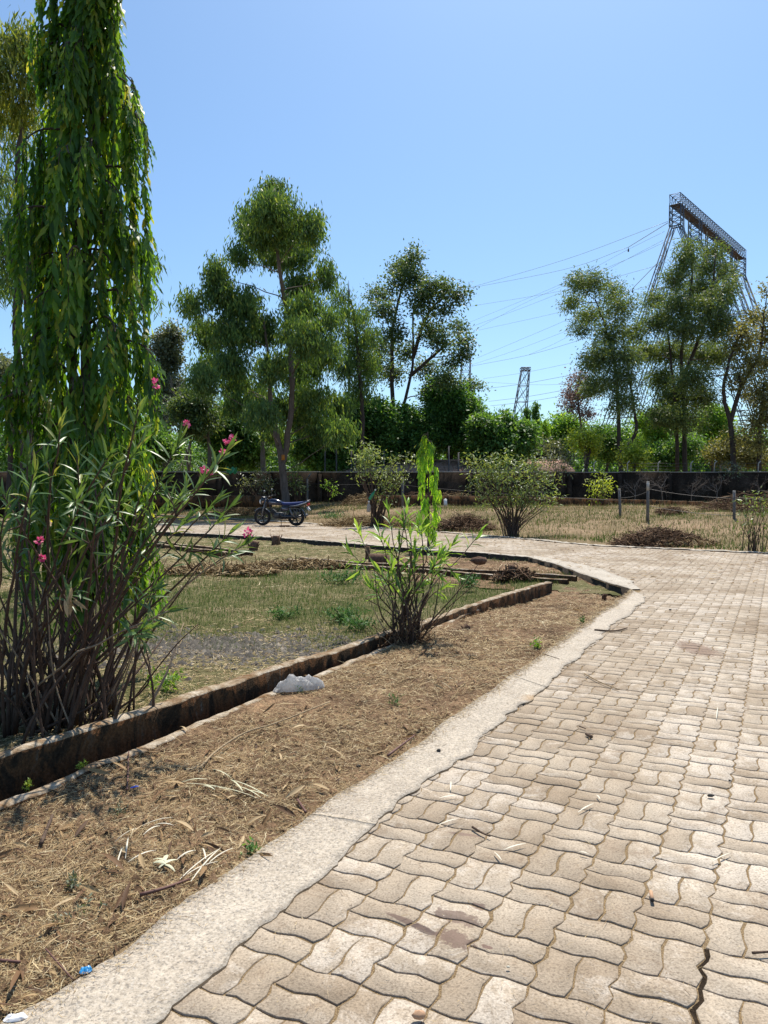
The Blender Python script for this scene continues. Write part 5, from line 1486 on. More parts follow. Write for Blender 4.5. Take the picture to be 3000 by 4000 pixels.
bush('wall_shrub', 'scrubby thicket below the gum tree, left of its trunk', 1010, 1955, [(960, 1880, 40, 30), (1020, 1890, 44, 34), (1000, 1850, 40, 26), (1060, 1900, 30, 30)], M['greyleaf'], D=41, nst=30, dens=6, per=11, L=.18, W=.05, clump=.18)
bush('wall_shrub', 'green thicket at the wall right of the gum tree trunk', 1160, 1950, [(1160, 1870, 30, 34), (1180, 1900, 30, 24), (1150, 1830, 24, 24)], M['spread'], D=42, nst=30, dens=7, per=11, L=.18, W=.05, clump=.18)
bush('wall_shrub', 'leafy scrub over the low shed roof right of the large oleander bush', 2190, 1900, [(2160, 1790, 50, 34), (2220, 1800, 40, 34), (2190, 1840, 50, 30)], M['greyleaf'], D=43.5, nst=30, dens=6, per=11, L=.18, W=.055, clump=.2)

# dead brush heaps
def heap(name, label, px, py, rx, ry, h, n, mat, D=None, L=(.25, .6), seed=1):
    g = np.random.default_rng(seed)
    b = GF(px, py) if D is None else G(px, py, D)
    mb = MB()
    for k in range(n):
        a = g.uniform(0, 6.28); r = math.sqrt(g.random())
        x, y = rx * r * math.cos(a), ry * r * math.sin(a); z = h * (1 - r ** 2) * g.random() + .01
        d = unit([g.normal(), g.normal(), g.normal(0, .35)]) * g.uniform(*L) / 2
        c = b + [x, y, z]; q0, q1 = c - d, c + d
        q0[2] = max(q0[2], b[2] + .005); q1[2] = max(q1[2], b[2] + .005)
        w = g.uniform(.003, .008) * (1 if b[1] < 12 else 1.7)
        mb.tube(np.array([q0, c + g.normal(0, .03, 3), q1]), [w, w, w * .5], 3, r=g.random(), cap=False)
    return tag(mb.obj(name, mat), label, 'brush heap', kind='stuff')
heap('brush_heap', 'low heap of dead brown branches at the path edge below the tall fence post', 2580, 2128, 1.15, .7, .40, 1500, M['brush'], seed=1)
heap('brush_heap', 'reddish heap of cut twigs between the young weeping tree and the large oleander bush', 1810, 2070, 1.1, .7, .5, 1300, M['brush'], seed=2)
heap('brush_heap', 'pile of pale cut stalks round the foot of the bottle-hung shrub', 1440, 2058, 1.7, .6, .36, 900, M['drygrass'], L=(.4, 1.0), seed=3)
heap('brush_heap', 'pale dry grass heap at the right end of the brush by the path', 2680, 2132, .9, .4, .16, 500, M['drygrass'], L=(.2, .4), seed=4)
heap('brush_heap', 'dry reddish scrub in front of the low wall behind the motorcycle', 970, 2012, 1.9, .8, .75, 1200, M['drygrass'], L=(.3, .7), seed=5)
heap('brush_heap', 'thin mat of straw heaped at the back of the grassy lot', 860, 2235, 1.0, .5, .10, 1100, M['drygrass'], D=-.07, L=(.12, .4), seed=6)
heap('brush_heap', 'tangled dry grass clods right of the straw mat', 1150, 2215, 1.0, .32, .13, 700, M['drygrass'], D=-.07, L=(.12, .35), seed=7)
heap('brush_heap', 'dry purple-brown scrub against the wall at the right edge', 2960, 2000, 2.2, .6, .8, 700, M['brush'], L=(.3, .8), seed=8)
heap('brush_heap', 'small dry brush clump in the grass beyond the tall fence post', 2625, 2005, .5, .4, .25, 250, M['brush'], L=(.2, .5), seed=9)
heap('brush_heap', 'clump of dead twigs at the joint of the two drains', 2010, 2262, .32, .18, .2, 300, M['brush'], D=-.05, L=(.1, .3), seed=10)
for k, (a, b) in enumerate([(1640, 1945), (1770, 1950), (1320, 1940), (1440, 1950)]):
    heap('brush_heap', ['dry scrub at the wall behind the young weeping tree', 'dry scrub at the low wall right of the young weeping tree', 'dry scrub below the wall left of the bottle-hung shrub', 'dry scrub below the wall behind the bottle-hung shrub'][k], a, b + 22, 1.5, .7, .7, 420, M['drygrass'] if k % 2 else M['brush'], L=(.3, .8), seed=20 + k)
for k in range(6):
    px = [2120, 2480, 2590, 2700, 2800, 2930][k]
    bb = P(px, 1955, 41.5); bb[2] = .5
    bare_tree('bare_scrub', 'tangle of thin leafless scrub before the dark wall, ' + ['leftmost, left of the yellowish shrub', 'behind the short fence post', 'right of the tall fence post', 'fourth from left', 'left of the straggly grey shrub', 'rightmost, at the picture edge'][k], tuple(bb), 2.5, M['bark_grey'], 4, .7, 50 + k, .03, cat='shrub', group='bare scrub before the wall')

# ------------------------------------------------------------------ litter, grass, gravel
def polar(n, y0, y1, wide=.6):
    y = y0 * (y1 / y0) ** rng.random(n); x = rng.uniform(-1, 1, n) * (.5 * y + wide)
    return x, y
def ribbons(mb, x, y, z, L, W, r, curl=.25, lift=.012):
    """bent flat straws lying on the ground, three cross sections each"""
    n = len(x); a = rng.uniform(0, math.pi * 2, n); d = np.c_[np.cos(a), np.sin(a), rng.normal(0, .13, n)]
    pr = np.c_[-np.sin(a), np.cos(a), rng.normal(0, .5, n)]; pr = unit(pr)
    c = np.c_[x, y, z + rng.uniform(.001, lift, n)]
    bend = rng.normal(0, curl, n)[:, None] * L[:, None] * np.c_[-np.sin(a), np.cos(a), np.abs(rng.normal(0, .6, n))]
    p0 = c - d * L[:, None] / 2; p2 = c + d * L[:, None] / 2; p1 = c + bend * .5
    w = pr * W[:, None] / 2
    V = np.stack([p0 - w * .5, p0 + w * .5, p1 - w, p1 + w, p2 - w * .3, p2 + w * .3], 1)
    V[:, :, 2] = np.maximum(V[:, :, 2], (z + .0005)[:, None])
    k = np.arange(n)[:, None] * 6
    F = np.concatenate([k + [0, 1, 3, 2], k + [2, 3, 5, 4]], 1).reshape(-1, 4)
    mb.add(V.reshape(-1, 3), [F], np.repeat(r, 2))
DIRT2 = DIRT
CORN = np.vstack([NKp[:5], [I1 + inn * 0.05], [oB - odir * 1.0]])
_hd = hdirt
def hdirt(x, y): return np.where(y > 9.6, hcorn_(x, y), _hd(x, y))
def hcorn_(x, y):
    w = sstep(10.8, 12.6, y)
    return _hd(x, y) * (1 - w) + hlot(x, y) * w + 0.005
x, y = polar(560000, 1.9, 12.5); ok = inpoly(x, y, DIRT2) | inpoly(x, y, CORN); x, y = x[ok][:95000], y[ok][:95000]
dens_ = vnoise(x * 1.6, y * 1.6, 61) + rng.normal(0, .22, len(x)); ok = dens_ > .30; x, y = x[ok], y[ok]
n = len(x); sc = np.clip(y / 4.0, .8, 1.9)
mb = MB(); ribbons(mb, x, y, hdirt(x, y), rng.gamma(1.6, .018, n) * sc + .008, rng.uniform(.0009, .0024, n) * sc, rng.beta(1.9, 1.4, n))
tag(mb.obj('straw_litter', M['straw']), 'dry straw and grass bits covering the dirt strip', 'litter', kind='stuff')
sel = rng.choice(len(x), 1500, replace=False); xx, yy = x[sel], y[sel]; n = len(xx)
mb = MB(); a = rng.uniform(0, 6.28, n)
place(mb, T_LONG, np.c_[xx, yy, hdirt(xx, yy) + rng.uniform(.002, .015, n)], np.c_[np.cos(a), np.sin(a), rng.normal(.1, .15, n)], np.c_[rng.normal(0, .5, (n, 2)), np.ones(n)], rng.gamma(3, .014, n) + .012, rng.uniform(.004, .011, n), rng.beta(1.1, 1.4, n))
tag(mb.obj('dry_leaves', M['dryleaf'], None, True), 'curled dry leaves scattered over the dirt strip', 'litter', kind='stuff')
# longer straws and stalks lying loose on top, lifted enough to shade the soil
sel = rng.choice(len(x), 1500, replace=False); xx, yy = x[sel], y[sel]; n = len(xx)
mb = MB(); ribbons(mb, xx, yy, hdirt(xx, yy) + .003, rng.gamma(2.5, .026, n) + .02, rng.uniform(.0015, .0036, n), np.clip(rng.beta(1.8, 1.5, n), 0, 1), .3, .02)
tag(mb.obj('loose_stalks', M['straw']), 'longer pale stalks lying loose over the dirt strip', 'litter', kind='stuff')
sel = rng.choice(len(x), 220, replace=False); xx, yy = x[sel], y[sel]; n = len(xx); a = rng.uniform(0, 6.28, n)
mb = MB(); place(mb, T_LONG, np.c_[xx, yy, hdirt(xx, yy) + rng.uniform(.004, .02, n)], np.c_[np.cos(a), np.sin(a), rng.normal(.1, .2, n)], np.c_[rng.normal(0, .7, (n, 2)), np.ones(n)], rng.uniform(.06, .14, n), rng.uniform(.012, .022, n), rng.beta(1.5, 1.0, n))
tag(mb.obj('curled_leaves', M['dryleaf'], None, True), 'large curled tan leaves among the straw of the dirt strip', 'litter', kind='stuff')
# soil crumbs
sel = rng.choice(len(x), 12000, replace=False); xx, yy = x[sel], y[sel]; n = len(xx)
oc = np.array([[1, 0, 0], [-1, 0, 0], [0, 1, 0], [0, -1, 0], [0, 0, 1]], float)
of = np.array([[0, 2, 4], [2, 1, 4], [1, 3, 4], [3, 0, 4]])
mb = MB()
s_ = rng.gamma(1.6, .0035, n) + .0015
V = np.c_[xx, yy, hdirt(xx, yy)][:, None] + oc[None] * s_[:, None, None] * rng.uniform(.6, 1.3, (n, 5, 1))
mb.add(V.reshape(-1, 3), [(of[None] + (np.arange(n) * 5)[:, None, None]).reshape(-1, 3)])
tag(mb.obj('soil_crumbs', M['dirt']), 'crumbs and clods of brown soil on the dirt strip', 'soil', kind='stuff')
# crumbs of straw in the paver joints and a few needles on the stones
m = 42000
ii = rng.integers(-32, 24, m); jj = rng.integers(-14, 46, m); tt_ = rng.random(m); ty = rng.random(m)
u = np.where(ty < .45, ii + tt_, ii + vw(tt_) / S); v = np.where(ty < .45, jj + hw(tt_) / S, jj + tt_)
hv = (ii + jj) % 2
mid = ty > .85
u = np.where(mid & (hv == 0), ii + .5 + vmid(tt_) / S, u); v = np.where(mid & (hv == 0), jj + tt_, v)
u = np.where(mid & (hv == 1), ii + tt_, u); v = np.where(mid & (hv == 1), jj + .5 + hw(tt_) / S, v)
W2 = og + (u * S)[:, None] * gx + (v * S)[:, None] * gy + rng.normal(0, .0035, (m, 2))
ok = inpoly(W2[:, 0], W2[:, 1], PATH) & (np.abs(W2[:, 0]) < .5 * W2[:, 1] + .8) & (W2[:, 1] > 1.4) & (W2[:, 1] < 11)
W2 = W2[ok]; n = len(W2); sc = np.clip(W2[:, 1] / 3.5, .8, 1.8)
pm = (vnoise(W2[:, 0] * 2, W2[:, 1] * 2, 5) + rng.normal(0, .2, n)) > .36; W2 = W2[pm]; sc = sc[pm]; n = len(W2)
mb = MB(); ribbons(mb, W2[:, 0], W2[:, 1], np.full(n, -.009), rng.gamma(2, .0035, n) * sc + .003, rng.uniform(.0012, .0028, n) * sc, rng.beta(2.2, 1.5, n), lift=.009)
tag(mb.obj('joint_straw', M['straw']), 'straw crumbs lodged in the joints between the pavers', 'litter', kind='stuff')
x, y = polar(5200, 1.9, 16); ok = inpoly(x, y, PATH); x, y = x[ok], y[ok]; n = len(x); sc = np.clip(y / 4, .8, 2.2)
mb = MB(); ribbons(mb, x, y, np.full(n, .008), rng.gamma(2, .011, n) * sc, rng.uniform(.0010, .0022, n) * sc, rng.beta(1.6, 1.6, n), .2, .004)
tag(mb.obj('path_straw', M['straw']), 'thin straws and needles blown over the pavers', 'litter', kind='stuff')
# soil and straw spilling over the edge of the concrete
_u = rng.random(9000); _k = (_u * (N_ - 1)).astype(int); _f = np.abs(rng.normal(0, .13, 9000)); _pp = As_[_k] + (Bs_[_k] - As_[_k]) * _f[:, None]
_ok = (_pp[:, 1] > 1.6) & (_pp[:, 1] < 11); _pp = _pp[_ok]; n = len(_pp); sc = np.clip(_pp[:, 1] / 4, .8, 2)
mb = MB(); ribbons(mb, _pp[:, 0], _pp[:, 1], np.full(n, .009), rng.gamma(1.6, .010, n) * sc + .004, rng.uniform(.0010, .0025, n) * sc, rng.beta(1.3, 1.5, n), .2, .004)
tag(mb.obj('edge_litter', M['straw']), 'straw and soil crumbs spilling over the concrete edge strip', 'litter', kind='stuff')
x = rng.uniform(-9, 10, 5200); y = rng.uniform(11, 29, 5200); ok = inpoly(x, y, PATH); x, y = x[ok], y[ok]; n = len(x)
mb = MB(); a = rng.uniform(0, 6.28, n)
place(mb, T_LONG, np.c_[x, y, np.full(n, .012)], np.c_[np.cos(a), np.sin(a), rng.normal(.1, .1, n)], np.c_[rng.normal(0, .4, (n, 2)), np.ones(n)], rng.uniform(.04, .13, n), rng.uniform(.01, .025, n), rng.beta(2.2, 1, n))
tag(mb.obj('path_leaves', M['dryleaf']), 'dry leaves scattered over the far part of the path', 'litter', kind='stuff')

# grass blades
def blades(mb, x, y, z, H, W, r, lean=.5):
    n = len(x); a = rng.uniform(0, 6.28, n); d = np.c_[np.cos(a), np.sin(a), np.zeros(n)]; pr = np.c_[-np.sin(a), np.cos(a), np.zeros(n)]
    b = np.c_[x, y, z - .005]; t = b + d * (H * rng.uniform(0, lean, n))[:, None] + np.c_[np.zeros((n, 2)), H]
    V = np.stack([b - pr * W[:, None] / 2, b + pr * W[:, None] / 2, t], 1)
    mb.add(V.reshape(-1, 3), [(np.arange(n)[:, None] * 3 + [0, 1, 2])], r)
x, y = polar(210000, 3.6, 24); ok = in_lot(x, y); x, y = x[ok], y[ok]
gn = vnoise(x * .7, y * .7, 71) * .6 + vnoise(x * 2.2, y * 2.2, 72) * .4 + .35 * np.exp(-((y - 9.2) / 2.2) ** 2) - .3 * (y > 13.5) - .25 * (y < 6.6)
ok = gn + rng.normal(0, .09, len(x)) > .50; xg, yg = x[ok], y[ok]; n = len(xg); print('lot grass', n)
mb = MB(); sc = np.clip(yg / 7, .8, 2)
blades(mb, xg, yg, hlot(xg, yg), rng.gamma(4, .010, n) * sc ** .5 + .01, rng.uniform(.003, .006, n) * sc, np.clip(rng.beta(1.4, 1.7, n) + .25 * (vnoise(xg * 1.5, yg * 1.5, 73) - .5), 0, 1), .9)
tag(mb.obj('lot_grass', M['grass']), 'short green-brown grass covering the lot inside the drains', 'grass', kind='stuff')
ok = gn + rng.normal(0, .12, len(x)) < .53; xs_, ys_ = x[ok][:34000], y[ok][:34000]; n = len(xs_); sc = np.clip(ys_ / 5, .8, 2.4)
mb = MB(); ribbons(mb, xs_, ys_, hlot(xs_, ys_), rng.gamma(2.2, .016, n) * sc + .01, rng.uniform(.002, .005, n) * sc, rng.beta(2, 1.5, n))
tag(mb.obj('lot_straw', M['straw']), 'dry straw and leaf litter over the bare parts of the lot', 'litter', kind='stuff')
# field grass
xf, yf = [], []
x = rng.uniform(-16, 26, 170000); y = rng.uniform(15, 44.5, 170000)
ok = inpoly(x, y, np.vstack([FKp, [[130, 310]], [[-70, 310]]])) & (np.abs(x) < .52 * y + 2) & (((x - K0[0]) * KN[0] + (y - K0[1]) * KN[1]) > .3)
x, y = x[ok], y[ok]; gn = vnoise(x * .35, y * .35, 81) * .6 + vnoise(x * 1.2, y * 1.2, 82) * .4
ok = gn + rng.normal(0, .12, len(x)) > .42; xg, yg, gg = x[ok], y[ok], gn[ok]; n = len(xg); print('field grass', n)
mb = MB(); blades(mb, xg, yg, hfield(xg, yg) + (vnoise(xg * .8, yg * .8, 31) - .5) * .1, rng.gamma(3, .022, n) + .02, rng.uniform(.012, .03, n), np.clip(1.1 - gg + rng.normal(0, .2, n), 0, 1), .8)
tag(mb.obj('field_grass', M['grass']), 'patchy green and straw-coloured grass over the field', 'grass', kind='stuff')
ok = rng.random(len(x)) < .28; xg, yg = x[ok], y[ok]; n = len(xg)
mb = MB(); blades(mb, xg, yg, hfield(xg, yg) + (vnoise(xg * .8, yg * .8, 31) - .5) * .1, rng.gamma(2.2, .035, n) + .03, rng.uniform(.008, .02, n), rng.random(n), 1.8)
tag(mb.obj('field_dry_grass', M['drygrass']), 'tall dry grass stalks standing over the field', 'grass', kind='stuff')
# gravel patch in the lot
M['gravel'] = rnd_mat("grey_gravel", [(0, (0.035, 0.03, 0.026)), (.5, (0.075, 0.066, 0.056)), (.85, (0.14, 0.122, 0.10)), (1, (0.28, 0.235, 0.18))], .8, .3)
gc = G(880, 2530, -.03); n = 8500
a = rng.uniform(0, 6.28, n); r = np.abs(rng.normal(0, .5, n)); x = gc[0] + r * np.cos(a) * 1.75; y = gc[1] + r * np.sin(a) * .95
ok = in_lot(x, y); x, y = x[ok], y[ok]; n = len(x)
s_ = rng.gamma(2.5, .0045, n) + .003
V = np.c_[x, y, hlot(x, y) - .002][:, None] + oc[None] * s_[:, None, None] * rng.uniform(.6, 1.4, (n, 5, 1)) * [1, 1, .8]
mb = MB(); mb.add(V.reshape(-1, 3), [(of[None] + (np.arange(n) * 5)[:, None, None]).reshape(-1, 3)], np.repeat(rng.beta(.8, 1.8, n), 4))
tag(mb.obj('gravel_patch', M['gravel']), 'patch of dark grey crushed stone in the lot behind the drain wall', 'gravel', kind='stuff')

# ---- green weeds
def weed(label, px, py, hgt, rad, n, z=None, mat='weed', name='weed', L=.035, W=.012, seed=0, hf=None):
    g = np.random.default_rng(seed + 900); b = G(px, py, -.02 if z is None else z)
    if hf is not None: b[2] = float(hf(np.array(b[0]), np.array(b[1])))
    mb = MB()
    for k in range(max(4, n // 14)):
        a = g.uniform(0, 6.28); rr = rad * math.sqrt(g.random()); tip = b + [rr * math.cos(a), rr * math.sin(a), hgt * g.uniform(.5, 1)]
        mb.tube(np.array([b + [g.normal(0, rad * .2), g.normal(0, rad * .2), 0], (b + tip) / 2 + [0, 0, hgt * .15], tip]), [.0018, .0014, .0008], 3, r=.3, cap=False)
        m_ = 14; t = g.uniform(.3, 1, m_)[:, None]; ps = b * (1 - t) + tip * t + g.normal(0, L * .4, (m_, 3)); ps[:, 2] = np.maximum(ps[:, 2], b[2] + .004)
        place(mb, T_LANCE, ps, g.normal(0, 1, (m_, 3)) + [0, 0, .4], g.normal(0, .5, (m_, 3)) + [0, 0, 1], L * g.uniform(.6, 1.2, m_), W, g.random(m_))
    return tag(mb.obj(name, M[mat]), label, 'weed')
weed('green weed sprouting at the edge of the concrete strip below the far corner', 2098, 2535, .10, .06, 60, mat='bright', L=.03, W=.02, seed=1)
weed('small green weed tuft at the concrete edge near the dark stick', 2275, 2435, .05, .08, 50, seed=2)
weed('thin green grass tuft in the middle of the dry strip', 1535, 2765, .09, .06, 40, seed=3, L=.05, W=.005)
weed('feathery blue-green weed in the dirt at lower left', 345, 3590, .05, .055, 80, mat='greyleaf', L=.022, W=.008, seed=4)
weed('small blue-green weed left of the white palm strips', 465, 3190, .06, .05, 60, mat='greyleaf', L=.022, W=.008, seed=5)
weed('tiny grey-green weed seedling at the far left of the dirt', 275, 3475, .05, .05, 50, mat='greyleaf', L=.02, W=.008, seed=6)
weed('faint seedling weed below the blue-green one at lower left', 235, 3640, .04, .04, 30, mat='greyleaf', L=.018, W=.006, seed=7)
weed('bright green feathery weed patch in the lot left of the slender oleander', 1330, 2430, .16, .30, 420, z=-.04, L=.05, W=.016, seed=8)
weed('larger bright green weed behind the drain wall near the slender oleander', 1400, 2460, .14, .22, 320, z=-.04, L=.05, W=.016, seed=9)
weed('low green weed patch at the middle of the lot', 1110, 2420, .14, .22, 260, z=-.04, L=.05, W=.016, seed=10)
weed('bright weed cluster at the back of the lot', 1330, 2275, .22, .4, 320, z=-.06, L=.07, W=.025, seed=11)
weed('green weed cluster by the drain joint at the back right of the lot', 1830, 2300, .2, .3, 260, z=-.06, L=.07, W=.025, seed=12)
weed('small bright tuft by the plastic bag', 1175, 2715, .05, .03, 40, L=.04, W=.006, seed=13)
weed('tiny yellow-green seedling on the pale drain kerb', 315, 3010, .06, .03, 24, mat='ygreen', L=.02, W=.008, seed=14)
weed('tiny seedling growing on the drain kerb at far left', 105, 3090, .05, .03, 24, mat='ygreen', L=.02, W=.008, seed=15)
weed('green patch of taller grass right of the motorcycle', 1310, 2032, .3, .8, 420, z=.0, L=.16, W=.03, seed=16)
weed('dark green weed by the concrete edge near the white strips', 975, 3345, .05, .04, 40, mat='mango', L=.025, W=.01, seed=17)
weed('low weed with pale leaves under the large oleander stems', 640, 2690, .12, .2, 200, z=-.02, mat='bright', L=.05, W=.015, seed=18)

# ---- individual bits lying about
M['white_strip'] = plain("bleached_palm_leaf", (0.58, 0.54, 0.43), .6)
M['pale_strip'] = plain("pale_palm_leaf", (0.50, 0.49, 0.33), .6)
M['stick'] = bark_mat("stick", (0.06, 0.04, 0.03), (0.16, 0.11, 0.08), 40)
M['stick_pale'] = bark_mat("pale_stick", (0.25, 0.18, 0.11), (0.42, 0.32, 0.2), 40)
M['pod'] = plain("brown_pod", (0.13, 0.06, 0.045), .6)
M['blue_plastic'] = plain("blue_wrapper", (0.02, 0.22, 0.5), .35, .5)
M['deep_blue'] = plain("deep_blue_wrapper", (0.02, 0.09, 0.55), .35, .5)
M['white_plastic'] = plain("white_wrapper", (0.75, 0.75, 0.76), .4, .5)
M['stone'] = plain("pebble", (0.03, 0.028, 0.026), .8)
M['butt'] = plain("paper_butt", (0.45, 0.27, 0.16), .8)
def on(px, py, dz=.004):
    p = G(px, py, 0.0)
    if inpoly(p[0:1], p[1:2], DIRT)[0]:
        z = float(hdirt(p[0], p[1])); p = G(px, py, z); p[2] = float(hdirt(p[0], p[1])) + .012
    else:
        p[2] = .008
    p[2] += dz
    return p
def strip_part(mb, a, b, w, arch=.01, twist=.4):
    t = np.linspace(0, 1, 6)[:, None]; pp = a * (1 - t) + b * t + np.array([0, 0, arch]) * (4 * t * (1 - t))
    d = unit((b - a)[:2]); pr = np.array([-d[1], d[0], twist * rng.normal(0, .4)]); ww = w * np.array([.35, .8, 1, 1, .75, .15])[:, None]
    V = np.concatenate([pp - pr * ww / 2, pp + [0, 0, w * .15], pp + pr * ww / 2]); j = np.arange(5)
    mb.add(V, [np.concatenate([np.stack([j, 6 + j, 6 + j + 1, j + 1], -1), np.stack([6 + j, 12 + j, 12 + j + 1, 6 + j + 1], -1)])])
def frond(label, strips, w, mat):
    c = on(*strips[0][:2]); r_ = root('palm_leaf_bundle', c, label, 'palm leaf')
    for (x0, y0, x1, y1) in strips:
        mb = MB(); strip_part(mb, on(x0, y0, .006), on(x1, y1, .012), w * rng.uniform(.7, 1.2)); mb.obj('leaflet', M[mat], r_)
frond('folded bundle of pale palm leaflets in the middle of the dirt strip', [(710, 3070, 810, 3063), (730, 3075, 900, 3105), (800, 3080, 1010, 3140), (830, 3018, 905, 3062), (900, 3060, 1045, 3130), (905, 3072, 950, 3112), (920, 3085, 1020, 3135), (940, 3100, 1050, 3130), (790, 3085, 840, 3105)], .0075, 'pale_strip')
frond('crossed white palm strips near the concrete edge', [(702, 3452, 855, 3350), (720, 3440, 850, 3385), (745, 3470, 862, 3345), (805, 3395, 910, 3347), (792, 3332, 806, 3385)], .0075, 'white_strip')
frond('scattered white palm strips left of the crossed ones', [(545, 3243, 675, 3222), (560, 3275, 625, 3245), (450, 3305, 537, 3260), (490, 3370, 502, 3295), (455, 3405, 480, 3335), (500, 3385, 610, 3345), (690, 3378, 765, 3345), (600, 3235, 680, 3250)], .0055, 'white_strip')
frond('limp green-white leaf cluster between the white strips', [(600, 3375, 660, 3400), (620, 3410, 690, 3385), (640, 3400, 685, 3430), (600, 3390, 650, 3410), (655, 3360, 640, 3400)], .014, 'pale_strip')
for x0, y0, x1, y1, lb in [(1760, 3098, 1762, 3062, 'standing upright in view near the concrete edge'), (1715, 3128, 1790, 3118, 'left of centre near the concrete edge'), (1708, 3235, 1790, 3210, 'close to the dark twig'), (1970, 3330, 2055, 3308, 'above the brown paint smear'), (1930, 3340, 1960, 3375, 'short, left of the longest one'), (2258, 3183, 2320, 3150, 'in the middle of the paving'), (2330, 3115, 2345, 3135, 'short, above the middle one'), (2780, 3378, 2855, 3345, 'right, above the crack'), (2798, 2815, 2804, 2770, 'thin and upright, far right'), (2260, 3340, 2300, 3350, 'beside the pale patch')]:
    mb = MB(); strip_part(mb, on(x0, y0), on(x1, y1, .006), .0065, .004); tag(mb.obj('palm_leaf_strip', M['white_strip']), 'white palm strip on the pavers, ' + lb, 'palm leaf', 'white palm strips on the pavers')
def stick(label, pts, r0, r1, mat='stick', dz=.006, cat='stick', name='stick', lift=0):
    W3 = np.array([on(a, b, dz + (lift if 0 < k < len(pts) - 1 else 0)) for k, (a, b) in enumerate(pts)])
    W3 = smooth_path(W3, 4); mb = MB(); mb.tube(W3, np.linspace(r0, r1, len(W3)), 6); tag(mb.obj(name, M[mat]), label, cat)
stick('dark crooked stick across the concrete edge near the far corner', [(2322, 2466), (2400, 2470), (2450, 2458)], .010, .006)
stick('dark twig lying on the pavers left of centre', [(1845, 3243), (1880, 3265), (1915, 3280)], .005, .003)
stick('short dark burnt twig on the pavers in the middle', [(2289, 2876), (2311, 2888)], .008, .010)
stick('thin twig just left of the burnt one', [(2262, 2846), (2288, 2855)], .004, .003)
stick('long thin pale stalk on the pavers', [(2283, 2638), (2340, 2670), (2420, 2702)], .005, .003, 'stick_pale')
stick('long bleached branch lying across the dirt strip', [(780, 3020), (850, 2945), (960, 2880), (1080, 2840), (1290, 2755)], .006, .004, 'stick_pale', .014)
stick('brown stick at the concrete edge in the litter', [(1162, 3142), (1195, 3192)], .007, .006, 'pod', .008)
stick('upright thin brown stalk standing in the dirt by the drain kerb', [(497, 3100), (500, 3040), (503, 2945)], .004, .003, 'pod')
stick('brown flat seed pod near the white crossed strips', [(545, 3515), (640, 3490), (740, 3450)], .007, .004, 'pod', .006, 'seed pod', 'seed_pod')
stick('brown seed pod at the far left lower dirt', [(0, 3775), (80, 3782)], .005, .004, 'pod', .006, 'seed pod', 'seed_pod')
stick('dark stick in the dirt at left', [(160, 3310), (205, 3205)], .009, .006, 'stick', .01)
stick('long brown bark strip against the concrete edge', [(1515, 2965), (1620, 2890)], .007, .004, 'pod', .008)
stick('thin curved straw stalk at left dirt', [(180, 3735), (230, 3790), (285, 3845)], .003, .002, 'pod', .006)
stick('dark twig at the right edge of the paving', [(2938, 3740), (3010, 3735)], .004, .003)
stick('thin twig crossing the concrete strip by the rust stain', [(2120, 2560), (2185, 2580)], .003, .002)
# pebbles, butt, wrappers
def pebble(label, px, py, s, mat, sq=(1, .7, .5), name='pebble', cat='pebble'):
    p = on(px, py, 0); g = np.random.default_rng(int(px)); mb = MB()
    prof = [(0, -1), (.6, -.8), (1, 0), (.7, .7), (0, 1)]
    mb.lathe([(a * s, b * s) for a, b in prof], (0, 0, 0), 'z', 8); V = mb.V[0]
    V *= np.array(sq) * g.uniform(.85, 1.15, (len(V), 1)); V += p + [0, 0, s * sq[2] * .8]
    tag(mb.obj(name, mat, None, True), label, cat)
pebble('black pebble on the pavers at right', 2777, 3119, .013, M['stone'], (1.3, .7, .5)); pebble('small black pebble above the larger one at right', 2850, 3057, .007, M['stone'])
pebble('dark pebble on the concrete strip', 1714, 2942, .012, M['stone'], (1, .9, .7)); pebble('dark pebble at the far end of the paving', 2618, 2387, .018, M['stone'])
pebble('rusty pebble in the joint at the bottom edge', 1637, 3990, .016, M['butt'], (1.2, .8, .7)); pebble('grey pebble half buried in the dirt near the concrete edge', 1400, 3005, .014, M['stone'])
pebble('small pale pebble in a joint near the bottom', 1985, 3790, .006, M['white_strip'])
r_ = root('cigarette_butt', on(2545, 3515, 0), 'tan paper cigarette butt on a paver above the crack', 'cigarette butt')
mb = MB(); a, b = on(2542, 3498, .006), on(2548, 3530, .006); mb.tube(np.array([a, b]), .0062, 10); mb.obj('paper', M['butt'], r_)
mb = MB(); mb.tube(np.array([b, b + (b - a) * .12]), [.0065, .006], 10); mb.obj('burnt_end', M['stone'], r_)
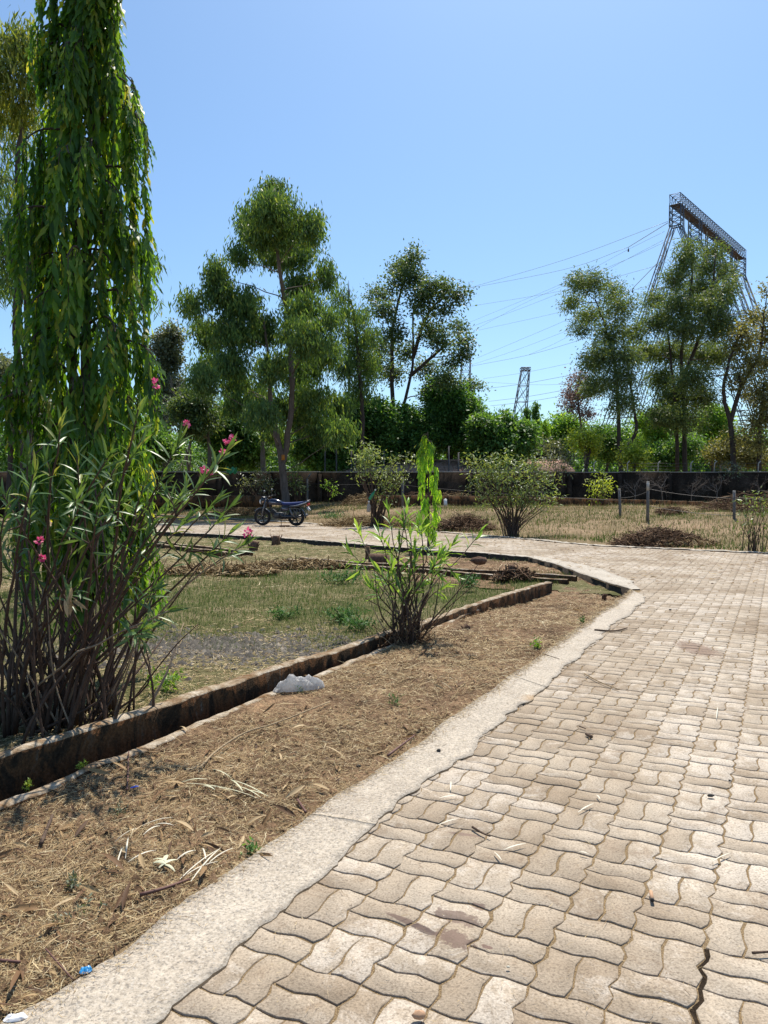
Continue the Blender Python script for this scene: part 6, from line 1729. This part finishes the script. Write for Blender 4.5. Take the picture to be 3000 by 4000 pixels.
def crumple(label, px, py, sx, sy, sz, mat, name, cat, rz=0, seed=3, amp=.35, n=15):
    g = np.random.default_rng(seed); p = on(px, py, 0)
    u = np.linspace(-1, 1, n); U, Vv = np.meshgrid(u, u, indexing='ij'); rr = np.sqrt(U ** 2 + Vv ** 2) + 1e-6
    k_ = np.maximum(np.abs(U), np.abs(Vv)) / rr; U, Vv = U * k_, Vv * k_; rr = np.sqrt(U ** 2 + Vv ** 2)
    rid = 1 - np.abs(vnoise(U * 4 + 9, Vv * 4 + seed, seed + 1) - .5) * 2
    Z = np.sqrt(np.clip(1 - rr ** 2, 0, 1)) * (.75 + amp * (vnoise(U * 2.5 + 9, Vv * 2.5 + seed, seed) - .5) * 2.4 + amp * .9 * (rid - .6)) + amp * .7 * (vnoise(U * 8 + 3, Vv * 8, seed) - .5) * (rr < .98)
    c, s = math.cos(rz), math.sin(rz); X, Y = U * sx, Vv * sy
    V = np.stack([p[0] + X * c - Y * s, p[1] + X * s + Y * c, p[2] + np.maximum(Z, 0) * sz], -1).reshape(-1, 3)
    i = np.arange(n - 1)[:, None]; j = np.arange(n - 1)[None]
    o = link(name, mesh_np(name, V, [np.stack([i * n + j, (i + 1) * n + j, (i + 1) * n + j + 1, i * n + j + 1], -1).reshape(-1, 4)], mat, True))
    return tag(o, label, cat)
crumple('crumpled bright blue wrapper at the concrete edge, lower left', 335, 3803, .018, .014, .012, M['blue_plastic'], 'wrapper', 'wrapper', .5, 3, .6, 9)
crumple('small deep blue plastic scrap in the dirt near the drain kerb', 527, 3087, .022, .008, .006, M['deep_blue'], 'plastic_scrap', 'scrap', .6, 4, .4, 7)
crumple('white wrapper at the bottom left corner', 60, 3990, .03, .014, .012, M['white_plastic'], 'wrapper', 'wrapper', .2, 5, .6, 9)
# plastic bag over the drain kerb
mm, nt = new_mat("thin_white_plastic")
b_ = nd(nt, 'ShaderNodeBsdfPrincipled'); b_.inputs['Base Color'].default_value = (.62, .62, .64, 1); b_.inputs['Roughness'].default_value = .3
t_ = nd(nt, 'ShaderNodeBsdfTranslucent'); t_.inputs[0].default_value = (.8, .8, .8, 1)
tr = nd(nt, 'ShaderNodeBsdfTransparent'); tr.inputs[0].default_value = (.95, .95, .95, 1)
m1 = nd(nt, 'ShaderNodeMixShader'); m1.inputs[0].default_value = .45; nt.links.new(b_.outputs[0], m1.inputs[1]); nt.links.new(t_.outputs[0], m1.inputs[2])
m2 = nd(nt, 'ShaderNodeMixShader'); m2.inputs[0].default_value = .15; nt.links.new(m1.outputs[0], m2.inputs[1]); nt.links.new(tr.outputs[0], m2.inputs[2])
bn = nd(nt, 'ShaderNodeBump'); bn.inputs['Strength'].default_value = 1.0; bn.inputs['Distance'].default_value = .03
nt.links.new(noise(nt, 30, 4, .6, wpos(nt), 2.5), bn.inputs['Height']); nt.links.new(bn.outputs[0], b_.inputs['Normal'])
nt.links.new(m2.outputs[0], nd(nt, 'ShaderNodeOutputMaterial').inputs[0])
M['bag'] = mm
crumple('crumpled translucent white plastic bag lying against the drain kerb', 1168, 2700, .185, .055, .095, M['bag'], 'plastic_bag', 'bag', math.atan2(odir[1], odir[0]) - .75, 8, .42, 30)
# stumps, log, mound
M['stump'] = bark_mat("stump", (0.06, 0.035, 0.025), (0.20, 0.12, 0.08), 25)
def stump(label, px, py, r0, h, z=-.08, cat='stump', name='tree_stump'):
    b = G(px, py, z); g = np.random.default_rng(int(px)); mb = MB()
    mb.tube(np.array([b - [0, 0, .05], b + [0, 0, h * .4], b + [g.normal(0, .02), 0, h]]), [r0 * 1.25, r0, r0 * .9], 9)
    for k in range(7):
        a = g.uniform(0, 6.28); e = b + [math.cos(a) * r0 * 1.5, math.sin(a) * r0 * 1.5, h * g.uniform(.5, 1.3)]
        mb.tube(np.array([b + [math.cos(a) * r0 * .5, math.sin(a) * r0 * .5, 0], e]), [r0 * .25, r0 * .1], 4)
    tag(mb.obj(name, M['stump']), label, cat)
stump('reddish cut stump at the joint of the two drains', 1998, 2262, .06, .22, -.05)
stump('thin brown stump stub left of the slender oleander, behind the far drain', 1436, 2178, .045, .24, -.09)
stump('ragged brown stump by the far path, left', 1078, 2125, .11, .22, -.09)
stump('dark ragged stump beside the leftmost pink flowers', 990, 2150, .10, .22, -.09)
stump('small dark stump in the dry strip beyond the slender oleander', 1822, 2462, .035, .05, -.03)
stump('small dark stub in the dry strip near the far corner', 2360, 2335, .03, .05, -.08)
lg = G(1480, 2205, -.06); mb = MB(); mb.tube(np.array([lg + [-.17, .05, .09], lg + [.17, -.05, .09]]), [.115, .11], 12); tag(mb.obj('log', M['stump']), 'short dark log lying on the far drain behind the slender oleander', 'log')
pebble('brown earth clod mound by the far path right of the young weeping tree', 1872, 2205, .15, M['stump'], (1.1, .6, .5), 'earth_clod', 'clod')
# bottles hung in the shrub
M['green_glass'] = plain("green_plastic", (0.02, 0.22, 0.09), .25, .6); M['milky'] = plain("dirty_white_plastic", (0.36, 0.30, 0.25), .6)
def bottle(label, p0, p1, R, mat):
    p0, p1 = np.asarray(p0), np.asarray(p1); t = np.array([0, .05, .1, .55, .68, .8, .88, .9, 1.0])[:, None]
    mb = MB(); mb.tube(p0 * (1 - t) + p1 * t, np.array([.6, .95, 1, 1, .92, .55, .34, .42, .42]) * R, 12)
    r_ = root('hanging_bottle', p0, label, 'bottle'); mb.obj('body', mat, r_, True)
    mb = MB(); d = unit(p1 - p0); mb.tube(np.array([p1, p1 + d * .05]), R * .45, 10); mb.obj('cap', M['white_plastic'], r_)
bD = GF(1468, 2062)[1] - .35
bottle('green plastic bottle hung in the sparse oleander', P(1443, 1952, bD), P(1465, 1916, bD), .055, M['green_glass'])
bottle('dirty white bottle hanging below the green one', P(1440, 2000, bD), P(1441, 1962, bD), .07, M['milky'])
# green sheet on the wall
p = P(905, 1838, WY - .25); mb = MB(); n = 12; u = np.linspace(0, 1, n)
for a_ in range(1):
    V = np.array([[p[0] - .3 + .6 * q, WY - .2 - .04 * math.sin(q * 9 + r * 3), p[2] + .18 - .35 * r + .05 * math.sin(q * 14)] for r in u for q in u]); i = np.arange(n - 1)[:, None]; j = np.arange(n - 1)[None]
    mb.add(V, [np.stack([i * n + j, i * n + j + 1, (i + 1) * n + j + 1, (i + 1) * n + j], -1).reshape(-1, 4)])
tag(mb.obj('green_sheet', M['green_glass']), 'green plastic sheet hung on the wall behind the oleander flowers', 'sheet')
# ------------------------------------------------------------------ motorcycle
M['rubber'] = plain("tyre_rubber", (0.018, 0.018, 0.02), .85, .3)
M['alloy'] = plain("black_alloy", (0.035, 0.035, 0.04), .45, .5, .3)
M['chrome'] = plain("bright_metal", (0.16, 0.16, 0.17), .4, .6, .6)
M['engine'] = plain("engine_grey", (0.06, 0.06, 0.065), .5, .5, .4)
M['blue_paint'] = plain("blue_paint", (0.004, 0.008, 0.035), .22, .6, 0, .05)
M['black_paint'] = plain("black_paint", (0.012, 0.013, 0.02), .25, .6, 0, .05)
M['blue_seat'] = plain("blue_seat_cover", (0.005, 0.02, 0.12), .45, .4, 0, .1)
M['silver_panel'] = plain("silver_panel", (0.42, 0.45, 0.52), .3, .5, .2)
M['red_lens'] = plain("red_lens", (0.45, 0.02, 0.012), .2, .6)
M['lens'] = plain("clear_lens", (0.6, 0.62, 0.65), .15, .7)
M['plate'] = plain("number_plate", (0.75, 0.75, 0.78), .5)
M['ink'] = plain("plate_ink", (0.03, 0.03, 0.05), .6)
mp_ = G(1096, 2054)
mrz = math.atan2(.26, -.965)
def LM():
    m = MB(); m.local = True; return m
bike = root('motorcycle', (0, 0, 0), 'dark blue motorcycle parked at the edge of the path', 'motorcycle', rz=0)
def part(name, mb, mat, parent=None, smooth=False):
    return mb.obj(name, M[mat], parent or bike, smooth)
def wheel(name, x, steer=0.0):
    r = .30; c = np.array([x, 0, r])
    t = LM(); t.lathe([(.225, -.035), (.245, -.045), (.285, -.040), (.299, -.018), (.301, 0), (.299, .018), (.285, .040), (.245, .045), (.225, .035), (.225, -.035)], (0, 0, 0), 'y', 32)
    w = part(name, t, 'rubber', smooth=True); w.location = c; w.rotation_euler = (0, 0, steer)
    q = LM(); q.lathe([(.205, -.036), (.228, -.040), (.228, .040), (.205, .036), (.205, -.036)], (0, 0, 0), 'y', 32); q.obj('rim', M['alloy'], w)
    h = LM(); h.lathe([(0, -.06), (.055, -.06), (.055, .06), (0, .06)], (0, 0, 0), 'y', 16); h.obj('hub', M['alloy'], w)
    for k in range(6):
        a = k * math.pi / 3 + .3; s = LM()
        d = np.array([math.cos(a), 0, math.sin(a)]); p = np.array([-d[2], 0, d[0]])
        V = []
        for rr, ww in ((.04, .022), (.21, .013)):
            for yy in (-.018, .018):
                for sg in (-1, 1): V.append(d * rr + p * sg * ww + np.array([0, yy, 0]))
        s.add(V, [np.array([[0, 1, 3, 2], [4, 6, 7, 5], [0, 4, 5, 1], [2, 3, 7, 6], [0, 2, 6, 4], [1, 5, 7, 3]])]); s.obj('spoke', M['alloy'], w)
    return w
wheel('front_wheel', 1.25, .12); wheel('rear_wheel', 0.0)
def loft(secs, n=14):
    """secs: (x, z centre, half width, half height, power)"""
    mb = LM(); V = []
    for (x, zc, hw_, hh, pw) in secs:
        for k in range(n):
            a = 2 * math.pi * k / n; cx, sx = math.cos(a), math.sin(a)
            V.append([x, hw_ * math.copysign(abs(cx) ** pw, cx), zc + hh * math.copysign(abs(sx) ** pw, sx)])
    m = len(secs); i = np.arange(m - 1)[:, None]; j = np.arange(n)[None]
    mb.add(V, [np.stack([i * n + j, i * n + (j + 1) % n, (i + 1) * n + (j + 1) % n, (i + 1) * n + j], -1).reshape(-1, 4), np.array([np.arange(n)[::-1], (m - 1) * n + np.arange(n)])])
    return mb
part('fuel_tank', loft([(.46, .76, .07, .05, .8), (.54, .79, .11, .085, .7), (.68, .82, .135, .105, .65), (.84, .835, .14, .11, .65), (.95, .825, .115, .09, .7), (1.0, .81, .06, .05, .8)]), 'blue_paint', smooth=True)
part('seat', loft([(-.36, .83, .06, .03, .8), (-.28, .81, .10, .045, .7), (-.05, .78, .125, .05, .65), (.2, .765, .125, .05, .65), (.4, .765, .11, .05, .65), (.52, .79, .07, .045, .8)]), 'blue_seat', smooth=True)
tc = part('tail_cowl', loft([(-.47, .83, .035, .03, .8), (-.38, .78, .08, .055, .8), (-.2, .71, .115, .06, .7), (.05, .67, .12, .055, .7), (.25, .66, .10, .05, .8)]), 'black_paint', smooth=True)
for sg in (-1, 1):
    s = LM(); s.tube(np.array([[-.50, sg * .075, .885], [-.42, sg * .11, .83], [-.2, sg * .127, .755], [0, sg * .13, .715], [.2, sg * .12, .70]]), [.012, .02, .018, .012, .006], 6); s.obj('silver_stripe', M['silver_panel'], tc)
    s = loft([(.22, .60, .012, .05, .8), (.36, .60, .016, .085, .7), (.5, .60, .014, .07, .8)]); s.V[0][:, 1] += sg * .12; sp = part('side_panel', s, 'blue_paint', smooth=True)
    s = LM(); s.tube(np.array([[.24, sg * .137, .585], [.36, sg * .142, .60], [.48, sg * .137, .64]]), [.004, .012, .005], 5); s.obj('silver_stripe', M['silver_panel'], sp)
    s = LM(); s.tube(np.array([[.62, sg * .138, .80], [.78, sg * .147, .83], [.93, sg * .128, .84]]), [.003, .014, .004], 5); part('tank_stripe', s, 'silver_panel')
g_ = LM(); g_.tube(np.array([[-.30, -.11, .84], [-.46, -.09, .90], [-.50, 0, .91], [-.46, .09, .90], [-.30, .11, .84]]), .013, 8); part('grab_rail', g_, 'alloy')
cw = part('headlamp_cowl', loft([(1.30, .84, .045, .05, .8), (1.24, .86, .10, .11, .8), (1.16, .88, .12, .14, .8), (1.08, .90, .09, .10, .8)]), 'black_paint', smooth=True)
s = LM(); s.lathe([(0, .035), (.05, .03), (.075, .012), (.085, -.01), (.085, -.03)], (0, 0, 0), 'x', 16); s.V[0] += np.array([1.29, 0, .83]); s.obj('headlight', M['lens'], cw)
s = loft([(1.25, .98, .05, .01, .9), (1.20, 1.0, .09, .03, .8), (1.12, .98, .10, .03, .8)]); s.obj('visor', M['black_paint'], cw)
for sg in (-1, 1):
    f = LM(); f.tube(np.array([[1.25, sg * .085, .30], [1.175, sg * .085, .55], [1.06, sg * .085, .93]]), [.026, .03, .02], 8); part('fork_leg', f, 'chrome' if sg > 0 else 'engine')
    f = LM(); f.tube(np.array([[1.05, 0, .97], [1.02, sg * .10, 1.0], [.98, sg * .25, 1.03], [.88, sg * .36, 1.02]]), .013, 8); hb_ = part('handlebar', f, 'alloy')
    q = LM(); q.tube(np.array([[.95, sg * .29, 1.026], [.87, sg * .37, 1.02]]), .02, 8); q.obj('grip', M['rubber'], hb_)
    q = LM(); q.tube(np.array([[.98, sg * .24, 1.04], [1.0, sg * .30, 1.16], [.99, sg * .31, 1.20]]), .007, 6); q.obj('mirror_stem', M['alloy'], hb_)
    q = LM(); q.lathe([(0, -.012), (.045, -.01), (.06, .005), (.0, .014)], (0, 0, 0), 'x', 14); q.V[0] = q.V[0] * [1, 1.2, .8] + np.array([.99, sg * .32, 1.22]); q.obj('mirror', M['chrome'], hb_)
    q = LM(); q.tube(np.array([[1.14, sg * .11, .84], [1.13, sg * .19, .84]]), [.012, .028], 8); part('indicator', q, 'red_lens' if False else 'butt')
    q = LM(); q.tube(np.array([[-.36, sg * .06, .70], [-.38, sg * .15, .69]]), [.012, .028], 8); part('indicator', q, 'butt')
    q = LM(); q.tube(np.array([[0, sg * .15, .32], [.1, sg * .14, .45], [.17, sg * .13, .64]]), [.024, .036, .026], 8); part('shock_absorber', q, 'chrome')
    q = LM(); q.tube(np.array([[0, sg * .11, .30], [.45, sg * .10, .38]]), .024, 6); part('swingarm', q, 'engine')
def fender(name, cx, r, a0, a1, w, mat):
    mb = LM(); A = np.linspace(a0, a1, 12); V = []
    for a in A:
        for y_, dr in ((-w, -.02), (-w * .6, 0), (w * .6, 0), (w, -.02)): V.append([cx + (r + dr) * math.cos(a), y_, .30 + (r + dr) * math.sin(a)])
    i = np.arange(11)[:, None]; j = np.arange(3)[None]; mb.add(V, [np.stack([i * 4 + j, i * 4 + j + 1, (i + 1) * 4 + j + 1, (i + 1) * 4 + j], -1).reshape(-1, 4)]); return part(name, mb, mat)
fender('front_fender', 1.25, .335, .5, 2.6, .065, 'black_paint'); fender('rear_fender', 0.0, .36, 1.2, 3.25, .075, 'black_paint')
tl = LM(); tl.box((-.475, 0, .755), (.07, .13, .075), taper=.75); part('tail_lamp', tl, 'red_lens')
Rp = np.array([[math.cos(.55), 0, math.sin(.55)], [0, 1, 0], [-math.sin(.55), 0, math.cos(.55)]])
npl = LM(); npl.box((-.475, 0, .60), (.008, .20, .135), R=Rp); pl_ = part('number_plate', npl, 'plate')
# two rows of dark characters, too small to read
ik = LM()
for row, nn_ in ((.028, 6), (-.028, 4)):
    for k in range(nn_):
        w_ = .15 / nn_; cy = -.075 + w_ * (k + .5)
        for e in range(2):
            loc = Rp @ np.array([-.006, cy + (e - .5) * w_ * .45, row]); ik.box(np.array([-.475, 0, .60]) + loc, (.003, w_ * .24, .036 - .012 * ((k + e) % 2)), R=Rp)
ik.obj('plate_lettering', M['ink'], pl_)
for sg in (-1, 1):
    pass
en = LM(); en.box((.60, 0, .36), (.34, .20, .20)); en.lathe([(0, -.14), (.09, -.14), (.10, -.11), (.10, .11), (.09, .14), (0, .14)], (.66, 0, .36), 'y', 18); en.lathe([(0, -.12), (.08, -.12), (.08, .13), (0, .14)], (.48, 0, .38), 'y', 18); part('engine_case', en, 'engine')
cy = LM()
for k in range(7): cy.box((.78 + k * .018, 0, .44 + k * .012), (.010, .17, .15), R=np.array([[.83, 0, -.55], [0, 1, 0], [.55, 0, .83]]))
part('cylinder_fins', cy, 'engine')
fr = LM(); fr.tube(np.array([[1.03, 0, .86], [.92, 0, .6], [.86, 0, .32], [.5, 0, .24]]), .02, 6); fr.tube(np.array([[1.03, 0, .9], [.6, 0, .72], [-.3, 0, .72]]), .022, 6); fr.tube(np.array([[.5, .1, .26], [.3, .1, .4], [.25, .1, .66], [-.2, .1, .7]]), .014, 6); part('frame', fr, 'alloy')
ex = LM(); ex.tube(np.array([[.84, -.08, .42], [.9, -.12, .28], [.6, -.16, .22], [.2, -.17, .26], [-.35, -.18, .36]]), [.02, .02, .025, .045, .045], 10); part('exhaust', ex, 'chrome')
cc_ = LM(); cc_.box((.22, .14, .33), (.50, .03, .11)); cc_.lathe([(0, -.015), (.075, -.015), (.075, .015), (0, .015)], (0, .14, .31), 'y', 16); part('chain_cover', cc_, 'black_paint')
sg_ = LM()
for k in range(3): sg_.tube(np.array([[-.18 + .10 * k, .155, .60], [-.22 + .10 * k, .16, .50], [-.15 + .10 * k, .16, .42], [-.20 + .1 * k, .155, .36]]), .009, 5)
sg_.tube(np.array([[-.24, .155, .60], [.05, .155, .62]]), .009, 5); sg_.tube(np.array([[-.24, .155, .36], [.05, .155, .36]]), .009, 5); part('wheel_guard', sg_, 'chrome')
st_ = LM(); st_.tube(np.array([[.50, .12, .22], [.46, .24, .03], [.49, .26, .02]]), .011, 6); part('side_stand', st_, 'alloy')
fp = LM(); fp.tube(np.array([[.46, .10, .28], [.46, .27, .29]]), .014, 6); fp.tube(np.array([[.46, -.10, .28], [.46, -.27, .29]]), .014, 6); part('footrest', fp, 'rubber')
for k, (a, b) in enumerate([((.60, .145, .42), .03), ((.52, .15, .52), .022)]):
    q = LM(); q.lathe([(0, -.01), (b, -.01), (b, .012), (0, .016)], a, 'y', 12); part('round_cover', q, 'chrome')
bike.location = (mp_[0] + .62 * math.cos(mrz) * -1.05 + .0, mp_[1], 0.0)
bike.rotation_mode = 'XYZ'
bike.rotation_euler = (math.radians(-5), 0, mrz)
# place so that the wheels straddle the marked spot
fwd = np.array([math.cos(mrz), math.sin(mrz)])
bike.location = (mp_[0] - fwd[0] * .62, mp_[1] - fwd[1] * .62, 0.006)
bike.scale = (1.06, 1.06, 1.06)
fs = G(1112, 2058); mb = MB(); mb.box(fs + [0, 0, .03], (.34, .2, .05)); tag(mb.obj('flat_stone', M['stump']), 'flat brown slab lying in front of the motorcycle', 'slab')
